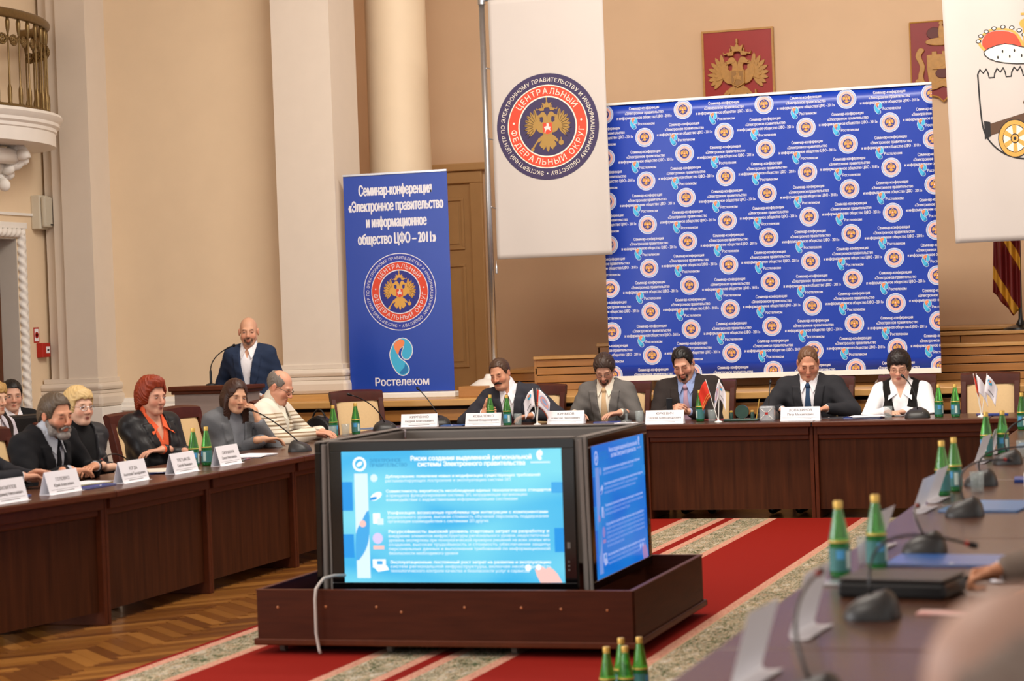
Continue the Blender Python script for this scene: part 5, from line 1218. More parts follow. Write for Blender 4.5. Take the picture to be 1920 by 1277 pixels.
mic(-1.00, 7.90, -90, 'desk microphone base behind the near bottles', ((0,0,0.06),(0.0,-0.05,0.16),(-0.30,-0.06,0.14)))
mic(-1.08, 10.75, -90, 'desk microphone behind the middle pair of bottles', ((0,0,0.06),(0.0,-0.05,0.18),(-0.36,0.20,0.16)))
cs = tag(empty('black_case', (-0.93, 6.78, TZ), R(-10)), 'black document case beside the near microphone', 'case')
MB().bx(-0.17,0.17,-0.12,0.12,0.0,0.05).build('case_body', M_BLACK, cs, bevel=0.012); MB().bx(-0.168,0.168,-0.118,0.118,0.052,0.062).build('case_lid', mat('dark_brown_leather','352c29',0.4,0.1,40), cs, bevel=0.006); MB().bx(0.10,0.19,0.125,0.14,0.03,0.045).build('handle', M_BLACK, cs, bevel=0.004)
sheet('folder', -0.85, 7.62, 0.46, 0.30, -4, M_FOLD, 'blue plastic folder behind the black case on the right-hand table', 'folder', extra='folder')
sheet('folder', -0.93, 9.62, 0.34, 0.46, -8, M_FOLDL, 'light blue folder in front of the middle bottles', 'folder', extra='folder')
sheet('notebook', -0.82, 10.98, 0.24, 0.2, 4, M_NAVY, 'navy notebook behind the middle drinking glass', 'notebook', th=0.015)
sheet('folder', -1.02, 13.55, 0.22, 0.34, 0, M_FOLDL, 'light blue folder at the far right corner', 'folder', extra='folder')
papers(-0.78, 13.0, 0, 'white papers at the far right edge', 3)
glass(-1.16, 7.58, 'drinking glass behind the near bottles'); glass(-1.06, 10.38, 'drinking glass right of the middle bottles'); glass(-1.03, 12.60, 'drinking glass right of the far bottles'); glass(-1.19, 13.2, 'drinking glass behind the farthest name card')
papers(-0.62, 7.22, 20, 'white sheets under the fist and pen', 3); pen(-0.62, 7.45, 70, 'dark pen lying on the white sheets by the fist', M_NAVY, 0.014); pen(-0.72, 9.95, 85, 'silver pen near the light blue folder', M_STEEL, 0.006)
sheet('notebook', -0.72, 6.35, 0.22, 0.08, -4, mat('red_white_pad','c9413a',0.5,0.1,8,col2='e8e6e0'), 'red and white notepad in front of the black case', 'notepad', th=0.006)
bp = tag(empty('pass_box', (-0.80, 10.62, TZ), R(-10)), 'white box with red print at the right picture edge', 'box')
MB().bx(-0.06,0.06,-0.03,0.03,0,0.07).build('carton', M_CARD, bp, bevel=0.004); MB().bx(-0.035,0.02,-0.0312,-0.03,0.015,0.05).build('red_print', M_RED, bp)
tr = MB().bx(-0.10,0.10,-0.06,0.06,0,0.008).build('silver_tray', M_STEEL, loc=(-1.14,7.02,TZ), bevel=0.003); tag(tr, 'small grey tray beside the near bottles', 'tray')
# lectern
lc = tag(empty('lectern', (-8.08, 17.0, 0)), 'grey wood lectern with dark slanted top beside the speaker', 'lectern')
MB().bx(-0.30,0.30,-0.22,0.20,0,1.10).build('body', mat('grey_veneer','8d7d76',0.5,0.15,6,stretch=(0.5,5,5)), lc, bevel=0.006)
b = MB(); b.add([(-0.34,-0.26,1.12),(0.34,-0.26,1.12),(0.34,0.24,1.12),(-0.34,0.24,1.12),(-0.34,-0.26,1.165),(0.34,-0.26,1.165),(0.34,0.24,1.155),(-0.34,0.24,1.155)], [(3,2,1,0),(4,5,6,7),(0,1,5,4),(1,2,6,5),(2,3,7,6),(3,0,4,7)]); b.build('top_board', M_TABLE2, lc, bevel=0.01)
MB().bx(-0.32,0.32,-0.24,0.22,1.095,1.125).build('neck_moulding', M_TABLE2, lc, bevel=0.006)
lm = tag(empty('lectern_microphone', (-8.12, 16.96, 1.16)), 'long gooseneck microphone standing on the lectern', 'microphone')
MB().lathe([(0,0),(0.045,0),(0.042,0.012),(0.012,0.022),(0.011,0.12),(0.007,0.13)], 16).build('foot', M_BLACK, lm, smooth='auto')
pth = bez((0,0,0.12),(0.0,0.0,0.26),(0.20,0.06,0.335),n=12); MB().tube(pth, 0.005, 8).build('gooseneck', M_BLACK, lm, smooth=True); MB().ell(pth[-1], (0.014,0.014,0.014), 10).build('foam_head', M_BLACK, lm, smooth=True)
# chairs
for (x,y,rz,l) in ((-7.30,11.70,90,'chair behind the bearded man, its cream back half hidden'),(-7.42,12.56,74,'chair of the blonde woman, cream back beside her'),(-7.34,13.48,76,'chair of the red-haired woman, on her right'),(-7.30,14.42,72,'chair of the woman in grey'),
                   (-7.36,15.42,80,'chair of the striped cardigan man'),(-7.05,16.42,82,'empty cream chair next to the striped cardigan man'),(-7.02,17.76,38,'empty cream chair turned at the corner, under the banner'),
                   (-5.62,18.02,0,'chair of the moustached man'),(-4.86,18.05,0,'chair of the man in light grey suit'),(-4.12,18.07,0,'chair of the heavy man'),(-3.10,18.05,0,'chair of the man with blue striped tie'),(-2.42,18.05,0,'chair of the woman in the vest'),(-1.74,18.05,0,'empty cream chair at the right behind the small flags'),
                   (-7.35,10.95,90,'chair of the man with clasped hands, outside the left edge'),
                   (0.14,2.14,-90,'chair of the bald man near the camera'),(0.14,3.10,-90,'chair of the person with tan hair beside the bald man'),(0.2,6.62,-90,'chair of the man making a fist'),(0.2,8.75,-90,'chair of the man with the grey sleeve')):
    chair(x, y, rz, l)
bg_ = tag(empty('black_bag', (-7.18,17.06,0.0)), 'black rounded bag standing behind the corner bottles', 'bag')
MB().prism(smooth_poly([(-0.16,0.0),(0.16,0.0),(0.17,0.5),(0.13,0.78),(0.0,0.88),(-0.13,0.78),(-0.17,0.5)],3), -0.06, 0.06, 0, Matrix(((1,0,0,0),(0,0,-1,0),(0,1,0,0),(0,0,0,1)))).build('bag_body', M_BLACK, bg_, bevel=0.02)
MB().tube(bez((-0.06,0,0.86),(0,0,1.0),(0.06,0,0.86)), 0.008, 8).build('bag_handle', M_BLACK, bg_)
oc = tag(empty('black_chair', (-8.55,14.62,0.0), R(70)), 'black office chair back behind the bearded man', 'chair')
MB().bx(-0.36,0.36,0.18,0.24,0.52,1.04).build('backrest', M_BLACK, oc, bevel=0.03); MB().bx(-0.30,0.30,-0.25,0.2,0.42,0.5).build('seat', M_BLACK, oc, bevel=0.03); MB().tube([(0,0,0.06),(0,0,0.42)],0.03,10).build('post', M_STEEL, oc)
b = MB()
for k in range(5): b.tube([(0,0,0.07),(0.28*math.cos(k*1.257),0.28*math.sin(k*1.257),0.02)],0.02,6)
b.build('base', M_BLACK, oc)
# ------------------------------------------------------------------ people: implicit surfaces meshed into one continuous body each
BIG = np.float32(9.0)
class Field:
    def __init__(s, lo, hi, h):
        s.lo = np.array(lo, np.float32); s.h = np.float32(h); s.n = (np.ceil((np.array(hi)-np.array(lo))/h)).astype(int)+1
        s.v = np.full(s.n, BIG, np.float32); s.ax = [s.lo[i] + np.arange(s.n[i], dtype=np.float32)*s.h for i in range(3)]
    def blk(s, lo, hi):
        a = np.clip(np.floor((np.array(lo)-s.lo)/s.h).astype(int), 0, s.n-1); b = np.clip(np.ceil((np.array(hi)-s.lo)/s.h).astype(int)+1, 1, s.n)
        sl = tuple(slice(a[i], b[i]) for i in range(3))
        g = [s.ax[i][sl[i]] for i in range(3)]
        return sl, g[0][:,None,None], g[1][None,:,None], g[2][None,None,:]
    @staticmethod
    def smin(a, b, k):
        if k <= 0: return np.minimum(a, b)
        hh = np.maximum(k-np.abs(a-b), 0)/k; return np.minimum(a, b) - hh*hh*k*0.25
    def cap(s, a, b, ra, rb=None, k=0.02, sub=False):
        rb = ra if rb is None else rb; a = np.array(a, np.float32); b = np.array(b, np.float32); m = max(ra, rb)+k+3*s.h
        sl, X, Y, Z = s.blk(np.minimum(a,b)-m, np.maximum(a,b)+m); d = b-a; L = max(float(d@d), 1e-9)
        t = np.clip(((X-a[0])*d[0]+(Y-a[1])*d[1]+(Z-a[2])*d[2])/L, 0, 1)
        dist = np.sqrt((X-a[0]-t*d[0])**2+(Y-a[1]-t*d[1])**2+(Z-a[2]-t*d[2])**2) - (ra+(rb-ra)*t)
        s.put(sl, dist, k, sub)
    def ell(s, c, r, k=0.02, M=None, sub=False):
        r = np.array(r, np.float32); c = np.array(c, np.float32); m = float(r.max())+k+3*s.h
        sl, X, Y, Z = s.blk(c-m, c+m); x, y, z = X-c[0], Y-c[1], Z-c[2]
        if M is not None: x, y, z = (M[0][0]*x+M[1][0]*y+M[2][0]*z, M[0][1]*x+M[1][1]*y+M[2][1]*z, M[0][2]*x+M[1][2]*y+M[2][2]*z)
        k0 = np.sqrt((x/r[0])**2+(y/r[1])**2+(z/r[2])**2); k1 = np.sqrt((x/r[0]**2)**2+(y/r[1]**2)**2+(z/r[2]**2)**2)
        s.put(sl, k0*(k0-1)/np.maximum(k1, 1e-6), k, sub)
    def put(s, sl, dist, k, sub):
        if sub: s.v[sl] = -s.smin(-s.v[sl], dist, k)
        else: s.v[sl] = s.smin(s.v[sl], dist, k)
    def grid(s): return s.ax[0][:,None,None], s.ax[1][None,:,None], s.ax[2][None,None,:]
    def mesh(s):
        v = s.v; v[0]=BIG; v[-1]=BIG; v[:,0]=BIG; v[:,-1]=BIG; v[:,:,0]=BIG; v[:,:,-1]=BIG
        neg = v < 0; c = np.zeros(tuple(s.n-1), np.int8)
        for i in (0,1):
            for j in (0,1):
                for k in (0,1): c += neg[i:s.n[0]-1+i, j:s.n[1]-1+j, k:s.n[2]-1+k]
        act = (c > 0) & (c < 8); idx = np.argwhere(act)
        if len(idx) == 0: return np.zeros((0,3)), np.zeros((0,4), int)
        ids = np.full(c.shape, -1, np.int32); ids[act] = np.arange(len(idx))
        cor = np.stack([v[idx[:,0]+i, idx[:,1]+j, idx[:,2]+k] for i in (0,1) for j in (0,1) for k in (0,1)], 1)
        off = np.array([(i,j,k) for i in (0,1) for j in (0,1) for k in (0,1)], np.float32)
        acc = np.zeros((len(idx),3), np.float32); n = np.zeros((len(idx),1), np.float32)
        for a in range(8):
            for b in range(a+1, 8):
                if np.abs(off[a]-off[b]).sum() != 1: continue
                va, vb = cor[:,a], cor[:,b]; m = (va < 0) != (vb < 0); t = np.where(m, va/np.where(m, va-vb, 1), 0)
                p = off[a]+(off[b]-off[a])*t[:,None]; acc += np.where(m[:,None], p, 0); n += m[:,None]
        V = s.lo + (idx+acc/n)*s.h
        F = []
        for ax in range(3):
            sl0 = [slice(None)]*3; sl1 = [slice(None)]*3; sl0[ax] = slice(0,-1); sl1[ax] = slice(1,None)
            x = neg[tuple(sl0)] != neg[tuple(sl1)]; e = np.argwhere(x)
            u, w = [(1,2),(2,0),(0,1)][ax]
            ok = (e[:,u] > 0) & (e[:,w] > 0) & (e[:,u] < s.n[u]-1) & (e[:,w] < s.n[w]-1); e = e[ok]
            du = np.zeros(3,int); du[u] = 1; dw = np.zeros(3,int); dw[w] = 1
            q = [ids[tuple((e-du-dw).T)], ids[tuple((e-dw).T)], ids[tuple(e.T)], ids[tuple((e-du).T)]]
            f = np.stack(q, 1); flip = ~neg[tuple(e.T)]; f[flip] = f[flip][:,::-1]; F.append(f)
        return V, np.concatenate(F)
def np_mesh(name, V, F, mats, col=None):
    me = bpy.data.meshes.new(name); n = len(V); m = len(F)
    me.vertices.add(n); me.vertices.foreach_set('co', np.asarray(V, np.float32).ravel()); me.loops.add(m*4); me.loops.foreach_set('vertex_index', F.astype(np.int32).ravel())
    me.polygons.add(m); me.polygons.foreach_set('loop_start', np.arange(0, m*4, 4, dtype=np.int32)); me.polygons.foreach_set('use_smooth', np.ones(m, bool))
    me.update(calc_edges=True)
    for mm in mats: me.materials.append(mm)
    if col is not None:
        a = me.color_attributes.new('Col', 'FLOAT_COLOR', 'POINT'); a.data.foreach_set('color', np.concatenate([col, np.ones((n,1))], 1).astype(np.float32).ravel())
    return me
def nrm(v): v = np.array(v, float); return v/np.linalg.norm(v)
def ik(a, w, l1, l2, pole):
    a, w, pole = np.array(a, float), np.array(w, float), np.array(pole, float); d = w-a; L = np.linalg.norm(d)
    if L > (l1+l2)*0.995: w = a + d/L*(l1+l2)*0.995; d = w-a; L = np.linalg.norm(d)
    x = (l1*l1-l2*l2+L*L)/(2*L); h = math.sqrt(max(l1*l1-x*x, 1e-6)); u = d/L; p = pole-u*(pole@u); p = p/np.linalg.norm(p)
    return a+u*x+p*h, w
def rotm(yaw, pitch, roll):
    """head frame columns: right(x), forward, up ; yaw>0 turns to +x, pitch>0 looks down, roll>0 tips towards +x"""
    cy, sy = math.cos(yaw), math.sin(yaw); cp, sp = math.cos(pitch), math.sin(pitch); cr, sr = math.cos(roll), math.sin(roll)
    f = np.array([sy*cp, -cy*cp, -sp]); x = np.array([cy, sy, 0.0]); u = np.cross(f, -x)*-1; u = np.cross(x, f); u = u/np.linalg.norm(u)
    if u[2] < 0 and abs(pitch) < 1.5: u = -u
    x2 = x*cr - u*sr; u2 = u*cr + x*sr
    return np.stack([x2, f, u2], 1)
M_SKIN = mat('skin', 'ffffff', 0.48, 0.04, 60, vcol=True, spec=0.35)
M_EYEW = mat('eye_white', 'a89c96', 0.35, 0.02, 30); M_IRIS = mat('iris', '2a1d16', 0.2, 0.1, 30)
M_LENS = mat('spectacle_frame', '3a2f2c', 0.3, 0.1, 30, metal=0.4)
def cloth(name, c, rough=0.85, var=0.08, bump=0.15, **k): return mat('cloth_'+name, c, rough, var, 90, bump=bump, spec=0.25, **k)
def hand_prims(F, wr, d, n, curl=0.35, spread=0.06, thumb=1.0, side=1, sc=1.0, thumb_up=False):
    """wr wrist, d direction of fingers, n back-of-hand normal, side=+1 thumb on cross(d,n) side"""
    d = nrm(d); n = nrm(np.array(n)-d*(np.array(n)@d)); s = np.cross(d, n)*side
    P = lambda a, b, c: np.array(wr) + (d*a + s*b + n*c)*sc
    F.cap(P(-0.05,0,0), P(0.015,0,0), 0.027*sc, 0.025*sc, 0.015)
    for b in (-0.027,-0.009,0.009,0.027): F.cap(P(0.02,b*0.8,0), P(0.088,b,-0.002), 0.015*sc, 0.0115*sc, 0.010)
    for i, b in enumerate((0.030,0.010,-0.010,-0.029)):
        L = (0.044,0.049,0.046,0.036)[i]; a = 0.0; p = np.array([0.088, b, -0.001]); r = 0.0092 if i < 3 else 0.008
        sp = (1.5-i)*spread
        for j, l in enumerate((L, L*0.62, L*0.5)):
            a += curl*(1.0, 1.25, 0.9)[j]; q = p + np.array([l*math.cos(a)*math.cos(sp), l*math.cos(a)*math.sin(sp), -l*math.sin(a)])
            F.cap(P(*p), P(*q), r*sc, r*0.9*sc, 0.003); p = q; r *= 0.93
    if thumb_up: T = [(0.012,0.03,-0.004),(0.04,0.055,0.008),(0.06,0.085,0.012),(0.072,0.112,0.010)]
    else: T = [(0.012,0.026,-0.008),(0.046,0.048,-0.018),(0.076,0.050,-0.026),(0.098,0.044,-0.032)]
    for j in range(3): F.cap(P(*T[j]), P(*T[j+1]), (0.0155,0.012,0.0105)[j]*sc, (0.012,0.0105,0.009)[j]*sc, 0.006)
def person(label, pos, rz, sp, group=None):
    """sp: dict describing pose and looks. Local frame faces -y."""
    g = lambda k, dflt=None: sp.get(k, dflt)
    h = g('res', 0.0065); bulk = g('bulk', 1.0); sit = g('sit', True); sc = 1.0
    lean, side = R(g('lean', 8)), R(g('side', 0)); hip_z = 0.53 if sit else 0.93
    dz = g('dz', 0.0)
    H = np.array([0, 0.0, hip_z+dz*0.3]); up = nrm([math.sin(side), -math.sin(lean), math.cos(lean)])
    fwd = nrm(np.array([0,-1,0])-up*(np.array([0,-1.0,0])@up)); tw = R(g('twist', 0)); rt = np.cross(up, fwd)*-1
    rt = np.cross(fwd, up); fwd, rt = fwd*math.cos(tw)+rt*math.sin(tw), rt*math.cos(tw)-fwd*math.sin(tw)
    if rt[0] < 0: rt = -rt
    T = lambda x, f, u: H + rt*x + fwd*f + up*u            # torso frame
    tl = g('torso', 1.0)
    neck = T(0, -0.005, 0.535*tl)
    hd = rotm(R(g('hyaw',0))+tw, R(g('hpitch',0)), R(g('hroll',0)))
    hc = neck + np.array(g('hoff',(0,-0.035,0.135))) 
    HD = lambda x, f, u: hc + hd @ (np.array([x,f,u])*g('hscale',1.0))
    Mh = [list(r_) for r_ in hd]
    sw = g('sw', 0.178)*bulk**0.5
    SH = {s: T(s*sw, 0.0, 0.465*tl) for s in (-1,1)}
    W_ = {s: np.array(g('wl' if s > 0 else 'wr')) for s in (-1,1)}
    EL = {}
    for s in (-1,1): EL[s], W_[s] = ik(SH[s], W_[s], 0.295, 0.265, g('pl' if s > 0 else 'pr', (s*0.45, 0.8, 0.05)))
    # legs
    if sit: lx, ls = g('lx',0.0), g('ls',0.11); KN = {s: np.array([s*ls+lx,-0.43,0.49]) for s in (-1,1)}; AN = {s: np.array([s*ls+lx,-0.38,0.09]) for s in (-1,1)}
    else: KN = {s: np.array([s*0.10,-0.01,0.50]) for s in (-1,1)}; AN = {s: np.array([s*0.11,0.02,0.09]) for s in (-1,1)}
    HP = {s: H+np.array([s*0.09,0,-0.02]) for s in (-1,1)}
    pts = [H, neck, hc+np.array([0,0,0.15])] + list(SH.values()) + list(EL.values()) + list(W_.values()) + list(KN.values()) + list(AN.values()) + [AN[1]+np.array([0,-0.22,-0.08])]
    lo = np.min(pts, 0)-0.26; hi = np.max(pts, 0)+0.26; lo[2] = max(lo[2], -0.03)
    def torso(F, e):
        F.ell(T(0,0.0,0.02), (0.165*bulk+e,0.115*bulk+e,0.13+e), 0.05, [list(r_) for r_ in np.stack([rt,fwd,up],1)])
        F.ell(T(0,0.02*(bulk-1)*4,0.17), (0.150*bulk+e,0.105*bulk**1.5+e,0.16+e), 0.06, [list(r_) for r_ in np.stack([rt,fwd,up],1)])
        F.ell(T(0,0.008,0.355*tl), (0.165*bulk+e,0.112*bulk+e,0.165+e), 0.06, [list(r_) for r_ in np.stack([rt,fwd,up],1)])
        F.cap(T(-sw+0.03,-0.012,0.455*tl), T(sw-0.03,-0.012,0.455*tl), 0.062+e, None, 0.05)
        F.cap(T(-0.05,-0.02,0.50*tl), T(0.05,-0.02,0.50*tl), 0.05+e, None, 0.06)
        if g('bust'):
            for s in (-1,1): F.ell(T(s*0.075,0.085,0.30*tl), (0.07+e,0.06+e,0.07+e), 0.04)
    def arm(F, s, e, stop=1.0, pad=0.0):
        F.cap(SH[s], EL[s], (0.056*bulk**0.5+e+pad), 0.045*bulk**0.5+e, 0.04)
        F.cap(EL[s], EL[s]+(W_[s]-EL[s])*stop, 0.044*bulk**0.5+e, 0.029+e*1.0, 0.025)
    def legs(F, e):
        for s in (-1,1):
            F.cap(HP[s], KN[s], 0.082+e, 0.058+e, 0.05); F.cap(KN[s], AN[s], 0.055+e, 0.036+e*1.3, 0.03)
    # ---- body
    F = Field(lo, hi, h); torso(F, 0); legs(F, 0)
    for s in (-1,1):
        arm(F, s, 0); hp = g('hl' if s > 0 else 'hr', {}); d0 = nrm(W_[s]-EL[s])
        hand_prims(F, W_[s], hp.get('d', d0), hp.get('n', (0,0,1)), hp.get('curl',0.3), hp.get('spread',0.06), 1, hp.get('side', s), g('hand',1.0), hp.get('tu', False))
        F.cap(AN[s]+np.array([0,0.03,-0.045]), AN[s]+np.array([0,-0.15,-0.055]), 0.035, 0.028, 0.03)
    F.cap(neck+np.array([0,0,-0.05]), HD(0,-0.018,-0.055), 0.060*bulk**0.6, 0.053*bulk**0.4, 0.03)
    jw = g('jaw', 1.0); fat = g('fat', 0.0)
    F.ell(HD(0,-0.015,0.034), (0.075,0.096,0.088), 0.02, Mh)
    F.ell(HD(0,0.028,-0.028), (0.062+fat*0.4,0.062,0.083), 0.03, Mh)
    for s in (-1,1):
        F.cap(HD(s*0.050*jw,0.0,-0.05), HD(s*0.020*jw,0.062,-0.098), 0.020+fat, 0.017+fat*0.6, 0.025)
        F.ell(HD(s*0.038,0.058,-0.034), (0.025+fat*0.5,0.021,0.026), 0.02, Mh)
    F.ell(HD(0,0.066,-0.098), (0.026*jw,0.021,0.019), 0.02, Mh)
    if fat > 0.004: F.ell(HD(0,0.03,-0.105), (0.05,0.05,0.03), 0.03, Mh)
    F.cap(HD(-0.036,0.078,0.021), HD(0.036,0.078,0.021), 0.0125, None, 0.014)
    for s in (-1,1): F.ell(HD(s*0.032,0.100,0.003), (0.019,0.016,0.012), 0.012, Mh, sub=True)
    for s in (-1,1): F.ell(HD(s*0.032,0.074,0.002), (0.0155,0.013,0.0125), 0.004, Mh)
    F.cap(HD(0,0.088,0.016), HD(0,0.111,-0.032), 0.0075, 0.0115, 0.010); F.ell(HD(0,0.109,-0.034), (0.0135,0.012,0.010), 0.006, Mh)
    for s in (-1,1): F.ell(HD(s*0.013,0.098,-0.037), (0.0085,0.010,0.0075), 0.005, Mh)
    F.ell(HD(0,0.083,-0.064), (0.024,0.013,0.0065), 0.006, Mh); F.ell(HD(0,0.082,-0.076), (0.020,0.013,0.0075), 0.006, Mh)
    for s in (-1,1): F.ell(HD(s*0.078,-0.012,-0.004), (0.010,0.021,0.033), 0.006, Mh); F.ell(HD(s*0.088,-0.004,-0.002), (0.007,0.010,0.018), 0.005, Mh, sub=True)
    ca_, sa_ = math.cos(R(rz)), math.sin(R(rz))
    def rest(V, lift):
        # arms rest on the table tops instead of sinking into them
        if not sit or len(V) == 0: return V
        wx = V[:,0]*ca_-V[:,1]*sa_+pos[0]; wy = V[:,0]*sa_+V[:,1]*ca_+pos[1]; wz = V[:,2]+pos[2]; on = np.zeros(len(V), bool)
        for (x0,x1,y0,y1) in ((-6.67,-5.88,11.0,16.76),(-6.95,-6.0,9.4,11.0),(-6.67,0.1,16.73,17.52),(-1.30,-0.51,1.5,16.76)): on |= (wx > x0)&(wx < x1)&(wy > y0)&(wy < y1)
        on &= (wz > 0.63)&(wz < TZ+lift); V = V.copy(); V[on,2] = TZ+lift-pos[2]; return V
    V, Fc = F.mesh(); V = rest(V, 0.012)
    # vertex colours: local skin colouring (lips, brows, stubble) and painted shade between the lips
    base = np.array(lin(g('skin','d9a98c'))); C = np.tile(base, (len(V),1)); L = (V-hc)@hd/g('hscale',1.0)
    def tint(mask, c): 
        nonlocal C; m = np.clip(mask,0,1)[:,None]; C = C*(1-m)+np.array(lin(c))*m
    def blob(cx,f,u,rx,rf,ru,p=1.0): return p*np.clip(1.6-1.6*np.sqrt(((L[:,0]-cx)/rx)**2+((L[:,1]-f)/rf)**2+((L[:,2]-u)/ru)**2),0,1)
    red = tuple(np.clip(np.array([int(g('skin','d9a98c')[i:i+2],16) for i in (0,2,4)])*np.array([1.02,0.80,0.76]),0,255)/255)
    for s in (-1,1): tint(blob(s*0.04,0.07,-0.035,0.035,0.05,0.03,0.45), red); tint(blob(s*0.085,-0.01,0,0.02,0.04,0.04,0.4), red)
    tint(blob(0,0.11,-0.032,0.022,0.03,0.022,0.5), red)
    if g('beard'):
        bc, bt = g('beard')
        if bt in ('goatee','full'):
            tint(blob(0,0.08,-0.088,0.034,0.05,0.028,1.3), bc); tint(blob(0,0.095,-0.054,0.036,0.03,0.012,1.1), bc)
            for s in (-1,1): tint(blob(s*0.030,0.08,-0.072,0.014,0.04,0.028,1.0), bc)
        if bt == 'full':
            for s in (-1,1): tint(blob(s*0.055,0.03,-0.07,0.035,0.07,0.05,1.1), bc)
            tint(blob(0,0.07,-0.105,0.05,0.06,0.03,1.3), bc)
        if bt == 'stubble': tint(blob(0,0.05,-0.085,0.07,0.08,0.05,0.5), bc)
    lipc = g('lips', None) or red
    tint(blob(0,0.09,-0.065,0.026,0.02,0.009,0.9), lipc); tint(blob(0,0.09,-0.076,0.022,0.02,0.010,0.9), lipc); tint(blob(0,0.094,-0.0695,0.024,0.02,0.0035,0.9), '5a2a24')  # last tint paints in the dark of the mouth groove
    brow = g('brow', '3a2a20')
    down = g('eyes','open')
    for s in (-1,1):
        tint(blob(s*0.034,0.085,0.020,0.021,0.03,0.0062,0.95), brow)
        tint(blob(s*0.032,0.088,-0.003,0.019,0.02,0.0045,0.9 if down == 'down' else 0.4), '3a241c'); tint(blob(s*0.032,0.09,0.0075,0.018,0.02,0.0032,0.0 if down == 'down' else 0.9), '3a241c'); tint(blob(s*0.032,0.09,0.004,0.022,0.02,0.012,0.3), red)
    if g('stub'): tint(blob(0,-0.03,0.06,0.09,0.11,0.07,0.35), g('stub'))
    body = put('person', np_mesh('person', V, Fc, [M_SKIN], C)); body.location = pos; body.rotation_euler = (0,0,R(rz)); tag(body, label, 'person', group)
    # ---- eyes
    if down != 'down':
        for s in (-1,1):
            e = MB(); Mm = Matrix([list(map(float, r_)) for r_ in hd]); c = HD(s*0.032,0.083,0.0015); e.ell(c, (0.0122,0.0062,0.0040), 12, 0, Mm); gz = g('gaze',0.0)
            e.ell(HD(s*0.032+gz,0.0868,0.0012), (0.0050,0.0036,0.0040), 10, 1, Mm); e.build('eye', [M_EYEW, M_IRIS], body, smooth=True)
    # ---- clothes
    def finish(F, name, m): 
        V, Fc = F.mesh(); V = rest(V, 0.006 if name == 'shirt' else 0.001) if name != 'trousers' else V
        return put(name, np_mesh(name, V, Fc, [m]), body) if len(V) else None
    hc2 = g('ch', 0.0075); tlo = lo.copy(); tlo[2] = hip_z-0.18 if sit else 0.0
    thi = hi.copy(); thi[2] = neck[2]+0.14
    def tframe(F):
        X, Y, Z = F.grid(); dx, dy, dzz = X-H[0], Y-H[1], Z-H[2]
        return (dx*rt[0]+dy*rt[1]+dzz*rt[2], dx*fwd[0]+dy*fwd[1]+dzz*fwd[2], dx*up[0]+dy*up[1]+dzz*up[2])
    ns = 0.52*tl
    top = g('top', {}); kind = top.get('kind','suit')
    # shirt / inner layer with collar
    if top.get('shirt'):
        F = Field(tlo, thi, hc2); torso(F, 0.010)
        if kind in ('vest','shirt'):
            for s in (-1,1): arm(F, s, 0.016, 0.97)
        else:
            for s in (-1,1): F.cap(W_[s]-(W_[s]-EL[s])*0.22, W_[s]-(W_[s]-EL[s])*0.02, 0.036, 0.035, 0.0)
        cr_ = 0.066*bulk**0.6
        F.cap(neck+np.array([0,0.005,-0.03]), neck+(HD(0,-0.02,-0.06)-neck)*0.60, cr_+0.010, cr_+0.001, 0.012)
        a, b, c = tframe(F)
        if top.get('collar','up') == 'up':
            for s in (-1,1): F.cap(T(s*0.022,0.085*bulk,ns-0.055), T(s*0.052,0.045*bulk,ns+0.015), 0.014, 0.018, 0.01)
            if top.get('tie'): w = np.clip((c-(ns-0.03))*0.3, 0, 0.02)
            else: w = np.clip((c-(ns-0.075))*0.42, 0, 0.05)
            F.v = np.maximum(F.v, -np.maximum(np.abs(a)-w, 0.02-b))
        elif top.get('collar') == 'wide':
            for s in (-1,1): F.cap(T(s*0.05,0.10,ns-0.11), T(s*0.075,0.02,ns+0.01), 0.02, 0.022, 0.012)
            w = np.clip((c-(ns-top.get('cdeep',0.16)))*0.36, 0, 0.06); F.v = np.maximum(F.v, -np.maximum(np.abs(a)-w, 0.02-b))
        if top.get('turtle'): F.cap(neck+np.array([0,0,-0.02]), neck+(HD(0,-0.02,-0.06)-neck)*0.95, 0.068, 0.062, 0.01)
        finish(F, 'shirt', top['shirt'])
        if top.get('collar','up') in ('up','wide') and not top.get('turtle'):
            wd = top.get('collar') == 'wide'; bf = max(bulk,1.0); co = top.get('cout', 0.0)
            for s in (-1,1):
                A1 = neck + (HD(0,-0.02,-0.06)-neck)*0.55 + rt*s*(cr_+0.004) + fwd*0.012; A2 = T(s*(cr_+0.022), 0.035, ns-0.012)
                B1 = T(s*0.010, 0.088*bf, ns+0.0) if not wd else T(s*0.022, 0.105*bf, ns-0.055)
                C1 = T(s*0.046, 0.122*bf, ns-0.078) if not wd else T(s*0.095, 0.138*bf+co, ns-0.105)
                qs = [A1, B1, C1, A2]; off = fwd*0.007+up*0.003
                MB().add([q for q in qs]+[q+off for q in qs], [(0,1,2,3),(7,6,5,4),(0,4,5,1),(1,5,6,2),(2,6,7,3),(3,7,4,0)]).build('collar_wing', top['shirt'], body, bevel=0.002)
    if top.get('tie'):
        F = Field(np.array(T(0,0,0.2))-0.25, np.array(T(0,0,0.55))+0.25, 0.006); torso(F, 0.017); a, b, c = tframe(F)
        w = 0.017+np.clip((ns-0.09-c),0,1)*0.11; w = np.minimum(w, 0.046)
        F.v = np.maximum(F.v, np.maximum(np.maximum(np.abs(a)-w, 0.03-b), c-(ns-0.02)))
        F.ell(T(0,0.088*bulk+0.004,ns-0.022), (0.022,0.020,0.024), 0.008)
        finish(F, 'tie', top['tie'])
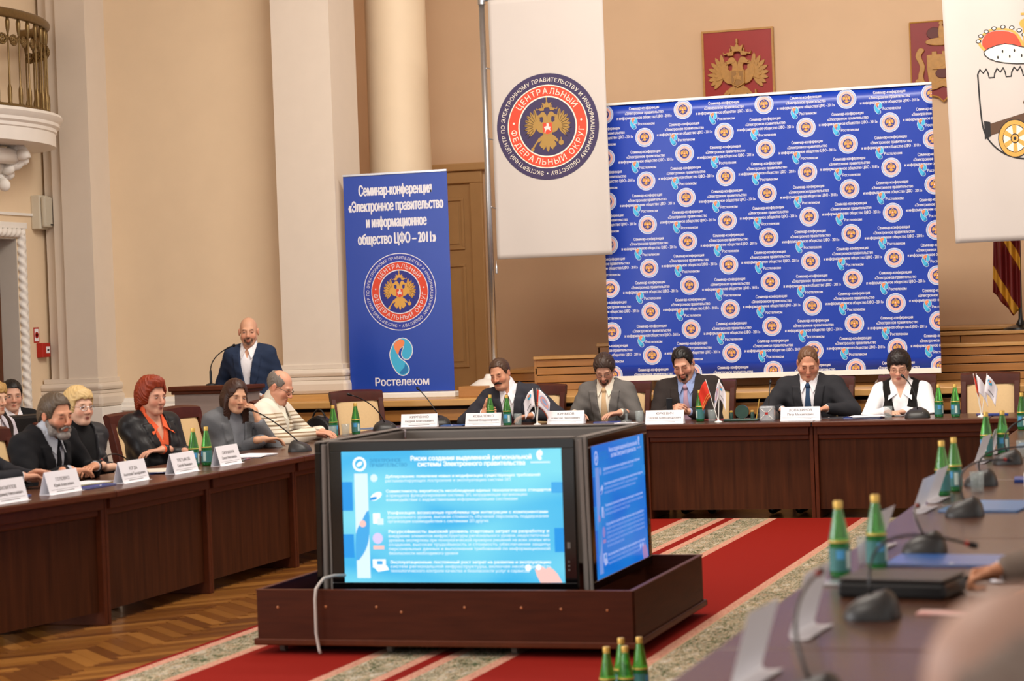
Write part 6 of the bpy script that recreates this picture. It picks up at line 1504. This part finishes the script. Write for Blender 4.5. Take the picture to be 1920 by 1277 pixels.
    if kind in ('suit','jacket'):
        F = Field(tlo, thi, hc2); torso(F, 0.022)
        for s in (-1,1): arm(F, s, 0.017, 0.90, top.get('pad',0.010)); F.cap(SH[s]+up*0.030+rt*s*0.018, T(s*0.07,-0.012,0.515*tl), 0.047, 0.048, 0.035)
        F.cap(T(-0.06,-0.045,ns+0.0), T(0.06,-0.045,ns+0.0), 0.050, None, 0.03)
        a, b, c = tframe(F); vb = top.get('v', 0.18); wm = top.get('wm', 0.064); sl = wm/(ns-0.04-vb)
        w = np.clip((c-vb)*sl, -0.05, wm+0.01); cut = np.maximum(np.maximum(np.abs(a)-w, 0.0-b), b-0.165*bulk)
        lw = np.clip((c-vb)*0.40, 0, 0.068); lap = np.maximum(np.maximum(np.abs(a)-w-lw, w-np.abs(a)), 0.02-b); lap = np.maximum(np.maximum(lap, c-(ns-0.03)), b-0.165*bulk)
        base_ = F.v.copy(); F.v = np.minimum(F.v, np.maximum(base_-0.011, lap))
        if vb > 0.0:                                   # front closing line below the V
            F.v = np.maximum(F.v, -np.maximum(np.maximum(np.maximum(np.abs(a-0.004)-0.004, c-vb), 0.02-b), -(base_+0.012)))
        for k in range(3):
            pass
        # soft creases on the sleeves
        X, Y, Z = F.grid(); cre = 0.0028*np.sin(60*Z+25*X+18*Y)*np.sin(23*X-31*Y+11*Z); F.v = F.v + np.where(F.v < 0.05, cre, 0)
        F.v = np.maximum(F.v, -cut)
        rn = 0.072*bulk**0.6; d_ = np.sqrt((X-neck[0])**2+(Y-neck[1]-0.005)**2)-rn; F.v = np.maximum(F.v, -np.maximum(d_, (neck[2]-0.06)-Z))
        finish(F, 'jacket', top['col'])
        bm = MB()
        for k in range(2): bm.ell(T(0.018,0.145*bulk**1.3,vb-0.04-0.10*k), (0.009,0.005,0.009), 8)
        if top.get('buttons'): bm.build('buttons', top['buttons'], body)
    elif kind in ('vest','cardigan'):
        F = Field(tlo, thi, hc2); torso(F, 0.026 if kind == 'cardigan' else 0.022)
        if kind == 'cardigan':
            for s in (-1,1): arm(F, s, 0.022, 0.92)
            X, Y, Z = F.grid(); F.v = F.v + np.where(F.v < 0.06, 0.004*np.sin(40*Z+15*X)*np.sin(20*X+27*Y), 0)
        else:
            for s in (-1,1): F.cap(SH[s], SH[s]+(EL[s]-SH[s])*0.22, 0.070, 0.066, 0.02)
        a, b, c = tframe(F); w = np.clip((c-top.get('v',0.2))*top.get('vs',0.28), top.get('gap',-0.05), 0.10)
        F.v = np.maximum(F.v, -np.maximum(np.maximum(np.abs(a)-w, 0.0-b), b-0.17*bulk))
        X, Y, Z = F.grid(); d_ = np.sqrt((X-neck[0])**2+(Y-neck[1])**2)-0.076; F.v = np.maximum(F.v, -np.maximum(d_, (neck[2]-0.05)-Z))
        finish(F, 'vest' if kind == 'vest' else 'cardigan', top['col'])
    # trousers and shoes
    llo = lo.copy(); lhi = hi.copy(); lhi[2] = hip_z+0.16
    F = Field(llo, lhi, 0.011); legs(F, 0.016); F.ell(T(0,0.0,0.0), (0.17*bulk+0.012,0.12*bulk+0.012,0.13), 0.05); finish(F, 'trousers', g('legs', cloth('black_trousers','17161a')))
    F = Field(llo, lhi, 0.011)
    for s in (-1,1): F.cap(AN[s]+np.array([0,0.035,-0.04]), AN[s]+np.array([0,-0.17,-0.05]), 0.045, 0.036, 0.02)
    X, Y, Z = F.grid(); F.v = np.maximum(F.v, 0.003-Z)
    finish(F, 'shoes', M_BLACK)
    # ---- hair
    hs = g('hair')
    if hs:
        hm = mat('hair_'+hs['c']+hs.get('c2',''), hs['c'], hs.get('rough',0.45), 0.35, 140, stretch=hs.get('st',(1,1,0.15)), bump=0.5, col2=hs.get('c2'), spec=0.4)
        rr = 0.22 if hs['k'] != 'long' else 0.34
        F = Field(hc-rr-np.array([0,0,0.12 if hs['k']=='long' else 0]), hc+0.2, 0.0055); t = hs.get('t', 0.012); k_ = hs['k']
        F.ell(HD(0,-0.017,0.036), (0.075+t,0.096+t,0.088+t), 0.01, Mh)
        if k_ in ('bob','bush','crop'): 
            F.ell(HD(0,-0.045,-0.01), (0.075+t,0.075+t,0.085+t), 0.02, Mh)
        if k_ == 'bush':
            for s in (-1,1): F.ell(HD(s*0.055,-0.02,0.03), (0.05,0.075,0.09), 0.03, Mh); F.ell(HD(s*0.06,-0.05,-0.055), (0.035,0.045,0.06), 0.02, Mh)
            F.ell(HD(0,0.0,0.105), (0.075,0.09,0.045), 0.03, Mh); F.ell(HD(0,-0.06,-0.07), (0.06,0.04,0.07), 0.02, Mh)
        if k_ == 'long':
            F.ell(HD(0,-0.05,-0.02), (0.086,0.075,0.10), 0.03, Mh)
            for s in (-1,1):
                a0 = HD(s*0.070,0.0,-0.02); F.cap(a0, a0+np.array([s*0.01,0.0,-0.16])+hd[:,1]*0.03, 0.028, 0.03, 0.03); F.cap(a0+np.array([s*0.01,0,-0.16])+hd[:,1]*0.03, a0+np.array([s*0.015,0,-0.30])+hd[:,1]*0.05, 0.03, 0.018, 0.02)
                a1 = HD(s*0.045,-0.07,-0.03); F.cap(a1, a1+np.array([0,0.01,-0.28]), 0.04, 0.03, 0.04)
        X, Y, Z = F.grid(); x, y, z = X-hc[0], Y-hc[1], Z-hc[2]; hsx = g('hscale',1.0)
        lx, lf, lu = [(hd[0,i]*x+hd[1,i]*y+hd[2,i]*z)/hsx for i in range(3)]
        fr = hs.get('front', 0.075); ff = hs.get('ff', 0.034 if k_ in ('short','recede','ring') else 0.044); ax_ = np.abs(lx)
        hl = fr - 0.035*np.clip((ax_-0.035)/0.04, 0, 1)
        if k_ == 'recede': hl = fr + 0.030*np.clip(1-np.abs(ax_-0.042)/0.022, 0, 1) - 0.02*np.clip((ax_-0.06)/0.02,0,1)
        if k_ == 'long': hl = fr - 0.10*np.clip((ax_-0.028)/0.045, 0, 1)
        F.v = np.maximum(F.v, np.minimum(hl-lu, lf-ff-0.25*np.clip(lu,-0.05,0.1)))
        if k_ in ('short','recede','ring','crop','bush'):
            nap = hs.get('nape',-0.055); ear = hs.get('ear', 0.012 if k_ in ('short','recede','ring') else -0.045)
            tt = np.clip((lf+0.075)/0.045, 0, 1); lowb = nap*(1-tt) + ear*tt
            sbn = np.where((lf > 0.008) & (k_ in ('short','recede','crop')), -0.022, 0.0) if ear > 0 else 0.0
            F.v = np.maximum(F.v, lowb + sbn - lu)
        if k_ == 'ring':
            d_ = np.sqrt((lx/0.072)**2+((lf-0.02)/0.125)**2+((lu-0.125)/0.095)**2)-1; F.v = np.maximum(F.v, -d_*0.05)
        st_ = hs.get('noise', 0.003); ang = np.arctan2(lx, lu+0.05)
        F.v = F.v + np.where(np.abs(F.v) < 0.03, st_*np.sin(ang*38+9*np.sin(lf*40))*np.sin(lf*55+lu*30), 0)
        if hs.get('part'): F.v = np.maximum(F.v, -(np.sqrt((lx-hs['part'])**2+(lu-0.135)**2)-0.010))
        if hs.get('fringe'):
            for k in range(9):
                xx = -0.056+0.014*k; F.cap(HD(xx*0.85,0.052,0.098), HD(xx,0.088-abs(xx)*0.35,hs['fringe']+0.005*((k*7)%3)), 0.014, 0.008, 0.012)
        finish(F, 'hair', hm)
    if g('moust'):
        F = Field(hc-0.16, hc+0.16, 0.0045)
        for s in (-1,1): F.cap(HD(0,0.099,-0.050), HD(s*0.032,0.086,-0.063), 0.009, 0.006, 0.006)
        finish(F, 'moustache', mat('hair_m'+g('moust'), g('moust'), 0.6, 0.3, 150, bump=0.4))
    if g('beardmesh'):
        F = Field(hc-0.2, hc+0.16, 0.0055); F.ell(HD(0,0.07,-0.108), (0.045,0.035,0.030), 0.02, Mh); F.cap(HD(-0.05,0.035,-0.09), HD(0.05,0.035,-0.09), 0.026, None, 0.02)
        for s in (-1,1): F.cap(HD(s*0.055,0.03,-0.085), HD(s*0.066,-0.002,-0.03), 0.020, 0.012, 0.02); F.cap(HD(0,0.097,-0.052), HD(s*0.03,0.085,-0.066), 0.008, 0.007, 0.006)
        finish(F, 'beard', mat('hair_b'+g('beardmesh')[0], g('beardmesh')[0], 0.7, 0.3, 60, bump=0.4, col2=g('beardmesh')[1]))
    if g('glasses'):
        b = MB(); gm = g('glasses')
        for s in (-1,1):
            c = [HD(s*0.033+0.021*math.cos(t), 0.104-0.012*abs(math.cos(t))*(1 if s*math.cos(t) > 0 else 0), -0.004+0.014*math.sin(t)) for t in [2*math.pi*k/18 for k in range(19)]]
            b.tube(c, 0.0016, 6, caps=False); b.tube([HD(s*0.054,0.095,0.004), HD(s*0.075,0.05,0.006), HD(s*0.081,-0.01,0.006)], 0.0018, 6)
        b.tube([HD(-0.012,0.106,0.002), HD(0,0.110,0.005), HD(0.012,0.106,0.002)], 0.0016, 6); b.build('spectacles', gm, body)
    return body
# ------------------------------------------------------------------ the people
S_ = lambda n, c, **k: cloth(n, c, **k)
WHITE_SH = cloth('white_shirt','e9e6ea',0.75,0.03,0.05)
person('standing bald speaker in navy suit and open white shirt behind the lectern', (-7.98,17.48,0), 8, dict(sit=False, lean=2, hyaw=13, hpitch=3, skin='d6a284', wl=(0.13,-0.17,1.04), wr=(-0.25,-0.06,0.97), hl=dict(d=(-1,-0.05,0.05), n=(0,-1,0.2), curl=0.5), hr=dict(d=(0.1,-0.3,-0.9), n=(-1,0,0)), sw=0.155, hoff=(0,-0.02,0.14), hscale=1.05,
    top=dict(kind='suit', col=S_('navy_suit','26324a'), shirt=WHITE_SH, v=0.10, vs=0.24), beard=('4a342a','goatee'), stub='8a6a58', brow='4a3428', legs=S_('navy_trousers','1f2a40')))
person('moustached man in charcoal suit and striped tie at back table, hand raised', (-5.62,17.74,0), 0, dict(lean=16, side=-4, hyaw=-8, hpitch=16, hroll=-8, skin='cf9576', bulk=1.12, fat=0.006, hoff=(-0.06,-0.06,0.13), wl=(0.24,-0.40,0.825), wr=(-0.21,-0.37,0.85), ls=0.19, pl=(0.35,0.8,0.1), pr=(-0.4,0.8,0.1), hr=dict(d=(0.9,-0.35,0.2), n=(-0.2,-1,0.2), curl=1.1, tu=True), hl=dict(d=(-0.8,-0.5,0), curl=0.4),
    top=dict(kind='suit', col=S_('charcoal_suit','33333a'), shirt=WHITE_SH, tie=S_('maroon_tie','4a2530'), v=0.10, vs=0.24), eyes='down', moust='2e211a', hair=dict(k='short', c='4a3426', t=0.009, front=0.080), brow='3a2a20'))
person('man in light grey suit and beige tie looking down, with spectacles', (-4.84,17.79,0), 0, dict(lean=8, hyaw=8, hpitch=32, skin='cf9c82', wl=(0.20,-0.38,0.83), wr=(-0.20,-0.38,0.83), hl=dict(d=(-0.6,-0.6,0)), hr=dict(d=(0.6,-0.6,0)), hoff=(0,-0.06,0.125), sw=0.165, pl=(0.15,0.9,0), pr=(-0.15,0.9,0),
    top=dict(kind='suit', col=S_('light_grey_suit','66625f'), shirt=S_('ivory_shirt','e6ddcb',rough=0.7), tie=S_('beige_tie','cfae86'), v=0.06, vs=0.24), eyes='down', beard=('3a2a22','goatee'), glasses=M_LENS, hair=dict(k='crop', c='3a2a22', t=0.014, front=0.066, noise=0.004, part=-0.012, ear=0.0), brow='2e221c'))
person('heavy dark-haired man in brown suit looking down at his phone', (-4.11,17.80,0), 0, dict(lean=10, side=-3, hyaw=0, hpitch=24, hroll=-6, skin='d09a80', lx=0.13, bulk=1.26, fat=0.013, hscale=1.10, torso=1.04, hoff=(-0.02,-0.06,0.135), wl=(0.06,-0.42,0.825), wr=(-0.10,-0.44,0.845), hr=dict(d=(0.6,-0.5,0.25), n=(-0.4,-0.6,0.7), curl=0.6), hl=dict(d=(-0.8,-0.4,0.1), curl=0.5),
    top=dict(kind='suit', col=S_('brown_suit','2f2826'), shirt=S_('blue_shirt','8f9fca',rough=0.7), tie=S_('pink_tie','b08ea0'), v=0.04, vs=0.27), eyes='down', beard=('251a16','goatee'), hair=dict(k='short', c='16110f', t=0.014, front=0.076, nape=-0.06), brow='1c1411'))
person('man in dark suit with blue patterned tie reading at back table', (-3.12,17.78,0), 0, dict(lean=8, hyaw=10, hpitch=27, skin='d3977a', lx=-0.14, bulk=1.2, fat=0.014, hscale=1.08, hoff=(0,-0.06,0.13), wl=(0.19,-0.42,0.83), wr=(-0.17,-0.42,0.825), hl=dict(d=(-0.5,-0.8,0)), hr=dict(d=(0.5,-0.8,0)),
    top=dict(kind='suit', col=S_('black_grey_suit','2b2b2f'), shirt=WHITE_SH, tie=S_('blue_tie','22344f',col2='3a5270'), v=0.04, vs=0.23), eyes='down', hair=dict(k='recede', c='6a4a34', t=0.006, front=0.090, nape=-0.03), brow='6a4a38'))
person('short-haired woman in white shirt and black vest, with spectacles, by microphone', (-2.38,17.78,-0.03), 0, dict(lean=8, hyaw=2, hpitch=18, skin='dca88e', bulk=1.02, fat=0.008, bust=True, sw=0.168, torso=0.96, hoff=(-0.01,-0.045,0.13), wl=(0.07,-0.42,0.82), wr=(-0.08,-0.43,0.82), hl=dict(d=(-0.7,-0.6,0)), hr=dict(d=(0.6,-0.7,0)),
    top=dict(kind='vest', col=S_('black_vest','15110f'), shirt=cloth('white_blouse','f0eef0',0.75,0.03,0.05), collar='wide', cdeep=0.10, v=0.10, vs=0.22, gap=0.03), eyes='down', glasses=mat('thin_gold_frame','9a7a5a',0.3,0.1,30,metal=0.6), lips='b0524a', hair=dict(k='crop', c='1f1411', t=0.020, front=0.066, nape=-0.075, fringe=0.045), brow='2a1a14'))
# left row, facing +x (rz=90)
CARD = bpy.data.materials.new('striped_knit'); CARD.use_nodes = True; nt = CARD.node_tree; N = nt.nodes; b_ = N['Principled BSDF']; b_.inputs['Roughness'].default_value = 0.95
tc = N.new('ShaderNodeTexCoord'); sx_ = N.new('ShaderNodeSeparateXYZ'); rp = N.new('ShaderNodeValToRGB'); mr = N.new('ShaderNodeMapRange'); mr.inputs[1].default_value = 0.70; mr.inputs[2].default_value = 1.05
nt.links.new(tc.outputs['Object'], sx_.inputs[0]); nt.links.new(sx_.outputs[2], mr.inputs[0]); nt.links.new(mr.outputs[0], rp.inputs[0]); nt.links.new(rp.outputs[0], b_.inputs['Base Color']); rp.color_ramp.interpolation = 'CONSTANT'
els = rp.color_ramp.elements; els[0].color = (*lin('ded3bf'),1); els[1].position = 0.30; els[1].color = (*lin('9a8266'),1)
for p_, c_ in ((0.34,'d9cdb8'),(0.38,'8a7258'),(0.41,'e0d6c4'),(0.47,'a08868'),(0.49,'e0d6c4'),(0.54,'7f6a52'),(0.585,'d9cdb8'),(0.63,'9a8468'),(0.66,'e2d8c8'),(0.71,'8f7a62'),(0.74,'d9cdb8'),(0.79,'a89274'),(0.82,'e2d8c8')): x_ = els.new(p_); x_.color = (*lin(c_),1)
person('balding man with spectacles in cream striped cardigan, looking down', (-6.98,15.42,0), 90, dict(lean=12, hyaw=-2, hpitch=26, skin='d79c80', bulk=1.22, fat=0.010, hoff=(0,-0.07,0.125), hscale=1.03, wl=(0.14,-0.44,0.825), wr=(-0.10,-0.48,0.825), hl=dict(d=(-0.4,-0.8,-0.05)), hr=dict(d=(0.3,-0.9,-0.05)),
    top=dict(kind='cardigan', col=CARD, shirt=S_('cream_polo','e2dccb'), v=0.22, vs=0.22), eyes='down', glasses=M_LENS, hair=dict(k='ring', c='8a8078', c2='5f574f', t=0.008, front=0.09, nape=-0.05), brow='8a7a6a'))
person('long-haired woman in grey jacket and turtleneck resting her chin on hand', (-6.94,14.66,0), 58, dict(lean=14, twist=0, side=0, hyaw=-8, hpitch=8, hroll=6, skin='d2a080', bulk=0.92, bust=True, sw=0.16, torso=0.95, hscale=0.96, hoff=(0.0,-0.07,0.12), wl=(0.125,-0.29,0.955), pl=(0.6,-0.4,-1), hl=dict(d=(-0.25,0.05,0.95), n=(0.6,-0.8,0.1), curl=0.5), wr=(0.10,-0.38,0.83), hr=dict(d=(0.9,-0.3,0.05), curl=0.4),
    top=dict(kind='jacket', col=S_('grey_jacket','66676a'), shirt=S_('grey_knit','84868c'), turtle=True, collar='none', v=0.06, vs=0.24), hair=dict(k='long', c='3a2218', t=0.012, front=0.076, fw=0.058, noise=0.002), brow='3a261c', lips='b06a5c', gaze=-0.003))
person('red-haired woman in black leather jacket with orange collar, arms folded', (-6.97,13.54,0), 68, dict(lean=2, hyaw=0, hpitch=4, skin='d19a80', bulk=1.08, bust=True, sw=0.165, hoff=(0,-0.04,0.13), wl=(-0.10,-0.26,0.84), wr=(0.10,-0.29,0.82), hl=dict(d=(-0.9,0.2,0)), hr=dict(d=(0.9,0.2,0)), pl=(1,0.3,-0.5), pr=(-1,0.3,-0.5),
    top=dict(kind='jacket', col=cloth('black_leather','1d1c1e',0.42,0.1,0.1), shirt=S_('orange_blouse','e0603a'), collar='wide', v=0.16, wm=0.075, buttons=M_STEEL), hair=dict(k='bush', c='6a1c0c', c2='a0401c', t=0.014, front=0.072, noise=0.006, nape=-0.12, ear=-0.05, ff=0.04), brow='5a2a1c', lips='a85a50', gaze=0.002))
person('blonde woman with spectacles in dark buttoned vest behind the bearded man', (-7.03,12.63,-0.02), 68, dict(lx=0.21, lean=2, hyaw=-4, hpitch=2, skin='dcae94', bulk=1.0, bust=True, sw=0.16, hscale=0.98, hoff=(0,-0.04,0.13), wl=(-0.06,-0.28,0.82), wr=(0.08,-0.26,0.80), hl=dict(d=(-0.9,0,0)), hr=dict(d=(0.9,0,0)),
    top=dict(kind='jacket', col=cloth('dark_vest','2c2b2e',0.55,0.1,0.1), shirt=S_('black_top','131214'), collar='none', v=0.12, wm=0.085, buttons=M_STEEL), glasses=M_STEEL, hair=dict(k='crop', c='e0c48a', c2='b89460', t=0.018, front=0.075, nape=-0.08, ear=-0.05, fringe=0.058, noise=0.005), brow='8a6a48', lips='b0584c', gaze=0.003))
person('grey-bearded man in black suit leaning forward over the table', (-6.93,11.84,0), 80, dict(lean=20, side=-4, lx=0.0, torso=1.06, hyaw=-10, hpitch=10, hroll=-4, skin='cf9474', bulk=1.15, hscale=1.05, hoff=(0.0,-0.09,0.10), wl=(0.16,-0.40,0.835), wr=(-0.16,-0.46,0.835), hl=dict(d=(-0.8,-0.2,0)), hr=dict(d=(0.8,-0.2,0)),
    top=dict(kind='suit', col=S_('black_suit','17171a'), shirt=S_('pale_shirt','b8bcc4'), tie=S_('black_tie','15151a'), v=0.10, vs=0.24), beard=('4a3c34','full'), beardmesh=('3c302a','a8a098'), hair=dict(k='crop', c='3c2b1c', c2='665848', t=0.012, front=0.074, nape=-0.055, ear=0.008, ff=0.036), brow='4a3a30', eyes='down'))
person('man in dark grey suit at left edge, only sleeve and clasped hands in view', (-7.00,10.95,0), 90, dict(lx=-0.2, lean=12, res=0.0055, hyaw=0, hpitch=5, skin='d09a7e', bulk=1.15, wl=(0.32,-0.42,0.825), wr=(0.19,-0.44,0.835), pl=(1,0.3,-0.4), pr=(-0.6,0.3,-0.6), hl=dict(d=(0.35,-0.85,0.05), n=(0.9,0.3,0.5), curl=0.55, side=1), hr=dict(d=(0.75,-0.55,0.05), n=(0.2,-0.2,1), curl=0.6, side=-1),
    top=dict(kind='suit', col=S_('slate_suit','26262b'), shirt=WHITE_SH, tie=S_('navy_tie','1f2a40'), v=0.10), hair=dict(k='short', c='4a3a30', t=0.009)))
person('fair-haired person in white patterned blouse at the far left edge', (-8.50,14.0,0), 80, dict(lean=4, hyaw=-5, hpitch=5, skin='d8ac90', sw=0.16, bust=True, bulk=0.95, wl=(0.1,-0.3,0.72), wr=(-0.1,-0.3,0.72), top=dict(kind='vest', col=S_('brown_vest','2c1f1a'), shirt=mat('patterned_blouse','dcd8dc',0.7,0.3,40,col2='b8b0c0'), v=0.0, vs=0.3, gap=0.05), hair=dict(k='crop', c='b08a50', t=0.018, fringe=0.05, nape=-0.08), brow='8a6a48'))
person('dark-haired person peering over the black chair at far left', (-9.16,15.42,0), 60, dict(torso=0.94, lean=2, hyaw=-20, hpitch=4, skin='cfa088', wl=(0.1,-0.3,0.72), wr=(-0.1,-0.3,0.72), top=dict(kind='suit', col=S_('plain_black','161618'), shirt=WHITE_SH, v=0.1), hair=dict(k='short', c='17120f', t=0.010, front=0.07), brow='1a1310'))
# right row, facing -x (rz=-90): near the camera, blurred
person('bald man seen from behind, strongly blurred in the lower right corner', (-0.06,2.14,0), -90, dict(torso=1.1, lean=6, hyaw=10, hpitch=14, skin='b08d7c', stub='7d6a60', bulk=1.1, dz=0.05, hoff=(0,-0.07,0.13), hscale=1.05, wl=(0.18,-0.45,0.82), wr=(-0.18,-0.45,0.82), top=dict(kind='suit', col=S_('taupe_suit','5a4e48'), shirt=WHITE_SH, v=0.1), eyes='down', hair=dict(k='ring', c='7a6a60', c2='95857a', t=0.004, front=0.09, nape=-0.04)))
person('person with tan hair beside the bald man, cut by the right edge', (-0.06,3.10,0), -90, dict(torso=1.1, lean=6, hyaw=0, hpitch=10, skin='c09a80', wl=(0.18,-0.42,0.82), wr=(-0.18,-0.42,0.82), top=dict(kind='suit', col=S_('tan_jacket','8a6e4c'), shirt=WHITE_SH, v=0.1), eyes='down', hair=dict(k='crop', c='8a6a48', t=0.016, front=0.07)))
person('man at right-hand table, only his resting fist and forearm in view', (0.02,6.62,0), -90, dict(lean=14, res=0.0055, skin='b9805f', wl=(0.20,-0.46,0.82), wr=(-0.20,-0.66,0.825), hr=dict(d=(0.2,-0.9,-0.12), n=(-0.5,0.1,0.85), curl=1.05, side=-1), hl=dict(d=(-0.5,-0.7,0)), top=dict(kind='jacket', col=S_('taupe_sleeve','6d5f55'), shirt=WHITE_SH, v=0.1), eyes='down', hair=dict(k='short', c='5a463a', t=0.009)))
person('man with pale grey sleeve reaching in from the right edge', (0.0,8.75,0), -90, dict(lean=14, res=0.006, skin='b9805f', wl=(0.22,-0.50,0.82), wr=(-0.16,-0.52,0.82), hl=dict(d=(-0.3,-0.9,0)), hr=dict(d=(0.2,-0.9,0)), top=dict(kind='jacket', col=S_('pale_grey_jacket','a8a29c'), shirt=WHITE_SH, v=0.1), eyes='down', hair=dict(k='short', c='5a463a', t=0.009)))
# the phone held by the heavy man
ph = tag(empty('mobile_phone', (-4.20,17.29,0.855), R(10)), 'small black phone in the heavy man\'s hand', 'phone')
b = MB().bx(-0.025,0.025,-0.006,0.006,-0.01,0.09); b.build('phone_body', M_BLACK, ph, bevel=0.004); MB().bx(-0.021,0.021,0.006,0.0068,0.035,0.085).build('phone_screen', M_GLOSSB, ph)
